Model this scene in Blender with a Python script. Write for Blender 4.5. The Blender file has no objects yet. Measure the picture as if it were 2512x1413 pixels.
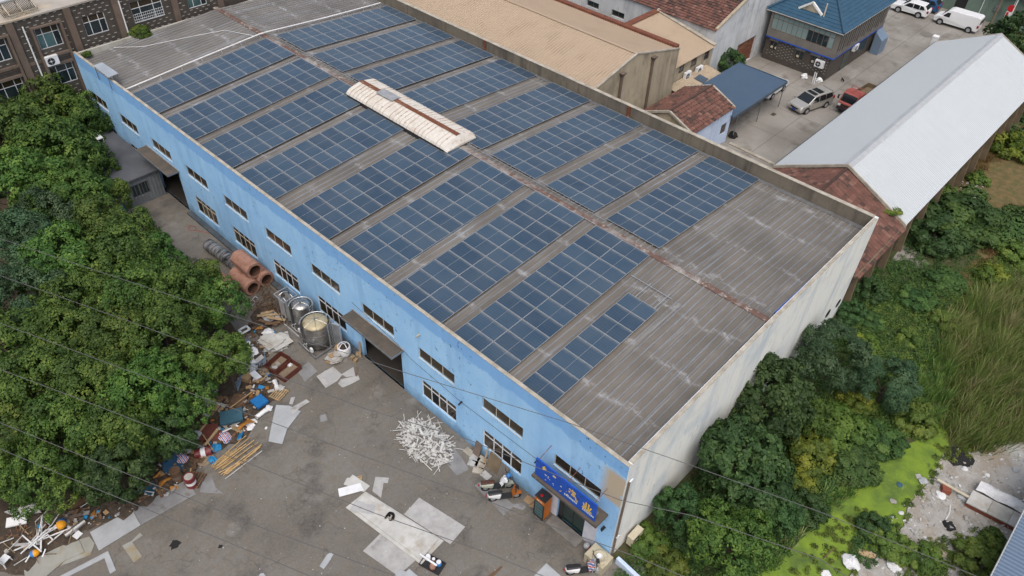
import bpy, math, random
import numpy as np
from mathutils import Matrix, Vector, Euler
random.seed(7); RNG = np.random.default_rng(7)
SC = bpy.context.scene; COL = SC.collection
R_ = math.radians

# ------------------------------------------------------------------ camera
F_PX, PW, PH = 1881.15, 2512, 1413
YAW, PITCH, ROLL = 0.7300, 0.7383, 0.0446
CAM = np.array([-19.6177, -9.6784, 38.1621])
def _rot():
    cy, sy, cp, sp = math.cos(YAW), math.sin(YAW), math.cos(PITCH), math.sin(PITCH)
    d = np.array([cy*cp, sy*cp, -sp]); r = np.array([sy, -cy, 0.]); u = np.cross(r, d)
    c, s = math.cos(ROLL), math.sin(ROLL)
    return np.array([c*r+s*u, -s*r+c*u, -d])
ROT = _rot()
cd = bpy.data.cameras.new('camera'); cam = bpy.data.objects.new('camera', cd); COL.objects.link(cam)
cd.sensor_width = 36.0; cd.lens = F_PX/PW*36.0; cd.clip_start = .5; cd.clip_end = 1500
M = Matrix.Identity(4)
for i in range(3):
    for j in range(3): M[i][j] = float(ROT[j][i])
    M[i][3] = float(CAM[i])
cam.matrix_world = M; SC.camera = cam

# ------------------------------------------------------------------ sky, sun, exposure
SUN_EL, SUN_AZ = R_(62), R_(-135)          # azimuth of the sun as a direction angle in the xy plane
w = bpy.data.worlds.new('World'); SC.world = w; w.use_nodes = True
nt = w.node_tree; nt.nodes.clear()
sky = nt.nodes.new('ShaderNodeTexSky'); sky.sky_type = 'NISHITA'; sky.sun_disc = False
sky.sun_elevation = SUN_EL; sky.sun_rotation = R_(90) - SUN_AZ
sky.air_density = 1.0; sky.dust_density = 6.0; sky.ozone_density = 1.0
hs = nt.nodes.new('ShaderNodeHueSaturation'); hs.inputs['Saturation'].default_value = .68
bg = nt.nodes.new('ShaderNodeBackground'); bg.inputs['Strength'].default_value = .16
wo = nt.nodes.new('ShaderNodeOutputWorld')
nt.links.new(sky.outputs[0], hs.inputs['Color']); nt.links.new(hs.outputs[0], bg.inputs[0]); nt.links.new(bg.outputs[0], wo.inputs[0])
sl = bpy.data.lights.new('sun', 'SUN'); sl.energy = .62; sl.angle = R_(60); sl.color = (1.0, .965, .92)
so = bpy.data.objects.new('sun', sl); COL.objects.link(so)
sd = Vector((math.cos(SUN_EL)*math.cos(SUN_AZ), math.cos(SUN_EL)*math.sin(SUN_AZ), math.sin(SUN_EL)))
so.rotation_euler = sd.to_track_quat('Z', 'Y').to_euler(); so.location = sd*80
SC.view_settings.view_transform = 'Standard'; SC.view_settings.look = 'None'
SC.view_settings.gamma = 1; SC.view_settings.use_curve_mapping = False
SC.view_settings.exposure = 0.14
SC.cycles.max_bounces = 6; SC.cycles.diffuse_bounces = 3; SC.cycles.glossy_bounces = 3; SC.cycles.transparent_max_bounces = 4
SC.cycles.caustics_reflective = False; SC.cycles.caustics_refractive = False

# ------------------------------------------------------------------ from a sight line to a point of the place
GZ = -0.62
def ray(px, py):
    return np.array([(px-PW/2)/F_PX, -(py-PH/2)/F_PX, -1.]) @ ROT
def G(px, py, z=GZ):                        # where the sight line meets the level z
    d = ray(px, py); return Vector(CAM + (z-CAM[2])/d[2]*d)
def GX(px, py, x): d = ray(px, py); return Vector(CAM + (x-CAM[0])/d[0]*d)
def GY(px, py, y): d = ray(px, py); return Vector(CAM + (y-CAM[1])/d[1]*d)

# ------------------------------------------------------------------ materials
MATS = {}
def mat(name, c1, c2=None, rough=.7, scale=1.0, detail=4, metal=0., bump=0., bscale=None, spec=.3, c3=None, s3=.15, lo=.35, hi=.65, t3=(.55, .7), stretch=(1, 1, 1), coord='W', rand=0., rough2=None, sheen=0):
    m = bpy.data.materials.new(name); m.use_nodes = True; MATS[name] = m
    n = m.node_tree.nodes; l = m.node_tree.links; b = n['Principled BSDF']
    b.inputs['Roughness'].default_value = rough; b.inputs['Metallic'].default_value = metal
    b.inputs['Specular IOR Level'].default_value = spec
    m.diffuse_color = (*c1, 1)
    def noise(sc, det=detail, st=stretch, rg=.6):
        if coord == 'W':
            g = n.new('ShaderNodeNewGeometry'); src = g.outputs['Position']
        else:
            g = n.new('ShaderNodeTexCoord'); src = g.outputs['Object']
        mp = n.new('ShaderNodeMapping'); mp.inputs['Scale'].default_value = st
        l.new(src, mp.inputs[0])
        t = n.new('ShaderNodeTexNoise'); t.inputs['Scale'].default_value = sc; t.inputs['Detail'].default_value = det; t.inputs['Roughness'].default_value = rg
        l.new(mp.outputs[0], t.inputs['Vector']); return t.outputs['Fac']
    def ramp(fac, a, bb):
        r = n.new('ShaderNodeMapRange'); r.inputs['From Min'].default_value = a; r.inputs['From Max'].default_value = bb; l.new(fac, r.inputs['Value']); return r.outputs[0]
    def mix(fac, a, bb, mode='MIX'):
        x = n.new('ShaderNodeMix'); x.data_type = 'RGBA'; x.blend_type = mode
        if isinstance(fac, float): x.inputs['Factor'].default_value = fac
        else: l.new(fac, x.inputs['Factor'])
        for k, q in ((6, a), (7, bb)):
            if isinstance(q, tuple): x.inputs[k].default_value = (*q, 1)
            else: l.new(q, x.inputs[k])
        return x.outputs[2]
    col = c1
    if c2: col = mix(ramp(noise(scale), lo, hi), c1, c2)
    if c3: col = mix(ramp(noise(scale*s3, 5), *t3), col, c3)
    if rand:
        oi = n.new('ShaderNodeObjectInfo'); h = n.new('ShaderNodeHueSaturation')
        mr = n.new('ShaderNodeMapRange'); mr.inputs['To Min'].default_value = 1-rand; mr.inputs['To Max'].default_value = 1+rand
        l.new(oi.outputs['Random'], mr.inputs['Value']); l.new(mr.outputs[0], h.inputs['Value'])
        if isinstance(col, tuple): h.inputs['Color'].default_value = (*col, 1)
        else: l.new(col, h.inputs['Color'])
        col = h.outputs[0]
    if isinstance(col, tuple): b.inputs['Base Color'].default_value = (*col, 1)
    else: l.new(col, b.inputs['Base Color'])
    if bump:
        bp = n.new('ShaderNodeBump'); bp.inputs['Strength'].default_value = bump; bp.inputs['Distance'].default_value = .05
        l.new(noise(bscale or scale*4, 6), bp.inputs['Height']); l.new(bp.outputs[0], b.inputs['Normal'])
    m['api'] = 0
    return m
class NB:                                    # small helper for hand-made node materials
    def __init__(s, name, rough=.7, metal=0., spec=.3):
        s.m = bpy.data.materials.new(name); s.m.use_nodes = True; MATS[name] = s.m
        s.n = s.m.node_tree.nodes; s.l = s.m.node_tree.links; s.b = s.n['Principled BSDF']
        s.b.inputs['Roughness'].default_value = rough; s.b.inputs['Metallic'].default_value = metal; s.b.inputs['Specular IOR Level'].default_value = spec
    def set(s, sock, v):
        if isinstance(v, tuple) and len(v) == 3: v = (*v, 1) if sock.type == 'RGBA' else v
        if hasattr(v, 'is_output'): s.l.new(v, sock)
        else: sock.default_value = v
    def pos(s): return s.n.new('ShaderNodeNewGeometry').outputs['Position']
    def objc(s): return s.n.new('ShaderNodeTexCoord').outputs['Object']
    def xyz(s, v):
        x = s.n.new('ShaderNodeSeparateXYZ'); s.l.new(v, x.inputs[0]); return x.outputs
    def noise(s, vec, sc, det=4, st=(1, 1, 1), rg=.6, off=(0, 0, 0)):
        mp = s.n.new('ShaderNodeMapping'); mp.inputs['Scale'].default_value = st; mp.inputs['Location'].default_value = off; s.l.new(vec, mp.inputs[0])
        t = s.n.new('ShaderNodeTexNoise'); t.inputs['Scale'].default_value = sc; t.inputs['Detail'].default_value = det; t.inputs['Roughness'].default_value = rg
        s.l.new(mp.outputs[0], t.inputs['Vector']); return t.outputs['Fac']
    def voro(s, vec, sc, feat='F1', st=(1, 1, 1)):
        mp = s.n.new('ShaderNodeMapping'); mp.inputs['Scale'].default_value = st; s.l.new(vec, mp.inputs[0])
        t = s.n.new('ShaderNodeTexVoronoi'); t.feature = feat; t.inputs['Scale'].default_value = sc; s.l.new(mp.outputs[0], t.inputs['Vector']); return t.outputs['Distance']
    def rng(s, v, a, b, c=0., d=1.):
        r = s.n.new('ShaderNodeMapRange'); s.set(r.inputs['Value'], v)
        for k, q in (('From Min', a), ('From Max', b), ('To Min', c), ('To Max', d)): r.inputs[k].default_value = q
        return r.outputs[0]
    def math(s, op, a, b=0.):
        x = s.n.new('ShaderNodeMath'); x.operation = op; s.set(x.inputs[0], a); s.set(x.inputs[1], b); return x.outputs[0]
    def mix(s, f, a, b, mode='MIX'):
        x = s.n.new('ShaderNodeMix'); x.data_type = 'RGBA'; x.blend_type = mode
        s.set(x.inputs['Factor'], f); s.set(x.inputs[6], a); s.set(x.inputs[7], b); return x.outputs[2]
    def out(s, col, bump=None, bs=.3, bd=.05, rough=None):
        s.set(s.b.inputs['Base Color'], col)
        if rough is not None: s.set(s.b.inputs['Roughness'], rough)
        if bump is not None:
            bp = s.n.new('ShaderNodeBump'); bp.inputs['Strength'].default_value = bs; bp.inputs['Distance'].default_value = bd
            s.l.new(bump, bp.inputs['Height']); s.l.new(bp.outputs[0], s.b.inputs['Normal'])
        return s.m

# ------------------------------------------------------------------ mesh builder
class MB:
    def __init__(s): s.v = []; s.f = []; s.m = []
    def face(s, pts, mi=0):
        k = len(s.v); s.v += [tuple(p) for p in pts]; s.f.append(tuple(range(k, k+len(pts)))); s.m.append(mi); return s
    def hexa(s, p, mi=0):                    # 8 corners: bottom ring then top ring
        k = len(s.v); s.v += [tuple(q) for q in p]
        for q in ((3, 2, 1, 0), (4, 5, 6, 7), (0, 1, 5, 4), (1, 2, 6, 5), (2, 3, 7, 6), (3, 0, 4, 7)):
            s.f.append(tuple(k+i for i in q)); s.m.append(mi)
        return s
    def box(s, a, b, mi=0):
        x0, y0, z0 = a; x1, y1, z1 = b
        return s.hexa([(x0, y0, z0), (x1, y0, z0), (x1, y1, z0), (x0, y1, z0), (x0, y0, z1), (x1, y0, z1), (x1, y1, z1), (x0, y1, z1)], mi)
    def obox(s, c, size, eu=(0, 0, 0), mi=0):
        E = Euler(eu).to_matrix(); c = Vector(c); h = Vector(size)/2
        P = [c + E @ Vector((sx*h.x, sy*h.y, sz*h.z)) for sz in (-1, 1) for sx, sy in ((-1, -1), (1, -1), (1, 1), (-1, 1))]
        return s.hexa(P, mi)
    def beam(s, p, q, w, h, mi=0, up=(0, 0, 1)):
        p, q = Vector(p), Vector(q); d = (q-p).normalized(); u = Vector(up)
        if abs(d.dot(u)) > .98: u = Vector((1, 0, 0))
        r = d.cross(u).normalized(); u = r.cross(d); r *= w/2; u *= h/2
        return s.hexa([p-r-u, p+r-u, q+r-u, q-r-u, p-r+u, p+r+u, q+r+u, q-r+u], mi)
    def prism(s, poly, z0, z1, mi=0, mt=None):
        n = len(poly); k = len(s.v)
        zz = z0 if callable(z0) else (lambda x, y: z0)
        zt = z1 if callable(z1) else (lambda x, y: z1)
        s.v += [(p[0], p[1], zz(p[0], p[1])) for p in poly] + [(p[0], p[1], zt(p[0], p[1])) for p in poly]
        s.f.append(tuple(range(k+n-1, k-1, -1))); s.m.append(mi)
        s.f.append(tuple(range(k+n, k+2*n))); s.m.append(mi if mt is None else mt)
        for i in range(n):
            j = (i+1) % n; s.f.append((k+i, k+j, k+n+j, k+n+i)); s.m.append(mi)
        return s
    def cyl(s, p, q, r0, r1=None, n=12, mi=0, caps=True):
        r1 = r0 if r1 is None else r1; p, q = Vector(p), Vector(q); d = (q-p).normalized()
        u = Vector((0, 0, 1)) if abs(d.z) < .9 else Vector((1, 0, 0)); a = d.cross(u).normalized(); b = d.cross(a); k = len(s.v)
        for c, r in ((p, r0), (q, r1)):
            for i in range(n): t = 2*math.pi*i/n; s.v.append(tuple(c+a*(r*math.cos(t))+b*(r*math.sin(t))))
        for i in range(n):
            j = (i+1) % n; s.f.append((k+i, k+j, k+n+j, k+n+i)); s.m.append(mi)
        if caps:
            s.f.append(tuple(range(k+n-1, k-1, -1))); s.m.append(mi); s.f.append(tuple(range(k+n, k+2*n))); s.m.append(mi)
        return s
    def tube(s, pts, r, n=6, mi=0):
        pts = [Vector(p) for p in pts]; k = len(s.v); rr = r if isinstance(r, (list, tuple)) else [r]*len(pts); a = None
        for i, p in enumerate(pts):
            d = (pts[min(i+1, len(pts)-1)]-pts[max(i-1, 0)]).normalized()
            u = a if a is not None else (Vector((0, 0, 1)) if abs(d.z) < .9 else Vector((1, 0, 0)))
            a = (u - d*u.dot(d)).normalized(); b = d.cross(a)
            for j in range(n): t = 2*math.pi*j/n; s.v.append(tuple(p+a*(rr[i]*math.cos(t))+b*(rr[i]*math.sin(t))))
        for i in range(len(pts)-1):
            for j in range(n):
                j2 = (j+1) % n; s.f.append((k+i*n+j, k+i*n+j2, k+(i+1)*n+j2, k+(i+1)*n+j)); s.m.append(mi)
        s.f.append(tuple(range(k+n-1, k-1, -1))); s.m.append(mi); e = k+(len(pts)-1)*n; s.f.append(tuple(range(e, e+n))); s.m.append(mi)
        return s
    def lathe(s, prof, c=(0, 0, 0), n=20, mi=0):
        k = len(s.v)
        for r, z in prof:
            for i in range(n): t = 2*math.pi*i/n; s.v.append((c[0]+r*math.cos(t), c[1]+r*math.sin(t), c[2]+z))
        for a in range(len(prof)-1):
            for i in range(n):
                j = (i+1) % n; s.f.append((k+a*n+i, k+a*n+j, k+(a+1)*n+j, k+(a+1)*n+i)); s.m.append(mi)
        return s
    def sheet(s, poly, z, mi=0):
        return s.face([(p[0], p[1], z) for p in poly], mi)
    def add(s, o, T=None):
        k = len(s.v); s.v += [tuple(T @ Vector(p)) for p in o.v] if T else list(o.v)
        s.f += [tuple(i+k for i in f) for f in o.f]; s.m += o.m; return s
    def mesh(s, name, mats, off=None, smooth=False):
        me = bpy.data.meshes.new(name)
        v = s.v if off is None else [(p[0]-off[0], p[1]-off[1], p[2]-off[2]) for p in s.v]
        me.from_pydata(v, [], s.f)
        for m in (mats if isinstance(mats, (list, tuple)) else [mats]): me.materials.append(m if not isinstance(m, str) else MATS[m])
        me.polygons.foreach_set('material_index', s.m)
        if smooth: me.polygons.foreach_set('use_smooth', [True]*len(s.f))
        me.update(); return me
def wpos(o):
    p = Vector(o.location)
    while o.parent: o = o.parent; p += o.location
    return p
def put(name, me, parent=None, loc=(0, 0, 0), rot=(0, 0, 0)):
    o = bpy.data.objects.new(name, me); COL.objects.link(o); o.parent = parent; o.location = loc; o.rotation_euler = rot; return o
def part(name, mb, mats, parent, local=False, smooth=False):   # a mesh under its thing; mb in world coordinates unless local
    off = None if local else wpos(parent)
    return put(name, mb.mesh(name, mats, off, smooth), parent)
def tag(o, label=None, cat=None, group=None, kind=None):
    for k, v in (('label', label), ('category', cat), ('group', group), ('kind', kind)):
        if v: o[k] = v
    return o
def thing(name, label, cat, loc=(0, 0, 0), rz=0., group=None):
    o = bpy.data.objects.new(name, None); COL.objects.link(o); o.location = loc; o.rotation_euler = (0, 0, rz); o.empty_display_size = .3
    return tag(o, label, cat, group)
def solo(name, mb, mats, label=None, cat=None, group=None, kind=None, smooth=False):   # a thing that is one mesh in world coordinates
    v = np.array(mb.v); c = (v.min(0)+v.max(0))/2; c[2] = v[:, 2].min()
    o = put(name, mb.mesh(name, mats, c, smooth), None, c); return tag(o, label, cat, group, kind)
def struct(name, mb, mats, smooth=False): return solo(name, mb, mats, kind='structure', smooth=smooth)
def copy_tree(o, parent=None):
    c = o.copy(); COL.objects.link(c); c.parent = parent
    for ch in list(o.children): copy_tree(ch, c)
    return c
def bbox_empty(o): return o
def lerp(a, b, t): return a+(b-a)*t
# ================================================================== materials of the place
def M_concrete_yard():
    b = NB('yard_concrete', .9); p = b.pos()
    c = b.mix(b.rng(b.noise(p, .16, 6), .38, .62), (.118, .108, .095), (.180, .170, .154))
    c = b.mix(b.rng(b.noise(p, 1.3, 5, rg=.7), .4, .7), c, (.140, .122, .098))
    c = b.mix(b.rng(b.noise(p, .42, 6, off=(9, 3, 0)), .53, .66, 0, .8), c, (.066, .062, .056))
    c = b.mix(b.rng(b.noise(p, .6, 6, off=(31, 13, 0)), .62, .76, 0, .6), c, (.29, .278, .255))
    wv = b.noise(p, .25, 3); cr = b.math('ABSOLUTE', b.math('SUBTRACT', b.noise(p, .11, 5, off=(2, 5, 0), rg=.55), .5)); c = b.mix(b.rng(cr, .0, .0035, .5, 0), c, (.06, .05, .042)); c = b.mix(b.rng(b.noise(p, .3, 4, st=(.25, 1.6, 1), off=(1, 1, 0)), .58, .72, 0, .45), c, (.09, .08, .07))
    sp = b.noise(p, 9, 3, rg=.8); c = b.mix(b.rng(sp, .35, .8, 0, .35), c, (.29, .27, .24))
    return b.out(c, b.noise(p, 5, 8), .35, .03)
M_concrete_yard()
def M_court():
    b = NB('court_concrete', .85); p = b.pos()
    c = b.mix(b.rng(b.noise(p, .2, 6), .36, .64), (.20, .185, .165), (.29, .275, .25))
    c = b.mix(b.rng(b.noise(p, .55, 6, off=(5, 1, 0)), .55, .7, 0, .7), c, (.13, .115, .098))
    c = b.mix(b.rng(b.noise(p, .8, 5, st=(.25, 1, 1), off=(2, 8, 0)), .58, .72, 0, .5), c, (.36, .35, .33))
    x = b.xyz(p); gx = b.math('PINGPONG', x[0], 2.6); gy = b.math('PINGPONG', b.math('ADD', x[1], .8), 2.1); c = b.mix(b.rng(gx, .02, .06, .5, 0), c, (.08, .07, .06)); c = b.mix(b.rng(gy, .02, .06, .5, 0), c, (.08, .07, .06))
    return b.out(c, b.noise(p, 4, 7), .3, .03)
M_court()
def M_blue_wall():
    b = NB('blue_render', .85); p = b.pos(); x = b.xyz(p)
    c = b.mix(b.rng(b.noise(p, .5, 6), .35, .65), (.31, .57, .88), (.38, .65, .93))
    top = b.math('ADD', x[2], b.math('MULTIPLY', b.noise(p, .9, 6, st=(1, 1, .3)), 1.1))
    c = b.mix(b.rng(top, 7.45, 7.6, 0, .6), c, (.15, .37, .76))                       # newer coat under the coping
    low = b.math('SUBTRACT', b.math('MULTIPLY', b.noise(p, .8, 6), 2.2), x[2])
    c = b.mix(b.rng(low, .75, 1.9, 0, .8), c, (.055, .11, .175))                        # splashed dirt along the foot
    st = b.noise(p, 1.1, 7, st=(1, 1, .16), off=(3, 0, 0)); c = b.mix(b.rng(st, .50, .74, 0, .55), c, (.20, .40, .68)); st2 = b.noise(p, 2.2, 8, st=(1, 1, .12), rg=.75, off=(5, 2, 0)); c = b.mix(b.rng(st2, .58, .74, 0, .45), c, (.54, .74, .92))
    sp = b.noise(p, 3.2, 8, st=(1, 1, .8), rg=.75, off=(0, 7, 2)); pk = b.noise(p, .3, 4, off=(0, 3.4, 9))
    c = b.mix(b.math('MULTIPLY', b.rng(sp, .58, .64), b.rng(pk, .46, .58)), c, (.06, .12, .22))   # flaked spots
    pt = b.noise(p, .45, 5, off=(0, -1, 4)); nearc = b.math('MULTIPLY', b.rng(x[1], 1.5, .9), b.math('MULTIPLY', b.rng(x[2], 4.3, 4.6), b.rng(x[2], 7.0, 6.7)))
    c = b.mix(b.math('MULTIPLY', b.rng(pt, .40, .43), nearc), c, (.50, .42, .31))         # bare plaster patch at the corner
    return b.out(c, b.noise(p, 6, 6), .25, .02)
M_blue_wall()
def M_white_wall(name, c1, c2, stain, amount):
    b = NB(name, .9); p = b.pos()
    c = b.mix(b.rng(b.noise(p, .5, 6), .35, .65), c1, c2)
    s1 = b.noise(p, .9, 8, st=(1, 1, .10), rg=.7, off=(1.7, 0, 0)); c = b.mix(b.rng(s1, .5, .78, 0, amount), c, stain)
    s2 = b.noise(p, 2.5, 8, st=(1, 1, .22), rg=.75, off=(0, 4, 0)); c = b.mix(b.rng(s2, .56, .72, 0, amount*.8), c, tuple(v*.6 for v in stain)); s3 = b.noise(p, .35, 5, off=(6, 2, 1)); c = b.mix(b.rng(s3, .52, .66, 0, amount*.5), c, stain)
    return b.out(c, b.noise(p, 5, 6), .3, .02)
M_white_wall('gable_white', (.86, .845, .78), (.80, .82, .81), (.46, .54, .61), .95)
M_white_wall('old_white', (.60, .62, .63), (.48, .50, .52), (.20, .205, .20), .9)
M_white_wall('tan_render', (.43, .37, .27), (.36, .31, .23), (.10, .085, .06), .85)
M_white_wall('pale_blue_render', (.60, .70, .86), (.52, .63, .82), (.30, .36, .46), .5)
M_white_wall('parapet_concrete', (.20, .175, .135), (.15, .13, .105), (.055, .05, .042), .9)
M_white_wall('strip_concrete', (.46, .45, .41), (.38, .37, .33), (.16, .15, .13), .6)
M_white_wall('green_render', (.17, .235, .19), (.135, .19, .155), (.06, .085, .07), .7)
def M_roof(name, pan, rib, streak):
    b = NB(name, .55, 0, .35); p = b.pos(); x = b.xyz(p)
    c = b.mix(b.rng(b.noise(p, .35, 6), .36, .64), pan, tuple(v*.74 for v in pan))
    l1 = b.noise(p, 1.0, 7, st=(.12, 1.9, 1), rg=.7); c = b.mix(b.rng(l1, .5, .74, 0, .6), c, tuple(v*.55 for v in pan))
    l2 = b.noise(p, 1.6, 8, st=(.07, 2.6, 1), rg=.7, off=(4, 2, 0)); c = b.mix(b.rng(l2, .55, .72, 0, .75), c, rib)
    band = b.math('PINGPONG', b.math('ADD', x[0], b.math('MULTIPLY', b.noise(p, .6, 4), 1.5)), 1.9)
    sp = b.noise(p, 1.5, 8, st=(1.4, .8, 1), rg=.75, off=(8, 0, 0))
    c = b.mix(b.math('MULTIPLY', b.rng(band, .35, .0), b.rng(sp, .47, .64)), c, streak)
    return b.out(c, rough=b.rng(b.noise(p, .8, 4), .3, .7, .45, .75))
M_roof('roof_pan', (.178, .160, .138), (.29, .32, .35), (.36, .37, .38))
M_roof('roof_rib', (.225, .235, .25), (.30, .38, .48), (.40, .42, .44))
def M_panel():
    b = NB('solar_cells', .16, 0, .5); o = b.objc(); x = b.xyz(o); p = b.pos()
    oi = b.n.new('ShaderNodeObjectInfo').outputs['Random']
    c = b.mix(oi, (.025, .052, .090), (.040, .076, .120))
    # cell grid and busbars as print under the glass
    gx = b.math('PINGPONG', x[0], .0915); gy = b.math('PINGPONG', x[1], .0866)
    c = b.mix(b.rng(gx, .003, .008, .30, 0), c, (.16, .20, .25)); c = b.mix(b.rng(gy, .003, .008, .22, 0), c, (.16, .20, .25))
    # dust settled against the upper frame
    d = b.math('ADD', x[0], b.math('MULTIPLY', b.noise(p, 2.2, 5), .25)); c = b.mix(b.rng(d, .50, .72, 0, .45), c, (.27, .265, .24))
    dn = b.noise(p, .5, 6); c = b.mix(b.rng(dn, .35, .75, .0, .13), c, (.23, .24, .24))
    return b.out(c, rough=b.rng(dn, .3, .7, .10, .24))
M_panel()
mat('alu_frame', (.55, .57, .59), rough=.4, metal=.6, spec=.5)
mat('alu_dull', (.45, .46, .47), (.34, .35, .36), rough=.5, metal=.4, scale=2)
def M_flake(name, a, bcol, c3):
    b = NB(name, .75); p = b.pos()
    c = b.mix(b.rng(b.noise(p, .55, 7, rg=.7), .48, .60), a, bcol)
    c = b.mix(b.rng(b.noise(p, 3.1, 7, rg=.75, off=(3, 3, 0)), .55, .66), c, c3)
    return b.out(c, b.noise(p, 4, 6), .4, .03)
M_flake('ridge_flaking', (.135, .082, .066), (.27, .25, .235), (.46, .43, .39))
M_flake('rust', (.15, .055, .03), (.21, .10, .065), (.34, .25, .19))
M_flake('rust_cream', (.50, .43, .36), (.38, .27, .19), (.20, .10, .065))
M_flake('cream_sheet', (.64, .61, .56), (.56, .52, .46), (.44, .34, .26))
mat('coping', (.46, .425, .36), (.30, .27, .22), rough=.9, scale=1.5, bump=.3)
mat('brown_glass', (.035, .026, .016), (.05, .038, .024), rough=.12, spec=.5, scale=.6)
mat('dark_glass', (.012, .02, .024), (.03, .045, .05), rough=.08, spec=.5, scale=.5)
mat('green_glass', (.012, .03, .028), (.02, .045, .042), rough=.08, spec=.5, scale=1.2)
mat('teal_glass', (.10, .18, .18), (.045, .09, .095), rough=.1, spec=.5, scale=.4)
mat('window_frame', (.60, .55, .46), (.46, .41, .33), rough=.6, scale=3)
mat('white_frame', (.68, .70, .72), rough=.5)
mat('asphalt_felt', (.085, .075, .062), (.125, .10, .078), rough=.95, scale=1.4, c3=(.26, .24, .20), s3=2.2, t3=(.66, .72), bump=.4)
mat('dark_void', (.010, .010, .010), rough=.9)
mat('floor_dark', (.035, .03, .026), (.055, .048, .04), rough=.9, scale=.5)
mat('sign_blue', (.012, .075, .42), (.018, .10, .50), rough=.45, scale=1.5, c3=(.03, .06, .16), s3=1.6, t3=(.62, .68))
mat('sign_yellow', (.72, .47, .05), rough=.5); mat('sign_white', (.72, .74, .62), rough=.5)
mat('steel_grey', (.27, .28, .29), (.20, .20, .20), rough=.45, metal=.5, scale=2)
mat('white_paint', (.76, .76, .74), (.68, .68, .65), rough=.6, scale=2)
mat('shop_pillar', (.60, .60, .66), (.50, .50, .55), rough=.7, scale=1.5)
mat('dark_tile', (.062, .054, .048), (.085, .073, .062), rough=.5, scale=3, spec=.4)
mat('tile_fleck', (.50, .49, .46), (.40, .39, .36), rough=.4, scale=3)
mat('office_trim', (.17, .13, .105), (.13, .10, .08), rough=.8, scale=1.2)
mat('office_roof', (.42, .39, .35), (.33, .30, .26), rough=.9, scale=.5, c3=(.50, .41, .30), s3=.6)
mat('plastic_white', (.76, .77, .78), (.66, .67, .68), rough=.45, scale=2)
mat('plastic_cream', (.55, .50, .38), (.47, .42, .31), rough=.6, scale=2)
mat('black_rubber', (.018, .018, .018), rough=.75)
mat('black_plastic', (.022, .022, .024), rough=.4, spec=.5)
mat('cable_grey', (.10, .10, .10), rough=.6)
mat('chrome', (.6, .6, .6), rough=.22, metal=1.)

# ================================================================== the ground
def M_ground():
    b = NB('weedy_soil', .95); p = b.pos()
    c = b.mix(b.rng(b.noise(p, .35, 7), .38, .62), (.045, .058, .022), (.10, .085, .05))
    c = b.mix(b.rng(b.noise(p, 1.7, 6, rg=.7), .42, .68), c, (.05, .075, .022))
    return b.out(c, b.noise(p, 3, 8), .8, .12)
M_ground()
mat('tree_soil', (.05, .038, .026), (.08, .06, .042), rough=.95, scale=.9, bump=.7)
m = MB().sheet([(-350, -350), (350, -350), (350, 350), (-350, 350)], GZ-.016); struct('ground', m, 'weedy_soil')
YARD = [(.12, 59.4), (.12, 0), (.75, -1.2), (2.2, -4), (5, -9), (-30, -9), (-30, 25), (-22.4, 23.4), (-19, 22.3), (-15.7, 21.9), (-12.85, 22.5), (-9.6, 24.0), (-6.6, 25.6), (-4.9, 28.5), (-4.2, 33), (-4.2, 40), (-4.6, 48), (-4.6, 59.4)]
struct('yard', MB().sheet(YARD, GZ), 'yard_concrete')
struct('soil', MB().sheet([(-60, 75), (-60, 25.2), (-30.1, 25.2), (-22.4, 23.5), (-15.7, 22.0), (-9.6, 24.1), (-6.6, 25.7), (-4.9, 28.6), (-4.25, 33), (-4.25, 40), (-4.65, 48), (-4.65, 59.4), (-30, 59.4)], GZ-.010), 'tree_soil')
struct('courtyard', MB().sheet([(27.2, 11.4), (36, 11.4), (71.5, 11.4), (72.5, 9.2), (92.0, 8.6), (120, 7), (120, 60), (27.2, 60)], GZ-.002), 'court_concrete')

# ================================================================== walls and windows
def holed_wall(mb, a0, a1, z0, z1, holes, P, depth, mi=0, mr=None):
    """front skin of a wall with rectangular openings and their reveals; P(a, z, d) -> point"""
    A = sorted({a0, a1, *[h[0] for h in holes], *[h[1] for h in holes]}); Zs = sorted({z0, z1, *[h[2] for h in holes], *[h[3] for h in holes]})
    for i in range(len(A)-1):
        for j in range(len(Zs)-1):
            ca, cz = (A[i]+A[i+1])/2, (Zs[j]+Zs[j+1])/2
            if any(h[0] < ca < h[1] and h[2] < cz < h[3] for h in holes): continue
            mb.face([P(A[i], Zs[j], 0), P(A[i+1], Zs[j], 0), P(A[i+1], Zs[j+1], 0), P(A[i], Zs[j+1], 0)], mi)
    for b0, b1, c0, c1 in holes:
        for q in (((b0, c0), (b1, c0)), ((b1, c0), (b1, c1)), ((b1, c1), (b0, c1)), ((b0, c1), (b0, c0))):
            mb.face([P(*q[0], 0), P(*q[1], 0), P(*q[1], depth), P(*q[0], depth)], mi if mr is None else mr)
def pbox(mb, P, a0, a1, z0, z1, d0, d1, mi=0):
    mb.hexa([P(a0, z0, d0), P(a1, z0, d0), P(a1, z0, d1), P(a0, z0, d1), P(a0, z1, d0), P(a1, z1, d0), P(a1, z1, d1), P(a0, z1, d1)], mi)
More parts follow.
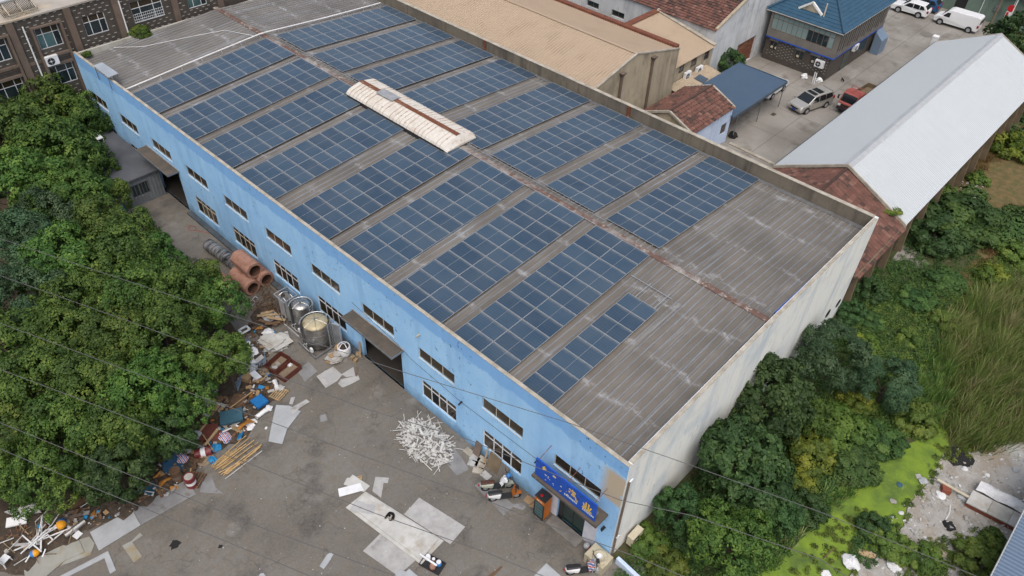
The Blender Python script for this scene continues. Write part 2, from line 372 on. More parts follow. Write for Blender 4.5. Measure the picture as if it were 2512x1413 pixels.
def window(parent, P, a0, a1, z0, z1, cols, rows=(1.,), fm='window_frame', gm='brown_glass', fw=.055, d=.07, mull=None, open_pane=None, skip=()):
    """frame with mullions; every pane is a sub-part. cols/rows are relative sizes"""
    f = MB(); d1 = d+.05
    pbox(f, P, a0, a1, z0, z0+fw, d, d1); pbox(f, P, a0, a1, z1-fw, z1, d, d1); pbox(f, P, a0, a0+fw, z0+fw, z1-fw, d, d1); pbox(f, P, a1-fw, a1, z0+fw, z1-fw, d, d1)
    W, H = a1-a0-2*fw, z1-z0-2*fw; ca = [a0+fw]; cz = [z0+fw]
    for c in cols: ca.append(ca[-1]+W*c/sum(cols))
    for r in rows: cz.append(cz[-1]+H*r/sum(rows))
    for c in ca[1:-1]: pbox(f, P, c-fw/2, c+fw/2, z0+fw, z1-fw, d-.004, d1+.004)
    for z in cz[1:-1]: pbox(f, P, a0+fw, a1-fw, z-fw/2, z+fw/2, d-.007, d1+.007)
    w_ = part('window', f, fm, parent)
    for j in range(len(cz)-1):
        for i in range(len(ca)-1):
            if (i, j) in skip: continue
            q = MB(); pbox(q, P, ca[i]+fw*.4, ca[i+1]-fw*.4, cz[j]+fw*.4, cz[j+1]-fw*.4, d+.015, d+.03)
            part('pane', q, gm if not callable(gm) else gm(i, j), w_)
    return w_

# ================================================================== the warehouse
XR, ZRIDGE, SLOPE, XE, LEN, HW = 13.416, 8.09, math.tan(.0634), 27.0, 59.0, 7.95
def roof_z(x): return ZRIDGE - abs(x-XR)*SLOPE
WH = thing('warehouse', 'long pale blue warehouse with a low corrugated roof carrying solar panels', 'warehouse', (0, 0, GZ))
PB = lambda a, z, d: (d, a, z)               # blue wall: a runs along y, d goes inwards
UPW = [(1.22+5.4*k+(0 if k else 0), 4.36+5.4*k, 3.80, 4.76) for k in range(11)]
UPW = [(a0-.01*k*0, a1, z0, z1) for k, (a0, a1, z0, z1) in enumerate(UPW)]
LOWK = [1, 2, 4, 5, 6, 7, 9, 10]
LOW = [(1.15+5.4*k, 4.28+5.4*k, .33, 1.94) for k in LOWK]
DOORS = [(16.88, 21.05, GZ, 3.12), (43.95, 48.3, GZ, 3.12), (1.85, 3.72, GZ, 2.55)]
mb = MB(); holed_wall(mb, 0, LEN, GZ, HW, UPW+LOW+DOORS, PB, .24)
part('wall', mb, 'blue_render', WH)
mb = MB(); mb.face([(.24, 0.3, GZ), (.24, LEN, GZ), (.24, LEN, GZ+.001), (.24, .3, GZ+.001)])
for a0, a1, z0, z1 in UPW: window(WH, PB, a0, a1, z0, z1, (1, 1, 1), fw=.05)
for k, (a0, a1, z0, z1) in zip(LOWK, LOW):
    window(WH, PB, a0, a1, z0, z1, (1.15, 1, 1, 1.15), (2.6, 1), fw=.075, fm='window_frame' if k > 5 else 'white_frame', gm=(lambda i, j, k=k: 'dark_void' if (i == (k % 4) and j == 0) else 'brown_glass'))
# floor, its colour darkened to paint the shade inside the gates
part('floor', MB().sheet([(.13, .26), (27, .26), (27, 58.9), (.13, 58.9)], GZ+.004), 'floor_dark', WH)
# near gable with a parapet, far gable, side parapet towards the courtyard
def gtop(x): return 7.97+(8.35-7.97)*min(1, x/XR) if x <= XR else 8.35-(8.35-8.28)*(x-XR)/(XE-XR)
g = MB(); prof = [(0.004, GZ), (27.25, GZ), (27.25, gtop(27.)), (XR, gtop(XR)), (0.004, gtop(0))]
g.face([(x, 0, z) for x, z in prof]); g.face([(x, .24, z) for x, z in prof[::-1]])
for i in range(5):
    (x0, z0), (x1, z1) = prof[i], prof[(i+1) % 5]; g.face([(x0, 0, z0), (x1, 0, z1), (x1, .24, z1), (x0, .24, z0)])
part('gable_wall', g, 'gable_white', WH)
part('gable_wall', MB().prism([(0.004, 58.76), (27.25, 58.76), (27.25, 59), (0.004, 59)], GZ, 7.85), 'strip_concrete', WH)
part('parapet_wall', MB().box((27.0, .245, GZ), (27.25, 58.75, 8.26)), 'parapet_concrete', WH)
for k in range(-5, 5):
    y = 36.6+5.4*k
    if .6 < y < 58: part('pilaster', MB().box((26.88, y-.16, roof_z(26.9)), (27.3, y+.16, 8.285)), 'parapet_concrete' if k % 3 else 'rust', WH)
# coping along the edges, in cast lengths
for k in range(22):
    y0 = k*LEN/22; part('coping', MB().box((-.02, y0+.004, HW), (.20, y0+LEN/22-.004, HW+.03+.012*random.random())), 'coping', WH)
for k in range(22):
    y0 = .25+k*58.5/22; part('coping', MB().box((26.97, y0+.004, 8.26), (27.29, y0+58.5/22-.004, 8.30+.01*random.random())), 'coping', WH)
for k in range(10):
    x0, x1 = .27+k*2.67, .27+(k+1)*2.67-.008
    part('coping', MB().hexa([(x0, -.015, gtop(x0)), (x1, -.015, gtop(x1)), (x1, .2, gtop(x1)), (x0, .2, gtop(x0)), (x0, -.015, gtop(x0)+.03), (x1, -.015, gtop(x1)+.03), (x1, .2, gtop(x1)+.03), (x0, .2, gtop(x0)+.03)]), 'coping', WH)
# roof sheets: one ribbed sheet per 0.9 m on each slope, sharing one mesh
def sheet_mesh(x0, x1, name):
    m_ = MB(); prof = [(0, 0)]
    for c in (.2, .65): prof += [(c-.045, 0), (c-.02, .05), (c+.02, .05), (c+.045, 0)]
    prof += [(.9, 0)]
    for (a, za), (b_, zb) in zip(prof, prof[1:]):
        rib = 1 if za+zb > 0 else 0
        m_.face([(x0, a, roof_z(x0)+za), (x1, a, roof_z(x1)+za), (x1, b_, roof_z(x1)+zb), (x0, b_, roof_z(x0)+zb)], rib)
    return m_.mesh(name, ['roof_pan', 'roof_rib'])
ML, MR = sheet_mesh(.24, XR, 'roof_sheet'), sheet_mesh(XR, 27.0, 'roof_sheet')
for k in range(65):
    for me in (ML, MR): put('roof_sheet', me, WH, (0, .25+.9*k, -GZ+.0015*(k % 2)))
part('gutter', MB().box((26.62, .3, roof_z(26.7)+.02), (26.99, 58.7, roof_z(26.7)+.055)), 'steel_grey', WH)
for k in range(20):                         # ridge cap in overlapping lengths
    y0, y1 = k*2.95, (k+1)*2.95+.05; z = ZRIDGE+.055+.006*(k % 2)
    mb = MB()
    for s in (-1, 1):
        mb.hexa([(XR, y0, z), (XR+s*.23, y0, z-.04), (XR+s*.23, y1, z-.04), (XR, y1, z), (XR, y0, z+.02), (XR+s*.23, y0, z-.018), (XR+s*.23, y1, z-.018), (XR, y1, z+.02)])
    part('ridge_cap', mb, 'ridge_flaking', WH)
# ridge ventilator: cream sheets over a black box that paints the open slot's shade, rusty cap
v0, v1 = 25.7, 36.9
VT = part('ridge_vent', MB().box((XR-1.52, v0+.05, ZRIDGE-.2), (XR+1.52, v1-.05, 8.375)), 'black_plastic', WH)
def vent_prof(s, up=0.): return [(XR, 8.98+up), (XR+s*1.2, 8.72+up), (XR+s*1.47, 8.55+up), (XR+s*1.55, 8.38+up)]
n = 28
for s in (-1, 1):
    for k in range(n):
        y0, y1 = v0+(v1-v0)*k/n, v0+(v1-v0)*(k+1)/n; mb = MB(); pr = vent_prof(s, .004*random.random())
        for (xa, za), (xb, zb) in zip(pr, pr[1:]):
            mb.face([(xa, y0, za), (xb, y0, zb), (xb, y1-.05, zb), (xa, y1-.05, za)], 0)
            mb.face([(xa, y1-.05, za+.03), (xb, y1-.05, zb+.03), (xb, y1, zb+.03), (xa, y1, za+.03)], 1)
            mb.face([(xa, y1-.05, za), (xb, y1-.05, zb), (xb, y1-.05, zb+.03), (xa, y1-.05, za+.03)], 1)
        part('vent_sheet', mb, ['cream_sheet', 'rust_cream' if random.random() > .35 else 'cream_sheet'], VT)
for y, yy in ((v0, v0-.32), (v1, v1+.25)):   # sloping end hoods
    mb = MB(); L_ = [(x, y, z) for x, z in vent_prof(-1)[::-1]+vent_prof(1)[1:]]; B = [(lerp(x, XR, .06), yy, lerp(z, 8.2, .72)) for x, _, z in L_]
    for i in range(len(L_)-1): mb.face([L_[i], L_[i+1], B[i+1], B[i]])
    mb.face(B); part('end_hood', mb, 'cream_sheet', VT)
for k in range(4):
    y0, y1 = v0+(v1-v0)*k/4, v0+(v1-v0)*(k+1)/4
    mb = MB()
    for s in (-1, 1): mb.face([(XR, y0, 9.035), (XR+s*.2, y0, 8.985), (XR+s*.2, y1, 8.985), (XR, y1, 9.035)])
    part('vent_cap', mb, 'rust' if k != 2 else 'rust', VT)
part('patch_sheet', MB().obox((XR+.0, 33.6, 9.055), (.85, 1.9, .02), (0, 0, .03)), 'alu_dull', VT)
# canopies over the two roller door openings
for y0, y1, z in ((43.72, 48.87, 3.26), (16.6, 21.57, 3.26)):
    cn = part('canopy', MB().box((-.95, y0, z), (-.003, y1, z+.10)), 'asphalt_felt', WH)
    part('canopy_edge', MB().box((-.985, y0-.03, z-.03), (-.952, y1+.03, z+.12)).box((-.95, y0-.03, z-.03), (-.01, y0-.002, z+.12)).box((-.95, y1+.002, z-.03), (-.01, y1+.03, z+.12)), 'steel_grey', cn)
    part('flashing', MB().box((-.06, y0-.1, z+.12), (-.004, y1+.1, z+.20)), 'alu_dull', cn)
for k in range(11):                          # thin sills under the upper windows
    a0, a1, z0, z1 = UPW[k]; part('sill', MB().box((-.03, a0-.02, z0-.022), (.2, a1+.02, z0-.002)), 'window_frame', WH)
# shop entrance
part('pillar_facing', MB().box((-.03, 3.74, GZ+.005), (-.003, 4.55, 3.0)), 'shop_pillar', WH)
part('pillar_facing', MB().box((-.03, 1.02, GZ+.005), (-.003, 1.83, 3.0)), 'shop_pillar', WH)
dr = part('shop_door', MB().box((.1, 1.86, GZ+.02), (.16, 1.93, 2.55)).box((.1, 3.40, GZ+.02), (.16, 3.71, 2.55)).box((.1, 1.93, 2.45), (.16, 3.4, 2.55)).box((.1, 2.66, GZ+.02), (.16, 2.70, 2.45)), 'black_plastic', WH)
part('pane', MB().box((.12, 1.93, GZ+.03), (.14, 2.66, 2.45)), 'green_glass', dr); part('pane', MB().box((.12, 2.70, GZ+.03), (.14, 3.4, 2.45)), 'green_glass', dr)
part('door_step', MB().box((-.75, 1.7, GZ+.003), (-.01, 3.9, GZ+.07)), mat('step_grey', (.15, .14, .13), (.20, .19, .175), rough=.8, scale=2), WH)
lg = part('ledge', MB().box((-1.02, .55, 3.10), (-.005, 4.98, 3.26)), 'asphalt_felt', WH)
# footing band along the wall, low concrete kerb
part('footing', MB().box((-.42, 21.3, GZ+.002), (-.003, 43.6, GZ+.16)), mat('wet_kerb', (.05, .065, .08), (.09, .10, .11), rough=.6, scale=1.5), WH)
part('blue_flashing', MB().beam((XR+.6, .30, roof_z(XR+.6)+.22), (19.5, .30, roof_z(19.5)+.30), .05, .10), 'sign_blue', WH)
part('drainpipe', MB().tube([(.22, -.07, 6.6), (.20, -.07, 3), (.16, -.09, .9), (.05, -.16, GZ+.05)], .06, 8), 'office_trim', WH)
part('pipe_elbow', MB().tube([(.22, -.07, 6.55), (.42, -.07, 6.62), (.50, -.07, 6.58)], .05, 8), 'plastic_white', WH)
part('pipe_elbow', MB().tube([(.12, -.1, 1.6), (.30, -.13, 1.65), (.42, -.16, 1.5)], .05, 8), 'plastic_white', WH)
for y, z in ((.58, 2.0), (11.4, 2.9), (14.9, 6.0), (5.4, 3.2)):
    part('wall_lamp' if z < 5 else 'bracket', MB().box((-.16, y-.05, z-.04), (-.004, y+.05, z+.04)).box((-.30, y-.035, z-.09), (-.16, y+.035, z)), 'black_plastic' if z < 5 else 'coping', WH)
# round openings high in the white gable, far end
for q in ((2031, 769), (2056, 744)):
    c = GY(*q, 0); part('round_vent', MB().cyl((c.x, -.012, c.z), (c.x, .02, c.z), .36, n=20), 'dark_void', WH)
# a cable clipped along the blue wall between lamps
part('wall_cable', MB().tube([(-.02, 21.6, 4.05), (-.02, 16.9, 3.45), (-.02, 15.9, 3.1), (-.02, 11.4, 2.82), (-.02, 5.4, 3.12), (-.02, 4.9, 3.3)], .012, 5), 'cable_grey', WH)

# ================================================================== solar arrays
PWID, PLEN = 1.134, 2.077
def panel_mesh():
    m_ = MB(); a, b_ = PWID/2, PLEN/2; f = .016; zt = .035
    m_.face([(-a+f, -b_+f, zt-.004), (a-f, -b_+f, zt-.004), (a-f, b_-f, zt-.004), (-a+f, b_-f, zt-.004)], 0)
    m_.box((-a, -b_, 0), (a, -b_+f, zt), 1).box((-a, b_-f, 0), (a, b_, zt), 1).box((-a, -b_+f, 0), (-a+f, b_-f, zt), 1).box((a-f, -b_+f, 0), (a, b_-f, zt), 1)
    m_.box((-a+f, -.007, zt-.004), (a-f, .007, zt-.001), 3); m_.face([(-a+f, -b_+f, .004), (-a+f, b_-f, .004), (a-f, b_-f, .004), (a-f, -b_+f, .004)], 2)
    return m_.mesh('solar_panel', ['solar_cells', 'alu_frame', 'black_plastic', 'alu_dull'])
PANEL = panel_mesh()
ANG = math.atan(SLOPE); PITCHP, DL, DR = 1.154, .327, .684
NEAR = [45.68, 40.38, 35.24, 30.04, 24.07, 18.83, 13.58, 8.37]
ORD = ['farthest', 'second from the far end', 'third from the far end', 'fourth from the far end', 'fourth from the near end', 'third from the near end', 'second from the near end', 'nearest wide']
def array(side, yn, rows, k0, k1, label, skip=()):
    s = -1 if side == 'L' else 1; d0 = DL if side == 'L' else DR
    A = thing('solar_array', label, 'solar panels', (XR+s*6.5*math.cos(ANG), yn, roof_z(XR+6.5)), 0, 'strips of solar panels on the warehouse roof')
    base = Vector(A.location)
    for r in range(rows):
        yc = yn+1.0487*(2*r+1)
        for k in range(k0, k1):
            if (k, r) in skip: continue
            t = d0+PITCHP*(k+.5); x = XR+s*t*math.cos(ANG); z = roof_z(x)+.165
            put('solar_panel', PANEL, A, Vector((x, yc, z))-base, (0, s*ANG, 0) if s < 0 else (0, ANG, math.pi*0))
            if s > 0: pass
    for r in range(rows*2):
        yy = yn+1.0487*r+.52; ta, tb = d0+PITCHP*k0+.02, d0+PITCHP*k1-.02
        xa, xb = XR+s*ta*math.cos(ANG), XR+s*tb*math.cos(ANG)
        part('mounting_rail', MB().beam((xa, yy, roof_z(xa)+.10), (xb, yy, roof_z(xb)+.10), .04, .11), 'alu_dull', A)
    return A
for i, yn in enumerate(NEAR):
    sk = {2: {(0, 0)}, 3: {(0, 0), (0, 1)}, 4: {(0, 1)}}.get(i, set())
    ex = ' and cut short by the cream ridge vent' if i in (3,) else ''
    array('L', yn, 2, 0, 11, f'{ORD[i]} strip of solar panels above the blue wall', sk)
    array('R', yn, 2, 0, 11, f'{ORD[i]} strip of solar panels beside the concrete parapet', sk)
array('L', 7.368-2.0974, 1, 3, 11, 'short single row of solar panels nearest the white gable')
# rail loops beside the ridge, free rails near the single row, conduit across the far end
mb = MB()
for s, d in ((-1, .30), (1, .50)):
    x = XR+s*d; mb.beam((x, 12.6, roof_z(x)+.16), (x, 49.9, roof_z(x)+.16), .02, .02)
    for y in np.arange(12.6, 50, 1.05): mb.beam((x, y, roof_z(x)+.16), (x+s*.35, y, roof_z(x)+.14), .02, .02)
solo('cable_tray', mb, 'alu_frame', 'thin pale cable rails running along both sides of the rusty ridge', 'cable tray')
mb = MB(); x0 = XR-1.9
for y in (5.55, 6.9): mb.beam((XR-3.9, y, roof_z(XR-3.9)+.1), (XR-2.2, y, roof_z(XR-2.2)+.1), .035, .035)
mb.beam((XR-2.45, 5.2, roof_z(XR-2.4)+.13), (XR-2.45, 8.2, roof_z(XR-2.4)+.13), .03, .03)
solo('mounting_bars', mb, 'alu_frame', 'bare mounting rails left empty above the single solar row', 'mounting rails')
pts = [(.45, 50.75, roof_z(.45)+.26), (6, 50.85, roof_z(6)+.27), (XR-.4, 50.75, ZRIDGE+.30), (XR+.6, 50.65, ZRIDGE+.30), (20, 50.6, roof_z(20)+.28), (26.5, 50.75, roof_z(26.5)+.26)]
cdt = thing('roof_conduit', 'pale conduit pipe on small stands across the far roof', 'pipe', (13.4, 50.8, roof_z(13.4)))
part('pipe', MB().tube(pts, .055, 8), 'plastic_white', cdt)
for x in np.arange(1.5, 26.5, 1.9): part('stand', MB().beam((x, 50.55, roof_z(x)+.03), (x, 50.8, roof_z(x)+.24), .03, .03).beam((x, 50.95, roof_z(x)+.03), (x, 50.8, roof_z(x)+.24), .03, .03), 'alu_dull', cdt)
solo('roof_cable', MB().tube([(3.2, 58.5, roof_z(3.2)+.1), (5, 56.8, roof_z(5)+.07), (9, 55.3, roof_z(9)+.07), (11.5, 54.2, roof_z(11.5)+.07), (12.6, 51.2, ZRIDGE+.1)], .022, 5), 'plastic_white', 'thin white cable lying loose on the bare far roof', 'cable')
# inverter shelter on the far eave
sq = [G(*q, 8.4) for q in ((228.5, 161.3), (265, 190.8), (290.6, 180.4), (250.8, 153.3))]; sc_ = sum(sq, Vector())/4
sh = thing('inverter_shelter', 'small grey sheet shelter on posts at the far roof edge above the blue wall', 'shelter', (sc_.x, sc_.y, 7.4))
part('roof', MB().prism([(q.x, q.y) for q in sq], 8.4, 8.43), 'slate_pale' if mat('slate_pale', (.36, .40, .45), (.30, .34, .39), rough=.5, scale=.8) else 0, sh)
for q in sq: r = q.lerp(sc_, .12); part('post', MB().box((r.x-.025, r.y-.025, roof_z(r.x)), (r.x+.025, r.y+.025, 8.395)), 'steel_grey', sh)
for k, m in ((-.7, 'plastic_white'), (.3, 'black_plastic')): part('inverter', MB().box((sc_.x-.12, sc_.y+k, 7.5), (sc_.x+.12, sc_.y+k+.6, 8.1)), m, sh)
# ================================================================== shop sign
SG = thing('shop_sign', 'blue shop sign board with worn yellow and white characters above the glass door', 'sign', (-.8, 2.85, 3.26))
part('board', MB().box((-.86, .80, 3.28), (-.78, 4.88, 4.72)), 'sign_blue', SG)
PS = lambda a, z: (-.866, 4.88-a*4.08, 3.28+z*1.44)   # a from the left of the board, z up
def strokes(name, segs, mname, wd=.07):
    m_ = MB()
    for (a0, z0), (a1, z1), *ww in segs: m_.beam(PS(a0, z0), PS(a1, z1), ww[0] if ww else wd, .016, 0, (1, 0, 0))
    part(name, m_, mname, SG)
strokes('character', [((.805, .60), (.825, .40)), ((.845, .72), (.845, .36)), ((.885, .72), (.885, .36)), ((.925, .60), (.905, .40)), ((.79, .34), (.94, .34))], 'sign_yellow', .085)
strokes('character', [((.615, .80), (.60, .66)), ((.60, .74), (.675, .74)), ((.615, .62), (.665, .62)), ((.605, .52), (.675, .52)), ((.675, .52), (.69, .36)), ((.69, .36), (.715, .40)), ((.565, .76), (.59, .70)), ((.56, .60), (.585, .54))], 'sign_yellow', .08)
strokes('character', [((.13, .80), (.155, .86)), ((.115, .74), (.18, .76))], 'sign_yellow', .08); strokes('character', [((.12, .68), (.16, .68)), ((.29, .72), (.34, .73))], 'sign_white', .05)
strokes('character', [((.30, .76), (.345, .76))], 'sign_yellow', .05)
small = []
rs = random.Random(3)
for row, a0, a1, z in ((0, .50, .70, .22), (1, .80, .985, .20)):
    a = a0
    while a < a1:
        small += [((a, z+.05), (a+.018, z+.05)), ((a+.003, z+.07), (a+.003, z-.03)), ((a+.016, z+.07), (a+.016, z-.03)), ((a, z), (a+.018, z))]; a += .027
strokes('small_lettering', small, 'sign_white', .022)
for _ in range(16):
    a, z = rs.uniform(.15, .55), rs.uniform(.15, .5); strokes('worn_letter', [((a, z), (a+rs.uniform(.005, .02), z+rs.uniform(-.03, .03)))], 'sign_white' if rs.random() > .4 else 'sign_yellow', .025)
part('light_trough', MB().box((-.62, .9, 3.36), (-.40, 3.9, 3.50)), 'steel_grey', SG)
for y in (1.0, 2.75, 4.7): part('strut', MB().beam((-.80, y, 4.72), (-.02, y-.1, 5.25), .025, .025), 'rust', SG)
# ================================================================== the tiled office block behind the far gable
OF = thing('office_block', 'dark tiled office block with white flecks standing behind the far end of the warehouse', 'building', (-3, 65, GZ))
PF = lambda a, z, d: (a, 59.5+d, z)
OW = [(1.75, 3.65, 8.6, 10.3), (-2.1, -.25, 8.6, 10.42), (-6.5, -4.4, 8.6, 10.45), (-10.6, -8.6, 8.6, 10.4), (5.95, 8.8, 8.55, 10.4), (11.15, 13.0, 8.42, 10.3),
      (-2.15, -.2, 5.33, 7.0), (-6.5, -4.4, 5.33, 7.0), (-10.6, -8.6, 5.33, 7.0), (-2.15, -.2, 2.2, 3.8), (-6.5, -4.4, 2.2, 3.8)]
mb = MB(); holed_wall(mb, -26, 22, GZ, 11.42, OW, PF, .25)
mb.face([(-26, 59.5, GZ), (-26, 70, GZ), (-26, 70, 11.42), (-26, 59.5, 11.42)]).face([(22, 59.5, GZ), (22, 70, GZ), (22, 70, 11.42), (22, 59.5, 11.42)]).face([(-26, 70, GZ), (22, 70, GZ), (22, 70, 11.42), (-26, 70, 11.42)])
part('wall', mb, 'dark_tile', OF)
part('roof', MB().box((-26.1, 59.38, 11.424), (22.1, 70.1, 11.56)), 'office_roof', OF)
part('window_band', MB().box((-26, 59.46, 7.62), (-.01, 59.497, 7.9)), 'office_trim', OF)
for a in OW: window(OF, PF, *a, (1, 1.6, 1), (2.1, 1), fm='white_frame', gm=lambda i, j: 'brown_glass' if j == 1 else ('teal_glass' if random.random() > .85 else 'dark_glass'), fw=.05, d=.1)
for x in (-12.2, -8.1, -3.72, .78, 4.75, 9.9, 14.3): part('pilaster', MB().box((x-.28, 59.36, GZ), (x+.28, 59.498, 11.40)), 'office_trim', OF)
for x0, x1 in ((-2.1, -.25), (-6.5, -4.4), (-10.6, -8.6)):
    part('window_surround', MB().box((x0-.32, 59.22, GZ), (x0-.14, 59.497, 10.62)).box((x1+.14, 59.22, GZ), (x1+.32, 59.497, 10.62)).box((x0-.14, 59.24, 10.46), (x1+.14, 59.497, 10.6)).box((x0-.14, 59.26, 7.9), (x1+.14, 59.497, 8.1)).box((x0-.14, 59.26, 7.1), (x1+.14, 59.497, 7.3)), 'office_trim', OF)
for x in (-2.86, 5.07): part('downpipe', MB().tube([(x, 59.30, 10.9), (x-.02, 59.30, 3.2)], .06, 8), 'plastic_white', OF)
fl = MB(); rr = random.Random(5)
for j in range(30):
    z = 2.6+j*.30
    for i in range(44):
        x = -11.8+i*.6+(.3 if j % 2 else 0)+rr.uniform(-.03, .03)
        if any(a0-.25 < x < a1+.2 and z0-.1 < z < z1+.1 for a0, a1, z0, z1 in OW) or any(abs(x-p) < .48 for p in (-12.2, -8.1, -3.72, .78, 4.75, 9.9, 14.3)): continue
        if any(x0-.5 < x < x1+.4 and z < 10.7 and (7.0 < z < 8.2 or x < x0 or x > x1) for x0, x1 in ((-2.1, -.25), (-6.5, -4.4), (-10.6, -8.6))) or rr.random() < .06: continue
        fl.box((x-.12, 59.485, z-.024), (x+.12, 59.4985, z+.024))
tag(part('tile_flecks', fl, 'tile_fleck', OF), kind='stuff')
gr = MB()                                   # white window grille with its pattern
for x in np.arange(6.0, 8.8, .18): gr.beam((x, 59.44, 8.58), (x, 59.44, 9.35), .02, .02)
for z in (8.6, 8.85, 9.1, 9.34): gr.beam((5.97, 59.44, z), (8.78, 59.44, z), .025, .025)
part('grille', gr, 'white_frame', OF)
p0, p1 = G(27, 48, 11.56), G(93, 28, 11.56); d = (p1-p0); d.z = 0; L_ = d.length; d.normalize(); bk = Vector((-d.y, d.x, 0))
SW = thing('solar_water_heater', 'rooftop solar water heater with cream stand and dark tubes on the office roof', 'water heater', p0+d*L_/2)
T0, T1 = p0-d*.5+bk*.9+Vector((0, 0, 1.25)), p1+d*.2+bk*.9+Vector((0, 0, 1.25))
part('tank', MB().cyl(T0, T1, .27, n=16), 'plastic_white', SW, smooth=False)
mb = MB()
for k in range(24): q = T0.lerp(T1, (k+.7)/25); mb.cyl(q+Vector((0, 0, -.25)), q-bk*.95+Vector((0, 0, -1.0)), .028, n=6)
part('vacuum_tubes', mb, 'brown_glass', SW)['kind'] = 'stuff'
mb = MB()
for q in (p0, p0.lerp(p1, .5), p1):
    mb.beam(q, q+Vector((0, 0, .35)), .05, .05).beam(q+Vector((0, 0, .35)), q+bk*.9+Vector((0, 0, 1.1)), .05, .05).beam(q+bk*.95, q+bk*.95+Vector((0, 0, 1.1)), .05, .05).beam(q, q+bk*.95, .04, .04)
mb.beam(p0+Vector((0, 0, .3)), p1+Vector((0, 0, .3)), .05, .05).beam(p0, p0.lerp(p1, .5)+Vector((0, 0, .3)), .03, .03).beam(p1, p0.lerp(p1, .5)+Vector((0, 0, .3)), .03, .03)
part('stand', mb, 'plastic_cream', SW)
def aircon(loc, rz, label, w=.85, h=.6, dpt=.32, z0=0., group='air conditioner outdoor units', body='plastic_white', legs=False):
    t = thing('air_conditioner', label, 'air conditioner', loc, rz, group)
    part('casing', MB().box((-w/2, -dpt/2, z0), (w/2, dpt/2, z0+h)).box((-w/2-.01, -dpt/2-.01, z0+h), (w/2+.01, dpt/2+.01, z0+h+.02)), body, t, True)
    f = part('fan', MB().cyl((-w*.12, -dpt/2-.012, z0+h*.5), (-w*.12, -dpt/2-.002, z0+h*.5), h*.40, n=20), 'black_plastic', t, True)
    part('fan_hub', MB().cyl((-w*.12, -dpt/2-.022, z0+h*.5), (-w*.12, -dpt/2-.013, z0+h*.5), h*.10, n=12), body, f, True)
    part('fan_guard', MB().box((-w*.12-h*.38, -dpt/2-.03, z0+h*.49), (-w*.12+h*.38, -dpt/2-.024, z0+h*.51)).box((-w*.12-.008, -dpt/2-.036, z0+h*.12), (-w*.12+.008, -dpt/2-.031, z0+h*.88)), body, f, True)
    part('bracket', MB().box((-w*.35, -dpt/2, z0-.04), (-w*.30, dpt/2+.1, z0-.001)).box((w*.30, -dpt/2, z0-.04), (w*.35, dpt/2+.1, z0-.001)), 'steel_grey', t, True)
    return t
aircon((-1.75, 59.15, 7.35), 0, 'white air conditioner on the dark tiled office wall below a window', w=1.0, h=.75)

# ================================================================== ribbed roofs, tiled roofs
def slope_sheets(parent, p0, along, down, n, wid, ribs, rh, mats, name='roof_sheet', off=(0, 0, 0)):
    """n sheets side by side; p0 ridge corner, along = unit step direction, down = full slope vector; one shared mesh"""
    along, down = Vector(along), Vector(down); nrm = along.cross(down).normalized(); nrm = nrm if nrm.z > 0 else -nrm
    m_ = MB(); pr = [(0, 0)]; pit = wid/ribs
    for k in range(ribs):
        c = pit*(k+.5); pr += [(c-pit*.28, 0), (c-pit*.12, rh), (c+pit*.12, rh), (c+pit*.28, 0)]
    pr += [(wid, 0)]
    for (a, za), (b_, zb) in zip(pr, pr[1:]):
        q = [along*a+nrm*za, along*b_+nrm*zb, along*b_+nrm*zb+down, along*a+nrm*za+down]; m_.face(q, 1 if za+zb > 0 else 0)
    me = m_.mesh(name, mats); base = wpos(parent)
    for k in range(n): put(name, me, parent, Vector(p0)+along*(wid*k)-base)
def tile_slope(parent, p0, along, down, na, nd, mats, as_parts=True, th=.05, jit=.02, name='roof_tile', seed=1):
    along, down = Vector(along), Vector(down); A = along.length/na; D = down.length/nd; ua, ud = along.normalized(), down.normalized()
    nrm = ua.cross(ud).normalized(); nrm = nrm if nrm.z > 0 else -nrm; rg = random.Random(seed)
    def tile(m_, o, mi): # upper edge low, lower edge raised, a hollow along the middle
        w_ = A*.91; l_ = D*1.06; P = lambda a, b_, h: tuple(o+ua*a+ud*b_+nrm*h)
        xs = [(0, th), (w_*.18, th*.35), (w_*.78, th*.35), (w_, th*1.25)]
        for (a, h), (b_, g_) in zip(xs, xs[1:]): m_.face([P(a, 0, h*.2), P(b_, 0, g_*.2), P(b_, l_, g_+th), P(a, l_, h+th)], mi); m_.face([P(a, l_, h+th), P(b_, l_, g_+th), P(b_, l_, 0), P(a, l_, 0)], mi)
        m_.face([P(0, 0, 0), P(0, l_, 0), P(0, l_, th*2), P(0, 0, th*.2)], mi); m_.face([P(w_, 0, 0), P(w_, l_, 0), P(w_, l_, th*2.25), P(w_, 0, th*.25)], mi)
    if as_parts:
        ms = []
        for k in range(len(mats)): t = MB(); tile(t, Vector((0, 0, 0)), 0); ms.append(t.mesh(name, mats[k]))
        base = wpos(parent)
        for j in range(nd):
            for i in range(na):
                o = Vector(p0)+ua*(A*i+(A*.0))+ud*D*j+nrm*rg.uniform(0, jit); put(name, ms[0 if rg.random() < .62 else rg.randrange(len(ms))], parent, o-base, (0, 0, rg.uniform(-.02, .02)))
    else:
        m_ = MB()
        for j in range(nd):
            for i in range(na): tile(m_, Vector(p0)+ua*A*i+ud*D*j+nrm*rg.uniform(0, jit), 0 if rg.random() < .6 else rg.randrange(len(mats)))
        tag(part(name+'s', m_, mats, parent), kind='stuff')
mat('red_tile', (.175, .085, .066), (.13, .064, .05), rough=.85, scale=1.2, c3=(.07, .05, .042), s3=.9, t3=(.5, .66), rand=.14)
mat('red_tile_dark', (.062, .043, .037), (.09, .052, .042), rough=.9, scale=2, rand=.2)
mat('red_tile_pale', (.23, .125, .098), (.17, .085, .066), rough=.85, scale=2, rand=.15)
RT = ['red_tile', 'red_tile_dark', 'red_tile_pale', 'red_tile']
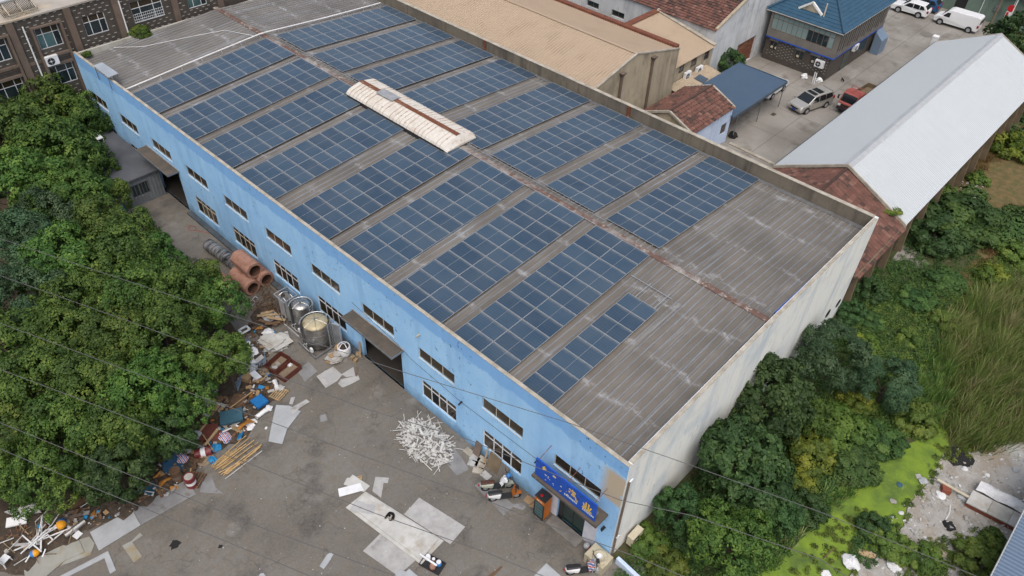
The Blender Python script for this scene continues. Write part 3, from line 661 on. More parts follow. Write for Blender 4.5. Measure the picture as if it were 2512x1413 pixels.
mat('beige_sheet', (.40, .31, .22), (.36, .28, .20), rough=.6, scale=.5, c3=(.27, .205, .145), s3=1.1, t3=(.50, .72)); mat('beige_rib', (.39, .30, .215), rough=.6)
mat('white_sheet', (.53, .57, .595), (.49, .53, .56), rough=.45, scale=.4, c3=(.47, .48, .49), s3=1.6, t3=(.58, .74)); mat('white_rib', (.44, .475, .50), rough=.45)
mat('grey_cap', (.42, .44, .46), (.36, .38, .40), rough=.5, scale=1.5)
mat('blue_sheet', (.062, .09, .125), (.075, .105, .142), rough=.5, scale=.6); mat('blue_rib', (.055, .10, .165), rough=.5)
mat('slate_sheet', (.17, .235, .32), (.15, .21, .29), rough=.5, scale=.5); mat('slate_rib', (.10, .145, .21), rough=.5)
mat('blue_tile', (.020, .065, .115), (.028, .085, .14), rough=.3, scale=1.5, spec=.5)
mat('brick_rust', (.20, .075, .045), (.14, .055, .037), rough=.95, scale=1.6, c3=(.09, .05, .035), s3=.9, bump=.5)
mat('stone_grey', (.19, .175, .155), (.15, .14, .125), rough=.8, scale=1.2)
mat('timber_tan', (.20, .155, .10), (.15, .115, .075), rough=.9, scale=2); mat('timber_dark', (.05, .04, .03), (.075, .058, .04), rough=.9, scale=2)

# --- beige shed beside the warehouse
BS = thing('beige_shed', 'long shed with a beige ribbed metal roof alongside the warehouse parapet', 'shed', (35, 25.6, GZ))
bx0, bx1, bxr, by, bze, bzr = 27.75, 42.1, 34.95, 25.6, 6.5, 8.25
w_ = MB(); w_.face([(bx0, by, GZ), (bx1, by, GZ), (bx1, by, bze), (bxr, by, bzr), (bx0, by, bze)]); w_.face([(bx1, by, GZ), (bx1, 85, GZ), (bx1, 85, bze), (bx1, by, bze)]); w_.face([(bx0, by, GZ), (bx0, 85, GZ), (bx0, 85, bze), (bx0, by, bze)])
w_.face([(bx0, 85, GZ), (bx1, 85, GZ), (bx1, 85, bze), (bxr, 85, bzr), (bx0, 85, bze)])
part('wall', w_, 'tan_render', BS)
nb = 66
slope_sheets(BS, (bxr, by+.12, bzr+.05), (0, 1, 0), (bx0-.05-bxr, 0, bze-bzr), nb, .9, 3, .035, ['beige_sheet', 'beige_rib'])
slope_sheets(BS, (bxr, by+.12, bzr+.05), (0, 1, 0), (bx1-.5-bxr, 0, (bze-bzr)*.93), nb, .9, 3, .035, ['beige_sheet', 'beige_rib'])
part('ridge_cap', MB().beam((bxr, by+.1, bzr+.10), (bxr, 85, bzr+.10), .34, .03), 'beige_rib', BS)
part('gutter_wall', MB().box((bx1-.55, by+.1, bze-.3), (bx1+.02, 85, bze+.42)), 'brick_rust', BS)
vb = MB()
for x0, x1, z0, z1 in ((bx0, bxr, bze, bzr), (bxr, bx1, bzr, bze)): vb.hexa([(x0, by-.08, z0), (x1, by-.08, z1), (x1, by+.11, z1), (x0, by+.11, z0), (x0, by-.08, z0+.12), (x1, by-.08, z1+.12), (x1, by+.11, z1+.12), (x0, by+.11, z0+.12)])
part('verge', vb, 'coping', BS)
for (ax, ay), (cx_, cy_) in (((1602.5, 147), (1577, 266)), ((1526, 187), (1514, 240))):
    a, c = GY(ax, ay, by-.12), GY(cx_, cy_, by-.12); dp = part('downpipe', MB().box((a.x-.10, by-.22, -.6), (a.x+.10, by-.02, a.z)), 'office_trim', BS)
    part('hopper', MB().hexa([(a.x-.12, by-.26, a.z), (a.x+.12, by-.26, a.z), (a.x+.12, by-.02, a.z), (a.x-.12, by-.02, a.z), (a.x-.3, by-.42, a.z+.35), (a.x+.3, by-.42, a.z+.35), (a.x+.3, by-.02, a.z+.35), (a.x-.3, by-.02, a.z+.35)]), 'office_trim', dp)
# --- small beige-roofed workshop in the corner
SM = thing('workshop', 'small tan workshop with a beige lean-to roof in the corner between two larger buildings', 'workshop', (46.3, 30, GZ))
sy, sx0, sx1, sze, syr, szr = 26.5, 42.15, 50.42, 4.0, 33.8, 5.35
zz = lambda a, b_: (1560+a/6.28, b_/6.28)
PSM = lambda a, z, d: (a, sy+d, z)
SWN = []
for (x0, y0), (x1, y1), (xb, yb) in (((680, 990), (760, 965), (665, 1140)), ((865, 900), (955, 860), (845, 1050)), ((1070, 790), (1150, 750), (1040, 945))):
    a, b_, c = GY(*zz(x0, y0), sy), GY(*zz(x1, y1), sy), GY(*zz(xb, yb), sy); SWN.append((a.x, b_.x, c.z, a.z))
mb = MB(); holed_wall(mb, sx0, sx1, GZ, sze, SWN, PSM, .2); mb.face([(sx0, sy, GZ), (sx0, syr, GZ), (sx0, syr, szr), (sx0, sy, sze)]); mb.face([(sx0, syr, GZ), (sx1, syr, GZ), (sx1, syr, szr), (sx0, syr, szr)])
part('wall', mb, 'tan_render', SM)
for k, h in enumerate(SWN): window(SM, PSM, *h, (1, 1), (1, 1), fm='office_trim', gm='brown_glass' if k == 1 else 'dark_glass', d=.08)
slope_sheets(SM, (sx0+.05, syr, szr+.03), (1, 0, 0), (0, sy-.35-syr, sze-.06-szr), 11, .745, 3, .03, ['beige_sheet', 'beige_rib'])
part('ridge_cap', MB().beam((sx0, syr, szr+.1), (sx1, syr, szr+.1), .75, .06), 'brick_rust', SM)
part('flashing', MB().hexa([(sx1-.3, syr, szr+.08), (sx1, syr, szr+.08), (sx1, sy-.3, sze+.06), (sx1-.3, sy-.3, sze+.06), (sx1-.3, syr, szr+.16), (sx1, syr, szr+.3), (sx1, sy-.3, sze+.26), (sx1-.3, sy-.3, sze+.13)]), 'coping', SM)
slope_sheets(SM, (42.4, 26.4, 2.15), (1, 0, 0), (0, -2.2, -.35), 8, .9, 3, .03, ['tan_render', 'beige_rib'], name='low_roof_sheet')
part('low_wall', MB().box((42.4, 24.25, GZ), (49.6, 24.4, 1.75)), 'tan_render', SM)
solo('tarpaulin', MB().obox((46.7, 25.1, 2.02), (1.2, 1.1, .02), (.155, 0, .1)), 'blue_sheet', 'small faded blue sheet lying on the low mossy roof', 'sheet')
aircon(GY(*zz(780, 1215), 26.2), 0, 'left one of two white air conditioners under the tan workshop windows', w=1.0, h=.75)
aircon(GY(*zz(960, 1130), 26.2), 0, 'right one of two white air conditioners under the tan workshop windows', w=1.0, h=.75)
# --- old white building with the big red tile roof
OWB = thing('tiled_barn', 'old whitewashed barn with a large red tiled roof and a rusty gate', 'barn', (57.3, 40, GZ))
ox0, ox1, oxr, oy, oze, ozr = 50.5, 64.1, 57.3, 26.5, 5.5, 7.76
PO = lambda a, z, d: (a, oy+d, z); POX = lambda a, z, d: (ox0+d, a, z)
OD = [(56.05, 60.0, GZ, 2.2)]
OWW = [(53.9-13.0+k*3.05, 54.9-13.0+k*3.05, 3.05, 3.95) for k in range(4)]
OWW = []
for (x0, y0), (x1, y1), (xb, yb) in (((670, 0), (775, 35), (770, 88)), ((885, 75), (995, 120), (985, 172))):
    a, b_, c = GX(1250+x0/3.532, y0/3.532, ox0), GX(1250+x1/3.532, y1/3.532, ox0), GX(1250+xb/3.532, yb/3.532, ox0); OWW.append((b_.y, a.y, c.z, b_.z))
OWW.append((OWW[0][0]+4.3, OWW[0][1]+4.3, OWW[0][2], OWW[0][3]))
mb = MB(); holed_wall(mb, ox0, ox1, GZ, oze, OD, PO, .3); mb.face([(ox0, oy, oze), (ox1, oy, oze), (oxr, oy, ozr)])
holed_wall(mb, oy, 75, GZ, oze, OWW, POX, .3); mb.face([(ox1, oy, GZ), (ox1, 75, GZ), (ox1, 75, oze), (ox1, oy, oze)]); mb.face([(ox0, 75, GZ), (ox1, 75, GZ), (ox1, 75, oze), (oxr, 75, ozr), (ox0, 75, oze)])
part('wall', mb, 'old_white', OWB)
for h in OWW: window(OWB, POX, *h, (1, 1), fm='office_trim', gm='dark_glass', d=.2)
gt = part('gate', MB().box((56.05, 26.7, GZ+.02), (56.15, 26.78, 2.2)).box((59.9, 26.7, GZ+.02), (60, 26.78, 2.2)), 'rust', OWB)
for k in range(14): z0 = GZ+.03+k*.198; part('slat', MB().box((56.15, 26.71-.02*(k % 2), z0), (59.9, 26.75-.02*(k % 2), z0+.18)), 'rust', gt)
tile_slope(OWB, (oxr, oy+.05, ozr+.06), (0, 47, 0), (ox0-.25-oxr, 0, oze-.08-ozr), 120, 20, RT, False)
part('roof', MB().face([(oxr, oy+.02, ozr+.02), (oxr, 75, ozr+.02), (ox1+.2, 75, oze), (ox1+.2, oy+.02, oze)]).face([(oxr, oy+.02, ozr+.02), (oxr, 75, ozr+.02), (ox0-.2, 75, oze-.06), (ox0-.2, oy+.02, oze-.06)]), 'red_tile', OWB)
vb = MB()
for x0, x1, z0, z1 in ((ox0, oxr, oze, ozr), (oxr, ox1, ozr, oze)): vb.hexa([(x0, oy-.06, z0), (x1, oy-.06, z1), (x1, oy+.25, z1), (x0, oy+.25, z0), (x0, oy-.06, z0+.2), (x1, oy-.06, z1+.2), (x1, oy+.25, z1+.2), (x0, oy+.25, z0+.2)])
part('verge', vb, 'tan_render', OWB)
# --- two-storey house with the blue hipped roof
PG = thing('blue_roofed_house', 'two storey grey house with a blue tiled hipped roof and long glazed upper floor', 'house', (67, 22, GZ))
px0, px1, py0, py1 = 61.2, 73.2, 18.0, 25.8
PX_ = lambda a, z, d: (px0+d, a, z); PY_ = lambda a, z, d: (a, py0+d, z)
LW = [(24.4, 25.3, .55, 1.6), (21.1, 22.1, .55, 1.6), (19.3, 20.3, .55, 1.6)]
mb = MB(); holed_wall(mb, py0, py1, GZ, 2.0, LW, PX_, .25); mb.face([(px0, py0, GZ), (px1, py0, GZ), (px1, py0, 2), (px0, py0, 2)]).face([(px1, py0, GZ), (px1, py1, GZ), (px1, py1, 2), (px1, py0, 2)]).face([(px0, py1, GZ), (px1, py1, GZ), (px1, py1, 2), (px0, py1, 2)])
part('wall', mb, 'dark_tile', PG)
for k, h in enumerate(LW):
    w_ = window(PG, PX_, *h, (1, 1), fm='office_trim', gm='dark_glass', d=.1)
    for i in range(2 if k == 0 else 1): part('lantern', MB().cyl((px0+.02, h[1]-.35-.5*i, .95), (px0+.06, h[1]-.35-.5*i, .95), .15, n=14), 'plastic_cream', w_)
    part('shutter', MB().box((px0-.05, h[0]-.1, h[3]+.03), (px0-.004, h[1]+.1, h[3]+.32)), 'steel_grey', PG)
ff = MB()
for j in range(11):
    for i in range(12):
        y, z = 18.3+i*.64+(.32 if j % 2 else 0), .1+j*.17
        if any(a0-.3 < y < a1+.25 and z0-.1 < z < z1+.4 for a0, a1, z0, z1 in LW) or y > 25.6: continue
        ff.box((px0-.012, y-.09, z-.018), (px0-.002, y+.09, z+.018))
tag(part('tile_flecks', ff, 'tile_fleck', PG), kind='stuff')
o = .3
part('floor_band', MB().box((px0-o-.02, py0-o-.02, 2.02), (px1+o+.02, py1+.0, 2.14)), 'sign_blue', PG)
up = MB(); UPH = [(py0-o+.5, py1-.25, 3.0, 4.75)]
PXU = lambda a, z, d: (px0-o+d, a, z)
holed_wall(up, py0-o, py1, 2.145, 5.05, UPH, PXU, .12); up.face([(px0-o, py0-o, 2.145), (px1+o, py0-o, 2.145), (px1+o, py0-o, 5.05), (px0-o, py0-o, 5.05)]).face([(px1+o, py0-o, 2.145), (px1+o, py1, 2.145), (px1+o, py1, 5.05), (px1+o, py0-o, 5.05)]).face([(px0-o, py1, 2.145), (px1+o, py1, 2.145), (px1+o, py1, 5.05), (px0-o, py1, 5.05)])
part('upper_wall', up, 'stone_grey', PG)
window(PG, PXU, *UPH[0], (1,)*12, (2.6, 1), fm='office_trim', gm=lambda i, j: 'dark_glass' if i in (1, 2, 3, 4) and j == 0 else 'teal_pane', fw=.05, d=.03) if mat('teal_pane', (.22, .29, .28), (.17, .24, .235), rough=.15, scale=.4, spec=.5) else 0
for k in range(20): x = px0-o+.35+k*.6; part('fin', MB().box((x-.045, py0-o-.05, 2.9-(k % 3)*.12), (x+.045, py0-o-.003, 4.9)), 'black_plastic' if k % 2 == 0 else 'dark_tile', PG)
part('wall_door', MB().box((64.6, py0-.03, GZ+.01), (66.2, py0-.003, 1.5)), 'green_glass', PG); part('wall_door', MB().box((68.4, py0-.03, .3), (70.5, py0-.003, 1.6)), 'dark_glass', PG)
part('lean_to', MB().hexa([(71.8, 16.7, GZ), (73.6, 16.7, GZ), (73.6, 17.66, GZ), (71.8, 17.66, GZ), (71.8, 16.7, 1.1), (73.6, 16.7, 1.1), (73.6, 17.66, 1.9), (71.8, 17.66, 1.9)]), 'slate_sheet', PG)
ex0, ex1, ey0, ey1, ez = 60.55, 74.0, 17.35, 26.35, 5.08
part('eave_board', MB().box((ex0+.02, ey0+.02, ez-.10), (ex1-.02, ey1-.02, ez-.012)), 'white_paint', PG)
rise, nC = 3.5, 14; hy = (ey1-ey0)/2
for k in range(nC):                          # courses of blue tiles, each a ring of four strips
    t0, t1 = k/nC, (k+1)/nC; i0, i1 = hy*t0, hy*t1; z0, z1 = ez+rise*t0+.05, ez+rise*t1
    a, b_ = [(ex0+i0, ey0+i0), (ex1-i0, ey0+i0), (ex1-i0, ey1-i0), (ex0+i0, ey1-i0)], [(ex0+i1, ey0+i1), (ex1-i1, ey0+i1), (ex1-i1, ey1-i1), (ex0+i1, ey1-i1)]
    for s in range(4):
        p, q, r, u = a[s], a[(s+1) % 4], b_[(s+1) % 4], b_[s]; m_ = MB()
        m_.face([(*p, z0), (*q, z0), (*r, z1), (*u, z1)]).face([(*p, z0), (*q, z0), (*q, z0-.06), (*p, z0-.06)])
        part('tile_course', m_, 'blue_tile', PG)
for s, (cx_, cy_) in enumerate(((ex0, ey0), (ex1, ey0), (ex0, ey1), (ex1, ey1))):
    tx, ty = (ex0+hy if cx_ == ex0 else ex1-hy), ey0+hy
    part('hip_ridge', MB().tube([(cx_, cy_, ez+.12), (lerp(cx_, tx, .5), lerp(cy_, ty, .5), ez+rise*.5+.08), (tx, ty, ez+rise+.08)], .13, 8), 'blue_tile', PG)
part('top_ridge', MB().tube([(ex0+hy, ey0+hy, ez+rise+.08), (ex1-hy, ey0+hy, ez+rise+.08)], .16, 8), 'blue_tile', PG)
dm = MB(); gy, gx, gz = 21.9, ex0+1.0, ez+.75   # decorative pediment facing the warehouse
dm.beam((gx, gy-1.35, gz), (gx, gy, gz+1.0), .26, .2).beam((gx, gy+1.35, gz), (gx, gy, gz+1.0), .26, .2)
dmr = part('pediment', dm, 'white_paint', PG); part('pediment_face', MB().face([(gx-.03, gy-1.2, gz-.05), (gx-.03, gy+1.2, gz-.05), (gx-.03, gy, gz+.9)]), 'tan_render', dmr)
part('pediment_roof', MB().face([(gx, gy-1.3, gz+.0), (gx, gy, gz+1.0), (gx+1.9, gy, gz+1.0)]).face([(gx, gy+1.3, gz), (gx, gy, gz+1.0), (gx+1.9, gy, gz+1.0)]), 'blue_tile', dmr)
part('flue', MB().cyl((ex0+.95, 20.35, ez+.5), (ex0+.95, 20.35, ez+2.1), .07, n=8), 'plastic_cream', PG)
aircon((px0-.22, 19.0, .72), R_(-90), 'white air conditioner on the dark flecked wall of the blue roofed house', w=1.0, h=.75)
aircon((66.6, py0-.3, 1.35), 0, 'air conditioner on the side wall of the blue roofed house facing the white shed', w=1.0, h=.65)
# --- long white shed with its tiled older end
WS = thing('white_shed', 'long shed with a bright white ribbed roof and an older red tiled end', 'shed', (50, 5.4, GZ))
wx0, wx1, wy0, wy1, wyr, wze, wzr = 35.8, 71.0, -.17, 10.95, 5.39, 3.2, 5.9
nW = 46; ww = (wx1-wx0)/nW
slope_sheets(WS, (wx0, wyr, wzr+.05), (1, 0, 0), (0, wy0-.1-wyr, wze-.05-wzr), nW, ww, 3, .045, ['white_sheet', 'white_rib'])
slope_sheets(WS, (wx0, wyr, wzr+.05), (1, 0, 0), (0, wy1+.1-wyr, wze-.05-wzr), nW, ww, 3, .045, ['white_sheet', 'white_rib'])
for k in range(12):
    x0 = wx0+k*(wx1-wx0)/12; x1 = wx0+(k+1)*(wx1-wx0)/12+.02; z = wzr+.10+.006*(k % 2); m_ = MB()
    for s in (-1, 1): m_.face([(x0, wyr, z), (x1, wyr, z), (x1, wyr+s*.34, z-.13), (x0, wyr+s*.34, z-.13)])
    part('ridge_cap', m_, 'grey_cap', WS)
vb = MB()
for X0 in (wx0-.12, wx1):
    for ya, yb, za, zb in ((wy0-.15, wyr, wze-.05, wzr+.05), (wyr, wy1+.15, wzr+.05, wze-.05)): vb.hexa([(X0, ya, za-.15), (X0+.13, ya, za-.15), (X0+.13, yb, zb-.15), (X0, yb, zb-.15), (X0, ya, za+.1), (X0+.13, ya, za+.1), (X0+.13, yb, zb+.1), (X0, yb, zb+.1)])
part('verge', vb, 'coping', WS)
w_ = MB(); w_.box((27.4, wy1-.35, GZ), (wx1-.1, wy1-.1, wze-.12)).box((27.4, wy0+.35, GZ), (wx1-.1, wy0+.6, wze-.12))
for X0 in (27.5, wx1-.3): w_.prism([(X0, wy0+.6), (X0+.2, wy0+.6), (X0+.2, wy1-.36), (X0, wy1-.36)], GZ, wze-.2)
w_.face([(wx1-.1, wy0+.3, wze-.2), (wx1-.1, wy1-.1, wze-.2), (wx1-.1, wyr, wzr-.1)]).face([(27.5, wy0+.3, wze-.4), (27.5, wy1-.1, wze-.4), (27.5, wyr, wzr-.35)])
part('wall', w_, 'timber_dark', WS)
for k in range(14): x = 28.2+k*3.25; part('buttress', MB().hexa([(x-.10, wy0-.22, GZ), (x+.10, wy0-.22, GZ), (x+.10, wy0+.34, GZ), (x-.10, wy0+.34, GZ), (x-.14, wy0+.05, wze-.15), (x+.14, wy0+.05, wze-.15), (x+.14, wy0+.34, wze-.15), (x-.14, wy0+.34, wze-.15)]), 'timber_tan', WS)
part('eave_beam', MB().box((27.4, wy0-.02, wze-.32), (wx1, wy0+.2, wze-.14)), 'timber_tan', WS)
part('gutter', MB().box((wx0, wy1+.06, wze-.14), (wx1, wy1+.2, wze-.02)), 'black_plastic', WS)
for s, yb in ((-1, wy0), (1, wy1)):
    part('roof_deck', MB().face([(27.4, wyr, wzr-.32), (wx0, wyr, wzr-.32), (wx0, yb, wze-.34), (27.4, yb, wze-.34)]), 'red_tile_dark', WS)
tile_slope(WS, (27.5, wyr, wzr-.28), (8.25, 0, 0), (0, wy0-.2-wyr, wze-.02-wzr), 20, 15, RT, True, seed=3)
tile_slope(WS, (27.5, wyr, wzr-.28), (8.25, 0, 0), (0, wy1+.1-wyr, wze-wzr), 20, 15, RT, False, seed=4)
part('ridge_tiles', MB().tube([(27.4, wyr, wzr-.22), (wx0-.1, wyr, wzr-.22)], .12, 8), 'red_tile_dark', WS)
solo('roof_board', MB().obox((32.2, 8.6, 4.22), (1.9, .9, .03), (-.46, 0, .12)), 'timber_dark', 'dark flat board left lying on the red tiles beside the white roof', 'board')
part('end_post', MB().box((71.0, 11.0, GZ), (71.5, 11.5, 3.6)).box((70.95, 10.95, 3.6), (71.55, 11.55, 3.75)), 'white_paint', WS)
# --- little red-tiled house
RH = thing('gatehouse', 'little pale blue house with a red tiled gable roof behind the parapet', 'house', (39, 21.5, GZ))
hx0, hx1, hy0, hy1, hyr, hze, hzr = 35.2, 42.3, 18.72, 24.3, 21.5, 3.0, 4.2
PH_ = lambda a, z, d: (a, hy0+.2+d, z)
q_ = lambda a, b_: (1580+a/3.64, 150+b_/3.64)
HWN = []
for (x0, y0), (x1, y1), (xb, yb) in (((692, 575), (745, 540), (675, 662)), ((625, 665), (650, 645), (618, 718))):
    a, b_, c = GY(*q_(x0, y0), hy0+.2), GY(*q_(x1, y1), hy0+.2), GY(*q_(xb, yb), hy0+.2); HWN.append((a.x, b_.x, c.z, a.z))
mb = MB(); holed_wall(mb, hx0+.1, hx1-.1, GZ, hze, HWN, PH_, .2)
mb.face([(hx1-.1, hy0+.2, GZ), (hx1-.1, hy1-.2, GZ), (hx1-.1, hy1-.2, hze), (hx1-.1, hyr, hzr-.1), (hx1-.1, hy0+.2, hze)]); mb.face([(hx0+.1, hy1-.2, GZ), (hx1-.1, hy1-.2, GZ), (hx1-.1, hy1-.2, hze), (hx0+.1, hy1-.2, hze)])
part('wall', mb, 'pale_blue_render', RH)
part('gable', MB().face([(hx0+.1, hy0+.2, GZ), (hx0+.1, hy1-.2, GZ), (hx0+.1, hy1-.2, hze), (hx0+.1, hyr, hzr-.1), (hx0+.1, hy0+.2, hze)]), 'tan_render', RH)
for h in HWN: window(RH, PH_, *h, (1,), (1, 1), fm='office_trim', gm='brown_glass', d=.08)
for x in (39.9, 42.05): part('pier', MB().box((x-.14, hy0+.12, GZ), (x+.14, hy0+.198, hze-.1)), 'pale_blue_render', RH)
for yb in (hy0, hy1): part('roof_deck', MB().face([(hx0, hyr, hzr-.03), (hx1, hyr, hzr-.03), (hx1, yb, hze-.03), (hx0, yb, hze-.03)]), 'red_tile_dark', RH)
tile_slope(RH, (hx0+.05, hyr, hzr), (hx1-hx0-.1, 0, 0), (0, hy0-hyr, hze-hzr), 17, 8, RT, True, seed=8)
tile_slope(RH, (hx0+.05, hyr, hzr), (hx1-hx0-.1, 0, 0), (0, hy1-hyr, hze-hzr), 17, 8, RT, False, seed=9)
part('ridge_tiles', MB().tube([(hx0, hyr, hzr+.06), (hx1, hyr, hzr+.06)], .1, 8), 'red_tile_dark', RH)
vb = MB()
for X0 in (hx0-.08, hx1-.12):
    for ya, yb, za, zb in ((hy0, hyr, hze, hzr), (hyr, hy1, hzr, hze)): vb.hexa([(X0, ya, za-.1), (X0+.2, ya, za-.1), (X0+.2, yb, zb-.1), (X0, yb, zb-.1), (X0, ya, za+.11), (X0+.2, ya, za+.11), (X0+.2, yb, zb+.11), (X0, yb, zb+.11)])
part('verge', vb, 'coping', RH)
# --- blue carport
CP = thing('carport', 'flat blue metal carport roof on thin posts beside the little tiled house', 'carport', (47.2, 21.3, GZ))
slope_sheets(CP, (41.95, 24.15, 2.28), (1, 0, 0), (0, -5.6, -.06), 23, .448, 2, .025, ['blue_sheet', 'blue_rib'])
part('fascia', MB().box((41.9, 18.46, 2.02), (52.3, 18.54, 2.30)).box((52.26, 18.55, 2.02), (52.32, 24.2, 2.32)), 'blue_sheet', CP)
for x, y in ((52.2, 18.65), (47.75, 18.65), (52.2, 24.0), (47.75, 24.0), (43.2, 18.65)): part('post', MB().cyl((x, y, GZ), (x, y, 2.2), .05, n=8), 'steel_grey', CP)
# --- green building, pole and red sign at the back of the courtyard
GB = thing('green_building', 'low green rendered building with a grey roof at the back of the courtyard', 'building', (95, 15, GZ))
GBH = [(14.2, 15.6, GZ, 2.0), (18.2, 20.2, .2, 1.9)]
mb = MB(); holed_wall(mb, -4, 40, GZ, 3.2, GBH, lambda a, z, d: (92.3+d, a, z), .2); mb.face([(92.3, -4, GZ), (100, -4, GZ), (100, -4, 3.2), (92.3, -4, 3.2)])
part('wall', mb, 'green_render', GB); part('roof', MB().hexa([(91.7, -4.4, 3.1), (101, -4.4, 4.2), (101, 40, 4.2), (91.7, 40, 3.1), (91.7, -4.4, 3.22), (101, -4.4, 4.32), (101, 40, 4.32), (91.7, 40, 3.22)]), 'stone_grey', GB)
part('door', MB().box((92.4, 14.25, GZ), (92.45, 15.55, 1.95)), 'black_plastic', GB); window(GB, lambda a, z, d: (92.3+d, a, z), *GBH[1], (1, 1), fm='steel_grey', gm='dark_glass')
for y in (12.4, 17.2, 9.0): part('downpipe', MB().cyl((92.2, y, GZ), (92.2, y, 3.1), .05, n=6), 'plastic_white', GB)
part('meter_box', MB().box((92.1, 10.3, .9), (92.29, 10.9, 1.6)), 'steel_grey', GB)
a = G(2454, 92); solo('flag_pole', MB().cyl(a, a+Vector((0, 0, 7.5)), .075, .05, n=10).cyl(a, a+Vector((0, 0, .12)), .2, n=12), 'white_paint', 'tall white pole rising behind the far end of the white shed', 'pole')
t = thing('notice_board', 'red and white notice board with round red top by the green building', 'sign', (90.9, 8.9, GZ))
part('panel', MB().box((90.85, 8.55, .3), (90.95, 9.25, 1.7)), 'white_paint', t); part('stripe', MB().box((90.84, 8.95, .4), (90.849, 9.2, 1.6)), mat('sign_red', (.50, .02, .025), rough=.5), t); part('disc', MB().cyl((90.83, 8.9, 2.1), (90.95, 8.9, 2.1), .42, n=20), 'sign_red', t)
part('post', MB().box((90.88, 8.6, GZ), (90.92, 8.66, 1.8)).box((90.88, 9.15, GZ), (90.92, 9.2, 1.8)), 'steel_grey', t)
solo('utility_pole', MB().cyl((90.3, 10.2, GZ), (90.3, 10.2, 5.2), .13, .1, n=10), 'timber_tan', 'brown wooden post in front of the green building wall', 'post')
# --- slate-blue roof at the near right corner
CS = thing('slate_roof_shed', 'shed with a slate blue ribbed roof at the near right corner', 'shed', (14, -18.5, GZ))
slope_sheets(CS, (4.0, -15.1, 2.45), (1, 0, 0), (0, -7.5, .9), 24, .76, 3, .04, ['slate_sheet', 'slate_rib'])
part('wall', MB().box((4.2, -22.4, GZ), (22, -15.5, 2.35)), 'strip_concrete', CS); part('fascia', MB().box((4, -15.09, 2.3), (22.3, -15.03, 2.46)), 'grey_cap', CS)
# --- annex by the blue wall
AN = thing('annex', 'small grey annex with a flat felt roof against the far blue wall', 'outbuilding', (-1.8, 51.5, GZ))
PA = lambda a, z, d: (a, 47.4+d, z)
AH = [(-2.85, -1.35, .15, 1.3)]
mb = MB(); holed_wall(mb, -3.7, -.25, GZ, 1.85, AH, PA, .15); mb.face([(-3.7, 47.4, GZ), (-3.7, 56.3, GZ), (-3.7, 56.3, 1.85), (-3.7, 47.4, 1.85)]).face([(-.25, 47.4, GZ), (-.25, 56.3, GZ), (-.25, 56.3, 1.85), (-.25, 47.4, 1.85)])
part('wall', mb, mat('annex_grey', (.20, .22, .235), (.16, .175, .19), rough=.8, scale=1), AN); window(AN, PA, *AH[0], (1, 1), (1,), fm='steel_grey', gm='dark_glass')
part('roof', MB().box((-3.85, 47.2, 1.86), (-.2, 56.4, 1.99)), mat('felt_grey', (.085, .092, .105), (.115, .12, .13), rough=.95, scale=.8, c3=(.07, .07, .075)), AN)
for k in range(12): part('cladding_strip', MB().box((-3.66+k*.29, 47.37, GZ), (-3.63+k*.29, 47.398, 1.8)), 'steel_grey', AN)
t = thing('bench', 'old white bench frame standing on the flat annex roof', 'bench', G(243, 345, 2.0)); part('seat', MB().box((-.25, -.6, .42), (.25, .6, .47)), 'plastic_white', t, True)
for y in (-.55, .55):
    for x in (-.2, .2): part('leg', MB().box((x-.02, y-.02, 0), (x+.02, y+.02, .42)), 'white_frame', t, True)
# ================================================================== materials of loose things
mat('car_white', (.74, .75, .76), rough=.25, spec=.5); mat('car_silver', (.50, .485, .45), rough=.3, metal=.5, spec=.5); mat('car_blue', (.03, .09, .20), rough=.25, spec=.5); mat('truck_red', (.34, .085, .07), (.27, .075, .06), rough=.5, scale=2)
mat('car_glass', (.012, .015, .018), rough=.06, spec=.6); mat('lamp_red', (.35, .01, .01), rough=.3); mat('lamp_clear', (.6, .62, .62), rough=.15); mat('plate_blue', (.01, .06, .38), rough=.4)
mat('steel_tank', (.52, .52, .51), (.38, .37, .35), rough=.32, metal=.85, scale=1.2, c3=(.25, .22, .17), s3=1.5); mat('dirty_dome', (.40, .33, .20), (.50, .44, .30), rough=.55, metal=.3, scale=1.2, c3=(.24, .18, .10), s3=2)
mat('clay_pipe', (.37, .205, .15), (.28, .15, .11), rough=.9, scale=2.5, c3=(.22, .11, .075), s3=.7, bump=.4); mat('clay_inside_shade', (.10, .05, .035), rough=.95)  # pipe insides get a darkened clay colour for the shade in the hole
mat('black_wrap', (.016, .016, .017), (.22, .22, .225), rough=.26, scale=1.4, stretch=(1, 3, 1), spec=.5)
mat('bamboo', (.46, .32, .16), (.36, .24, .11), rough=.7, scale=4, rand=.2); mat('wood_pale', (.42, .31, .18), (.30, .21, .12), rough=.85, scale=3, rand=.2); mat('wood_dark', (.11, .065, .04), (.16, .10, .06), rough=.85, scale=3, rand=.2)
mat('ply_red', (.10, .028, .02), (.13, .04, .028), rough=.7, scale=2); mat('ply_inside', (.20, .155, .11), (.26, .2, .14), rough=.85, scale=2)
mat('board_white', (.54, .535, .51), (.43, .425, .40), rough=.75, scale=1.1, c3=(.36, .32, .26), s3=.9, t3=(.50, .70)); mat('board_grey', (.36, .36, .36), (.44, .44, .43), rough=.8, scale=1.3, c3=(.27, .25, .23), s3=1.3); mat('board_bluegrey', (.40, .42, .435), (.33, .345, .36), rough=.75, scale=1.3)
mat('board_dark', (.20, .20, .205), (.25, .25, .25), rough=.8, scale=1.5, c3=(.15, .14, .13), s3=1.2); mat('board_mossy', (.33, .33, .30), (.27, .27, .24), rough=.85, scale=.9, c3=(.27, .205, .10), s3=.9, t3=(.55, .7))
mat('old_film', (.34, .33, .32), (.44, .43, .42), rough=.6, scale=2.2, c3=(.26, .25, .235), s3=.5, bump=.5)
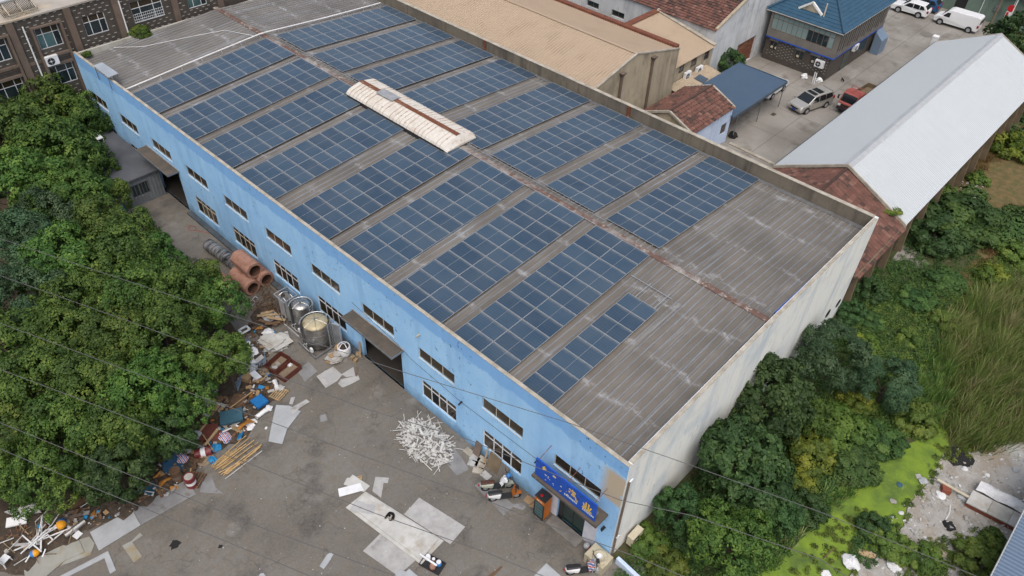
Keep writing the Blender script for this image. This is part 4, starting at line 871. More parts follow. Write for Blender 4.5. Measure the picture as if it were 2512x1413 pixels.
mat('board_blue', (.012, .13, .36), (.02, .155, .40), rough=.6, scale=2); mat('board_teal', (.03, .085, .125), (.045, .11, .15), rough=.6, scale=2); mat('mat_blue', (.03, .085, .17), (.04, .11, .2), rough=.9, scale=3)
mat('tarp_orange', (.42, .19, .04), (.34, .14, .03), rough=.75, scale=2.5, bump=.5); mat('bag_white', (.72, .73, .74), (.60, .61, .63), rough=.7, scale=3, bump=.5); mat('bag_tan', (.28, .215, .15), (.22, .165, .11), rough=.9, scale=2.5, bump=.5)
mat('cardboard', (.36, .24, .135), (.29, .19, .105), rough=.9, scale=2); mat('paper_grey', (.42, .405, .38), (.34, .32, .29), rough=.9, scale=3, rand=.15)
mat('net_blue', (.02, .19, .42), (.03, .25, .5), rough=.5, scale=4, bump=.6); mat('drum_red', (.19, .025, .03), (.14, .02, .025), rough=.4, scale=2, spec=.5); mat('toy_orange', (.75, .33, .02), rough=.5); mat('toy_blue', (.05, .20, .50), rough=.5)
mat('corrugated_blue', (.22, .28, .35), (.17, .22, .28), rough=.5, metal=.3, scale=1.5); mat('dark_rubbish', (.045, .036, .028), (.085, .066, .05), rough=.95, scale=1.6, c3=(.12, .085, .06), s3=1.6, bump=.9)
mat('fridge_orange', (.55, .17, .025), (.45, .13, .02), rough=.5, scale=2); mat('sink_cream', (.50, .45, .33), (.42, .37, .26), rough=.7, scale=2, c3=(.3, .26, .18), s3=1.3)
mat('scooter_cream', (.42, .45, .37), rough=.35, spec=.5); mat('seat_brown', (.075, .035, .025), rough=.6); mat('strip_white', (.62, .62, .60), (.50, .49, .46), rough=.6, scale=3, rand=.12); mat('strip_grey', (.22, .21, .20), (.14, .135, .13), rough=.7, scale=3, rand=.2)
mat('cat_fur', (.012, .011, .011), rough=.9, spec=.2); mat('cat_pale', (.42, .36, .25), rough=.9)
mat('brick_red', (.27, .085, .05), (.2, .07, .045), rough=.9, scale=3); mat('soot', (.02, .02, .02), rough=.95)
def M_stripes():
    b = NB('striped_weave', .8); x = b.xyz(b.objc()); s = b.math('FRACT', b.math('MULTIPLY', x[0], 5.5))
    c = b.mix(b.rng(s, .30, .31), (.05, .10, .36), (.62, .62, .64)); c = b.mix(b.rng(s, .55, .56), c, (.50, .06, .06)); c = b.mix(b.rng(s, .80, .81), c, (.62, .62, .64)); return b.out(c, b.noise(b.pos(), 8), .4)
M_stripes()

# ------------------------------------------------------------------ vehicles
def vehicle(name, label, cat, loc, rz, L, W, H, prof, glass_side, ws, rw, paint, wr=.33, wx=(.27, -.28), roofglass=None, group=None, tumble=.80, belt=.95, rails=False):
    """prof: closed side outline (x, z) as shares of L/2 and metres; front towards +x"""
    t = thing(name, label, cat, loc, rz, group); h = L/2
    hw = lambda z: W/2 if z <= belt else W/2*lerp(1, tumble, (z-belt)/(H-belt))
    P = [(x*h, z) for x, z in prof]; n = len(P); m_ = MB()
    for s in (1, -1): m_.v += [(x, s*hw(z)*(1 if abs(x) < h*.86 else .93), z) for x, z in P]
    m_.f.append(tuple(range(n-1, -1, -1))); m_.f.append(tuple(range(n, 2*n))); m_.m += [0, 0]
    for i in range(n): j = (i+1) % n; m_.f.append((i, j, n+j, n+i)); m_.m.append(0)
    b = part('body', m_, paint, t, True); bv = b.modifiers.new('bevel', 'BEVEL'); bv.width = .07; bv.segments = 2; bv.limit_method = 'ANGLE'; bv.angle_limit = R_(20)
    for s in (1, -1):
        for poly in glass_side: part('side_window', MB().face([(x*h, s*(hw(z)+.008), z) for x, z in poly]), 'car_glass', t, True)
        for wx_ in wx:
            c = (wx_*L, s*(W/2-.1), wr); wl = part('wheel', MB().cyl((c[0], c[1]-s*.12, wr), (c[0], c[1]+s*.115, wr), wr, n=20), 'black_rubber', t, True)
            part('rim', MB().cyl((c[0], c[1]+s*.116, wr), (c[0], c[1]+s*.125, wr), wr*.66, n=16), 'alu_dull', wl, True)
            part('arch', MB().cyl((c[0], s*(W/2-.02), wr+.03), (c[0], s*(W/2+.004), wr+.03), wr*1.17, n=20), 'black_plastic', t, True)
        part('headlight', MB().obox((h*.93, s*W*.37, .68), (.22, .36, .15), (0, .15, s*-.45)), 'lamp_clear', t, True); part('tail_light', MB().box((-h*1.0-.012, s*W*.43-.07, .80), (-h*.93, s*W*.43+.07, 1.12)), 'lamp_red', t, True)
        part('mirror', MB().obox((h*ws[0][0]-.05, s*(W/2+.11), belt+.10), (.14, .22, .14)), paint, t, True)
    for nm, (q0, q1) in (('windscreen', ws), ('rear_window', rw)):
        a, c = Vector((q0[0]*h, 0, q0[1])), Vector((q1[0]*h, 0, q1[1])); sg = 1 if nm == 'windscreen' else -1; nn = Vector((abs(c.z-a.z)*sg, 0, abs(c.x-a.x))).normalized()*.012
        part(nm, MB().face([(a.x+nn.x, -hw(a.z)*.90, a.z+nn.z), (a.x+nn.x, hw(a.z)*.90, a.z+nn.z), (c.x+nn.x, hw(c.z)*.90, c.z+nn.z), (c.x+nn.x, -hw(c.z)*.90, c.z+nn.z)]), 'car_glass', t, True)
    part('number_plate', MB().box((h+.004, -.22, .40), (h+.022, .22, .54)), 'plate_blue', t, True); part('grille', MB().box((h*.975, -.45, .56), (h*1.0+.012, .45, .70)), 'black_plastic', t, True)
    for rg in roofglass or []: part('sunroof', MB().box((rg[0]*h, -W*.30, H-.012), (rg[1]*h, W*.30, H+.012)), 'car_glass', t, True)
    return t
SUV = [(-.97, .32), (.96, .30), (1.0, .55), (.98, .80), (.90, .95), (.42, 1.08), (.12, 1.58), (-.10, 1.66), (-.72, 1.62), (-.93, 1.15), (-1.0, .95), (-1.0, .55)]
SUVG = [[(.33, 1.06), (.10, 1.50), (-.14, 1.55), (-.14, 1.06)], [(-.17, 1.06), (-.17, 1.55), (-.48, 1.54), (-.50, 1.06)], [(-.53, 1.08), (-.51, 1.53), (-.66, 1.50), (-.80, 1.15)]]
MPV = [(-.97, .28), (.95, .26), (1.0, .50), (.98, .78), (.90, .92), (.58, 1.06), (.20, 1.62), (-.05, 1.72), (-.80, 1.70), (-.96, 1.2), (-1.0, .9), (-1.0, .5)]
MPVG = [[(.48, 1.06), (.20, 1.54), (-.02, 1.60), (-.02, 1.06)], [(-.05, 1.06), (-.05, 1.60), (-.42, 1.60), (-.42, 1.06)], [(-.45, 1.06), (-.45, 1.60), (-.78, 1.57), (-.86, 1.15)]]
VAN = [(-.98, .32), (.96, .32), (1.0, .55), (.99, .85), (.93, 1.0), (.72, 1.12), (.48, 1.88), (.35, 2.02), (-.90, 2.04), (-.98, 1.9), (-1.0, 1.0), (-1.0, .5)]
VANG = [[(.64, 1.14), (.47, 1.66), (.33, 1.70), (.33, 1.14)]]
CARS = 'cars parked in the courtyard'
vehicle('minivan', 'silver minivan with two dark sunroofs parked in the middle of the courtyard', 'minivan', (54.55, 16.35, GZ), R_(165), 4.95, 1.85, 1.72, MPV, MPVG, ((.57, 1.08), (.22, 1.60)), ((-.965, 1.2), (-.83, 1.66)), 'car_silver', wx=(.30, -.28), roofglass=[(-.02, .16), (-.40, -.10)], group=CARS)
vehicle('white_suv', 'white car half hidden under the blue carport roof', 'car', (54.35, 20.85, GZ), R_(2), 4.6, 1.85, 1.66, SUV, SUVG, ((.42, 1.10), (.14, 1.56)), ((-.92, 1.18), (-.75, 1.58)), 'car_white', group=CARS)
vehicle('white_suv', 'white sport utility car parked in front of a blue one beside the white van', 'car', (87.15, 19.15, GZ), R_(93), 4.65, 1.85, 1.68, SUV, SUVG, ((.42, 1.10), (.14, 1.56)), ((-.92, 1.18), (-.75, 1.58)), 'car_white', group=CARS, wr=.36)
vehicle('blue_suv', 'dark blue car parked behind the white sport utility car by the green building', 'car', (89.9, 18.9, GZ), R_(93), 4.8, 1.9, 1.72, SUV, SUVG, ((.42, 1.10), (.14, 1.56)), ((-.92, 1.18), (-.75, 1.58)), 'car_blue', group=CARS, wr=.36)
vehicle('cargo_van', 'plain white cargo van parked in front of the green building', 'van', (87.45, 13.35, GZ), R_(91.5), 5.35, 1.9, 2.04, VAN, VANG, ((.72, 1.16), (.50, 1.82)), ((-1.0, 1.2), (-.985, 1.7)), 'car_white', wr=.35, wx=(.33, -.32), group=CARS, tumble=.88)
T = thing('truck', 'small red flatbed truck half hidden behind the white shed eave', 'truck', (58.6, 12.9, GZ), R_(176))
m_ = MB(); pr = [(1.15, .55), (3.05, .55), (3.1, 1.2), (2.95, 1.35), (2.65, 2.2), (1.3, 2.25), (1.15, 2.1)]
for s in (1, -1): m_.v += [(x, s*(.92 if z < 1.4 else .84), z) for x, z in pr]
n = len(pr); m_.f += [tuple(range(n-1, -1, -1)), tuple(range(n, 2*n))]; m_.m += [0, 0]
for i in range(n): j = (i+1) % n; m_.f.append((i, j, n+j, n+i)); m_.m.append(0)
part('cab', m_, 'truck_red', T, True).modifiers.new('bevel', 'BEVEL').width = .05
part('windscreen', MB().face([(2.97, -.78, 1.38), (2.97, .78, 1.38), (2.70, .74, 2.12), (2.70, -.74, 2.12)]), 'car_glass', T, True)
part('bumper', MB().box((3.0, -.9, .5), (3.16, .9, .78)), 'black_plastic', T, True); part('grille', MB().box((3.10, -.55, .9), (3.125, .55, 1.12)), 'black_plastic', T, True)
for s in (1, -1):
    part('side_window', MB().face([(2.75, s*.935, 1.42), (2.55, s*.865, 2.05), (1.75, s*.865, 2.05), (1.75, s*.935, 1.42)]), 'car_glass', T, True); part('headlight', MB().box((3.09, s*.72-.14, .86), (3.13, s*.72+.14, 1.1)), 'lamp_clear', T, True)
    part('mirror', MB().box((2.9, s*1.12-.08, 1.45), (2.98, s*1.12+.08, 1.85)).beam((2.85, s*.9, 1.9), (2.94, s*1.12, 1.85), .03, .03), 'black_plastic', T, True)
    for x in (2.2, -2.2): part('wheel', MB().cyl((x, s*.72, .4), (x, s*.93, .4), .4, n=18), 'black_rubber', T, True)
part('roof_rack', MB().tube([(2.4, -.75, 2.2), (2.4, -.75, 2.5), (2.4, .75, 2.5), (2.4, .75, 2.2)], .03).tube([(1.3, -.75, 2.2), (1.3, -.75, 2.5), (1.3, .75, 2.5), (1.3, .75, 2.2)], .03).tube([(1.3, 0, 2.5), (2.4, 0, 2.5)], .03), 'truck_red', T, True)
part('bed', MB().box((-3.2, -.95, .7), (1.0, .95, .8)).box((-3.2, -.95, .8), (1.0, -.9, 1.25)).box((-3.2, .9, .8), (1.0, .95, 1.25)).box((-3.2, -.9, .8), (-3.15, .9, 1.25)).box((.95, -.9, .8), (1.0, .9, 1.4)), 'timber_tan', T, True); part('chassis', MB().box((-3.1, -.4, .45), (2.6, .4, .69)), 'black_plastic', T, True)

# ------------------------------------------------------------------ scooters
def scooter(label, loc, rz, body, front, seat, lean=0.):
    t = thing('scooter', label, 'scooter', loc, rz, 'parked electric scooters')
    for x in (.62, -.55):
        w_ = part('wheel', MB().cyl((x, -.05, .22), (x, .05, .22), .22, n=18), 'black_rubber', t, True); part('rim', MB().cyl((x, -.055, .22), (x, .055, .22), .12, n=12), 'alu_dull', w_, True)
    part('deck', MB().box((-.25, -.14, .24), (.42, .14, .30)), 'black_plastic', t, True)
    part('rear_body', MB().hexa([(-.80, -.12, .42), (-.20, -.17, .28), (-.20, .17, .28), (-.80, .12, .42), (-.82, -.10, .62), (-.14, -.15, .60), (-.14, .15, .60), (-.82, .10, .62)]), body, t, True).modifiers.new('b', 'BEVEL').width = .05
    part('seat', MB().hexa([(-.80, -.14, .63), (-.08, -.13, .61), (-.08, .13, .61), (-.80, .14, .63), (-.78, -.12, .74), (-.12, -.10, .68), (-.12, .10, .68), (-.78, .12, .74)]), seat, t, True).modifiers.new('b', 'BEVEL').width = .04
    part('leg_shield', MB().hexa([(.40, -.19, .28), (.47, -.12, .28), (.47, .12, .28), (.40, .19, .28), (.56, -.19, .86), (.64, -.11, .86), (.64, .11, .86), (.56, .19, .86)]), front, t, True)
    part('front_mudguard', MB().hexa([(.46, -.09, .36), (.88, -.07, .36), (.88, .07, .36), (.46, .09, .36), (.50, -.08, .50), (.80, -.06, .48), (.80, .06, .48), (.50, .08, .50)]), front, t, True)
    hb = part('handlebar', MB().tube([(.48, -.36, .98), (.58, -.12, .94), (.58, .12, .94), (.48, .36, .98)], .022, 6).tube([(.58, 0, .5), (.56, 0, .94)], .035, 8), 'black_plastic', t, True)
    part('headlight', MB().obox((.64, 0, .90), (.12, .18, .14)), 'black_plastic', t, True)
    for s in (1, -1): part('mirror', MB().tube([(.5, s*.22, .97), (.46, s*.30, 1.2)], .01, 5).obox((.46, s*.31, 1.22), (.02, .12, .08)), 'black_plastic', hb, True)
    t.scale = (1.18,)*3
    part('tail_box', MB().box((-.92, -.06, .5), (-.86, .03, .55)), 'lamp_red', t, True)
    return t
a = G(1218, 1199); scooter('pale cream scooter with a brown seat draped with a white coat', a, R_(-37), 'scooter_cream', 'scooter_cream', 'seat_brown')
b_ = G(1236, 1224); scooter('black and white scooter with an orange front mudguard', b_, R_(-35), 'plastic_white', 'fridge_orange', 'black_plastic')
c = G(1428, 1405); scooter('white scooter with black seat and patterned apron at the bottom edge', c, R_(-38), 'plastic_white', 'plastic_white', 'black_plastic')
q = Vector((.36, 0, .3)); 
mb = MB(); rr = random.Random(2)
def cloth(mb, W, L, fn, nu=8, nv=8):
    k = len(mb.v)
    for i in range(nu+1):
        for j in range(nv+1): mb.v.append(tuple(fn(i/nu, j/nv)))
    for i in range(nu):
        for j in range(nv): a0 = k+i*(nv+1)+j; mb.f.append((a0, a0+1, a0+nv+2, a0+nv+1)); mb.m.append(0)
E1 = Euler((0, 0, R_(-37))).to_matrix()
cloth(mb, 1, 1, lambda u, v: a+E1 @ Vector((.20+.42*v+.05*math.sin(9*u), -.26+.52*u, (1.04 if v > .45 else .55+v*1.0)-.28*abs(u-.5)+.04*math.sin(14*v+5*u))))
solo('coat', mb, 'bag_white', 'white coat draped over the handlebar of the cream scooter', 'coat')
solo('helmet', MB().lathe([(0, .27), (.08, .26), (.13, .2), (.15, .10), (.14, 0), (0, 0)], a+E1 @ Vector((.70, .05, 1.0)), 14), 'toy_blue', 'blue and yellow helmet on the front of the cream scooter', 'helmet')
E2 = Euler((0, 0, R_(-38))).to_matrix(); mb = MB()
cloth(mb, 1, 1, lambda u, v: c+E2 @ Vector((.28+.28*v, -.27+.54*u, .50+.42*v+.03*math.sin(12*u))))
solo('apron', mb, 'striped_weave', 'blue patterned apron hanging on the white scooter', 'apron')

# ------------------------------------------------------------------ flat sheets and boards lying about
def sheet(name, label, cat, px, z, th, m, group=None, zt=None):
    P = [G(x, y, GZ+z+th) for x, y in px]; return solo(name, MB().prism([(p.x, p.y) for p in P], GZ+z, (lambda x, y: GZ+z+th) if zt is None else zt, 0), m, label, cat, group)
Z5 = lambda L_: [(x/3.789, 1040+y/3.789) for x, y in L_]
Z6 = lambda L_: [(600+x/3.788, 1040+y/3.788) for x, y in L_]
Z2 = lambda L_: [(500+x/4.416, 720+y/4.416) for x, y in L_]
Z7 = lambda L_: [(1100+x/3.788, 1040+y/3.788) for x, y in L_]
sheet('flat_sheet', 'dark grey long sheet by the upright red drum on the yard edge', 'sheet', Z5([(1232, 790), (1730, 520), (1822, 650), (1310, 940)]), .03, .02, 'board_dark')
sheet('flat_sheet', 'pale grey long sheet continuing the dark one along the yard edge', 'sheet', Z5([(835, 1005), (1228, 792), (1306, 940), (920, 1177)]), .04, .025, 'board_bluegrey')
sheet('flat_sheet', 'mossy stained long slab at the lower left beside the pole heap', 'slab', Z5([(215, 1300), (640, 1100), (650, 1110), (735, 1080), (782, 1190), (600, 1270), (430, 1413), (235, 1450)]), .03, .04, 'board_mossy')
sheet('flat_sheet', 'greenish broken board under the end of the mossy slab', 'board', Z5([(735, 1075), (830, 1045), (880, 1110), (840, 1215), (560, 1320), (600, 1272), (784, 1192)]), .01, .018, 'board_mossy')
sheet('l_shaped_board', 'white L shaped board strip on the lower left concrete', 'board', Z5([(545, 1420), (935, 1215), (1003, 1180), (1078, 1358), (1022, 1392), (970, 1245), (620, 1425)]), .01, .02, 'board_bluegrey')
sheet('flat_sheet', 'small stepped grey board offcut left of the oil stain', 'board', Z5([(1135, 1130), (1225, 1085), (1300, 1010), (1325, 1035), (1230, 1100), (1322, 1228), (1243, 1288)]), .008, .012, 'board_mossy')
sheet('flat_sheet', 'small grey sheet between bamboo poles and red drum', 'sheet', Z5([(1880, 540), (1965, 485), (2005, 590), (2080, 650), (1855, 635)]), .01, .012, 'board_dark')
sheet('flat_sheet', 'thin translucent film strip lying right of the stacked white boards', 'film', Z6([(1215, 490), (1342, 500), (1330, 550), (1292, 545), (1268, 685), (1188, 625)]), .004, .006, 'old_film')
sheet('flat_sheet', 'large crumpled grey film spread right of the long white board', 'film', Z6([(1622, 684), (2050, 955), (1912, 1117), (1480, 840)]), .005, .008, 'old_film')
sheet('flat_sheet', 'large wrinkled grey film spread left of the long white board', 'film', Z6([(1265, 1015), (1590, 1265), (1425, 1412), (1100, 1180)]), .005, .008, 'old_film')
sheet('long_board', 'long dirty white board lowest under the sleeping cat', 'board', Z6([(1125, 628), (1850, 1085), (1640, 1305), (940, 775)]), .02, .06, 'board_white')
sheet('long_board', 'long stained white board on top with the cat asleep on it', 'board', Z6([(1120, 640), (1800, 1068), (1640, 1262), (985, 765)]), .10, .05, 'board_white')
sheet('flat_sheet', 'torn grey film patch on the upper end of the long white board', 'film', Z6([(1030, 705), (1115, 728), (1120, 740), (1222, 750), (1200, 842), (975, 805)]), .156, .006, 'board_grey')
sheet('small_board', 'bright white rectangular board nearest the long board corner', 'board', Z6([(868, 602), (1075, 548), (1108, 615), (880, 676)]), .09, .03, 'plastic_white')
sheet('small_board', 'white square board lying under the bright rectangular one', 'board', Z6([(920, 560), (952, 500), (975, 500), (1005, 470), (1165, 575), (1110, 632)]), .03, .03, 'board_white')
for k in range(4): sheet('wood_strip', 'short wood slats poking out behind the small white boards', 'slat', Z6([(1040+k*10, 488+k*9), (1085, 474+k*9), (1095, 482+k*9), (1050+k*10, 496+k*9)]), .05+.02*k, .02, 'wood_pale', 'slats behind the small white boards')
sheet('small_board', 'pale offcut strip in the middle of the yard', 'board', Z6([(765, 1215), (805, 1190), (828, 1208), (775, 1295), (735, 1347), (695, 1322)]), .006, .01, 'board_bluegrey')
sheet('big_sheet', 'large clean white sheet with cut corner left of the scrap heap', 'sheet', Z2([(783, 1205), (925, 1215), (1050, 1275), (900, 1470), (850, 1630), (700, 1600), (735, 1420), (760, 1300)]), .03, .03, 'board_bluegrey')
sheet('narrow_board', 'narrow grey plank resting across the corner of the large white sheet', 'plank', Z2([(925, 1255), (985, 1215), (1110, 1145), (1147, 1172), (1020, 1255), (1010, 1275), (965, 1310)]), .065, .025, 'board_grey')
sheet('flat_sheet', 'grey sheet on the ground beside the wooden boxes', 'sheet', Z2([(1010, 835), (1135, 740), (1230, 840), (1095, 955)]), .006, .012, 'board_dark')
sheet('flat_sheet', 'middle grey film sheet in front of the warehouse gate', 'film', Z2([(1220, 895), (1400, 790), (1500, 880), (1440, 950), (1320, 1022)]), .005, .008, 'old_film')
sheet('flat_sheet', 'lighter film piece on top of the middle grey sheet', 'film', Z2([(1265, 905), (1310, 835), (1420, 825), (1485, 890), (1380, 965)]), .014, .006, 'board_grey')
sheet('flat_sheet', 'small pale board nearest the warehouse gate', 'board', Z2([(1490, 875), (1620, 795), (1640, 890), (1545, 905)]), .012, .012, 'board_grey')
sheet('flat_sheet', 'angular grey board below the small pale one at the gate', 'board', Z2([(1455, 975), (1480, 930), (1670, 885), (1690, 930), (1585, 985), (1500, 1020)]), .006, .01, 'board_grey')
sheet('flat_sheet', 'narrow brownish strip on the ground beside the gate jamb', 'board', Z2([(1640, 800), (1680, 790), (1660, 900), (1640, 890)]), .026, .012, 'office_trim')
sheet('flat_sheet', 'pale rectangle of film left of the large white sheet tip', 'film', Z2([(945, 1125), (990, 1120), (960, 1200), (925, 1195)]), .005, .006, 'board_grey')
sheet('flat_sheet', 'small dark blue wrapper flat on the open concrete', 'wrapper', Z2([(1255, 1320), (1320, 1305), (1340, 1370), (1265, 1395)]), .004, .006, 'board_dark')
sheet('rubber_mat', 'grey mat under the two parked scooters', 'mat', Z7([(243, 570), (335, 515), (400, 560), (600, 745), (690, 735), (720, 770), (690, 800), (600, 770), (515, 850)]), .004, .008, 'board_dark')
sheet('flat_sheet', 'grey square sheet at the right end of the scrap heap', 'sheet', Z7([(0, 240), (60, 225), (180, 400), (185, 425), (75, 478), (-30, 350)]), .006, .012, 'board_dark')
sheet('cardboard', 'larger flattened brown cardboard left of the drinks fridge', 'cardboard', Z7([(735, 660), (815, 705), (760, 755), (695, 710)]), .006, .012, 'cardboard')
sheet('cardboard', 'smaller flattened brown cardboard touching the drinks fridge', 'cardboard', Z7([(805, 710), (845, 740), (800, 785), (745, 760)]), .006, .012, 'cardboard')
sheet('white_board', 'white panel cut by the bottom edge left of the white scooter', 'panel', Z7([(910, 1293), (1045, 1413), (980, 1500), (740, 1470)]), .01, .02, 'board_bluegrey')
sheet('white_board', 'jagged stack of white panels at the bottom edge below the cat board', 'panel', Z6([(1390, 1413), (1445, 1355), (1500, 1372), (1530, 1345), (1610, 1413), (1600, 1480), (1400, 1480)]), .01, .08, 'board_bluegrey')
sheet('plank', 'short brown plank lying alone at the bottom edge', 'plank', Z7([(360, 1420), (490, 1318), (503, 1330), (410, 1420)]), .004, .03, 'wood_dark')
sheet('white_board', 'small white panel corner at the bottom edge by the jar tray', 'panel', Z6([(130, 1413), (145, 1390), (175, 1385), (195, 1413)]), .01, .02, 'board_bluegrey')
for k, (x, y) in enumerate([(1120, 1180), (1160, 1230), (1210, 1300), (1560, 1190), (300, 1000), (355, 700), (1080, 330), (450, 118), (900, 475), (650, 980)]): pass

# ------------------------------------------------------------------ cat asleep on the board (one skinned body)
def skinned(name, pts, edges, radii, m, label=None, cat=None, parent=None, sub=2, root=0):
    me = bpy.data.meshes.new(name); me.from_pydata([tuple(p) for p in pts], edges, []); me.update()
    o = put(name, me, parent); me.materials.append(MATS[m]); sk = o.modifiers.new('skin', 'SKIN')
    if not me.skin_vertices: me.attributes  # layer is made with the modifier
    for i, r in enumerate(radii):
        sv = me.skin_vertices[0].data[i]; sv.radius = (r, r) if not isinstance(r, tuple) else r; sv.use_root = (i == root)
    s = o.modifiers.new('sub', 'SUBSURF'); s.levels = sub; s.render_levels = sub; return o
cc = G(958, 1268, GZ+.155)
CT = thing('cat', 'black and tan cat curled up asleep on the long white board', 'cat', cc, R_(-20))
# a curl: hips -> back -> shoulders -> neck -> head; tail and legs tucked in
arc = [(.20*math.cos(t), .20*math.sin(t), .085) for t in np.linspace(R_(-75), R_(125), 6)]
pts = arc + [(-.19, .10, .095), (-.255, .03, .085)]                                    # neck, head
pts += [(.02, -.245, .04), (-.08, -.235, .03), (-.14, -.17, .025), (-.13, -.10, .02)]   # tail curling round
pts += [(.10, -.08, .035), (-.0, -.10, .028), (.03, .06, .03), (-.10, .03, .025)]       # hind leg, fore leg
ed = [(0, 1), (1, 2), (2, 3), (3, 4), (4, 5), (5, 6), (6, 7), (0, 8), (8, 9), (9, 10), (10, 11), (1, 12), (12, 13), (5, 14), (14, 15)]
ra = [.085, .10, .098, .09, .088, .08, .055, .06, .032, .026, .024, .02, .04, .028, .032, .026]
try: skinned('body', pts, ed, ra, 'cat_fur', parent=CT)
except Exception as e: print('skin', e)
hd = MB().lathe([(0, .07), (.045, .055), (.066, .015), (.06, -.03), (.03, -.06), (0, -.062)], (-.275, .02, .095), 12); part('head', hd, 'cat_fur', CT, True, True)
for s in (-1, 1): part('ear', MB().obox((-.255+.02*s, .03+.045*s, .16), (.03, .035, .06), (.3*s, 0, .3)), 'cat_fur', CT, True)
part('muzzle', MB().obox((-.335, .005, .075), (.045, .05, .035)), 'cat_pale', CT, True)
part('pale_flank', MB().lathe([(0, .06), (.05, .05), (.07, .01), (.05, -.02), (0, -.03)], (-.03, -.09, .05), 12), 'cat_pale', CT, True, True)

# ------------------------------------------------------------------ tray of jars
TR = thing('jar_tray', 'low black tray holding jars at the lower end of the cat board', 'tray', G(1061, 1385))
E3 = Euler((0, 0, R_(52))).to_matrix()
m_ = MB(); A_ = TR.location
part('tray', MB().box((-.62, -.38, .0), (.62, .38, .02)).box((-.62, -.38, .02), (.62, -.35, .14)).box((-.62, .35, .02), (.62, .38, .14)).box((-.62, -.35, .02), (-.59, .35, .14)).box((.59, -.35, .02), (.62, .35, .14)), 'black_plastic', TR, True); TR.rotation_euler.z = R_(-75)
def jar(label, off, r, h, m, lid='plastic_white'):
    p = A_ + Euler((0, 0, R_(-75))).to_matrix() @ Vector((off[0], off[1], .022)); t = thing('jar', label, 'jar', p, 0, 'jars in the black tray')
    part('jar_body', MB().lathe([(0, 0), (r, 0), (r*1.05, h*.3), (r, h*.8), (r*.75, h), (0, h)], n=16), m, t, True, True); part('lid', MB().cyl((0, 0, h), (0, 0, h+.04), r*.8, n=16), lid, t, True)
jar('round white jar at the left corner of the black tray', (-.38, .16), .15, .28, 'plastic_white'); jar('brown glazed jar in the black tray', (.12, -.16), .16, .30, 'clay_pipe', 'clay_pipe'); jar('white and blue paint tub in the black tray', (.30, .16), .16, .26, 'toy_blue'); jar('small pale jar in the middle of the tray', (-.05, .2), .11, .2, 'bag_tan')
p = A_+Vector((-.1, .2, .36)); solo('white_stick', MB().obox(p+Vector((0, 0, .02)), (1.15, .10, .03), (0, 0, R_(-80))), 'plastic_white', 'white slat laid across the tray of jars', 'slat')

# ------------------------------------------------------------------ shop front things
FR = thing('drinks_fridge', 'orange and black glass fronted drinks fridge beside the shop door', 'fridge', (-.48, 4.42, GZ), R_(0))
part('cabinet', MB().box((-.30, -.36, .08), (.30, .36, 1.84)), 'fridge_orange', FR, True); part('top', MB().box((-.32, -.38, 1.841), (.32, .38, 1.88)), 'black_plastic', FR, True)
part('door_frame', MB().box((-.34, -.36, .1), (-.302, -.29, 1.55)).box((-.34, .29, .1), (-.302, .36, 1.55)).box((-.34, -.29, .1), (-.302, .29, .2)).box((-.34, -.29, 1.48), (-.302, .29, 1.55)), 'black_plastic', FR, True)
part('glass', MB().box((-.325, -.29, .2), (-.31, .29, 1.48)), 'teal_glass', FR, True); part('header', MB().box((-.335, -.355, 1.56), (-.302, .355, 1.83)), 'fridge_orange', FR, True); part('base', MB().box((-.30, -.35, 0), (.30, .35, .079)), 'black_plastic', FR, True)
part('lettering', MB().box((-.342, -.18, 1.66), (-.336, -.05, 1.72)).box((-.342, 0, 1.66), (-.336, .18, 1.72)), 'sign_white', FR, True)
for k in range(4): part('shelf', MB().box((-.332, -.28, .42+k*.27), (-.326, .28, .45+k*.27)), 'dark_glass', FR, True)
solo('rag', MB().lathe([(0, .06), (.07, .05), (.10, .02), (.08, 0), (0, 0)], (-.55, 4.48, GZ+1.881), 9), 'lamp_red', 'red rag left on top of the drinks fridge', 'rag')
SK = thing('wash_basin', 'cream stone wash basin with an open front at the building corner', 'basin', (-.55, .28, GZ), R_(0))
m_ = MB(); m_.box((-.48, -.62, 0), (.45, -.42, .78)).box((-.48, .42, 0), (.45, .62, .78)).box((.30, -.42, 0), (.45, .42, .78)).box((-.48, -.42, .55), (.30, .42, .78))
part('base', m_, 'sink_cream', SK, True); part('rim', MB().lathe([(.20, .781), (.40, .781), (.42, .84), (.36, .88), (.30, .84), (.20, .79)], (-.05, -.1, 0), 20), 'sink_cream', SK, True, True); part('shelf', MB().box((-.40, -.41, .2), (.29, .41, .25)), 'sink_cream', SK, True)
solo('bowl', MB().lathe([(0, 0), (.12, .01), (.17, .10), (.15, .10), (.10, .03), (0, .03)], (-.62, .22, GZ+.795), 16), 'plastic_white', 'white bowl in the cream wash basin', 'bowl')
solo('water_jug', MB().lathe([(0, 0), (.17, 0), (.18, .28), (.14, .36), (.05, .40), (.05, .46), (0, .46)], (-.30, 1.28, GZ), 16), 'board_bluegrey', 'pale blue water jug standing by the shop door pillar', 'jug', smooth=True)
solo('red_bag', MB().lathe([(0, 0), (.15, 0), (.17, .12), (.12, .28), (.04, .34), (0, .33)], (-.36, .98, GZ), 9), 'lamp_red', 'red and white plastic bag between the jug and basin', 'bag')
solo('grey_bin', MB().lathe([(0, 0), (.16, 0), (.19, .36), (.15, .42), (0, .42)], G(1465, 1400), 12), 'board_bluegrey', 'small grey bin lying by the white scooter', 'bin')
aircon((1.75, -.38, GZ+.35), R_(0), 'cream air conditioner on the ground against the white gable', w=.95, h=.72, dpt=.38, body='plastic_cream')
solo('cctv_camera', MB().box((-.28, .60, 1.95), (-.06, .68, 2.05)).box((-.06, .62, 1.92), (-.004, .66, 2.08)), 'black_plastic', 'small black security camera on the wall near the corner', 'camera')
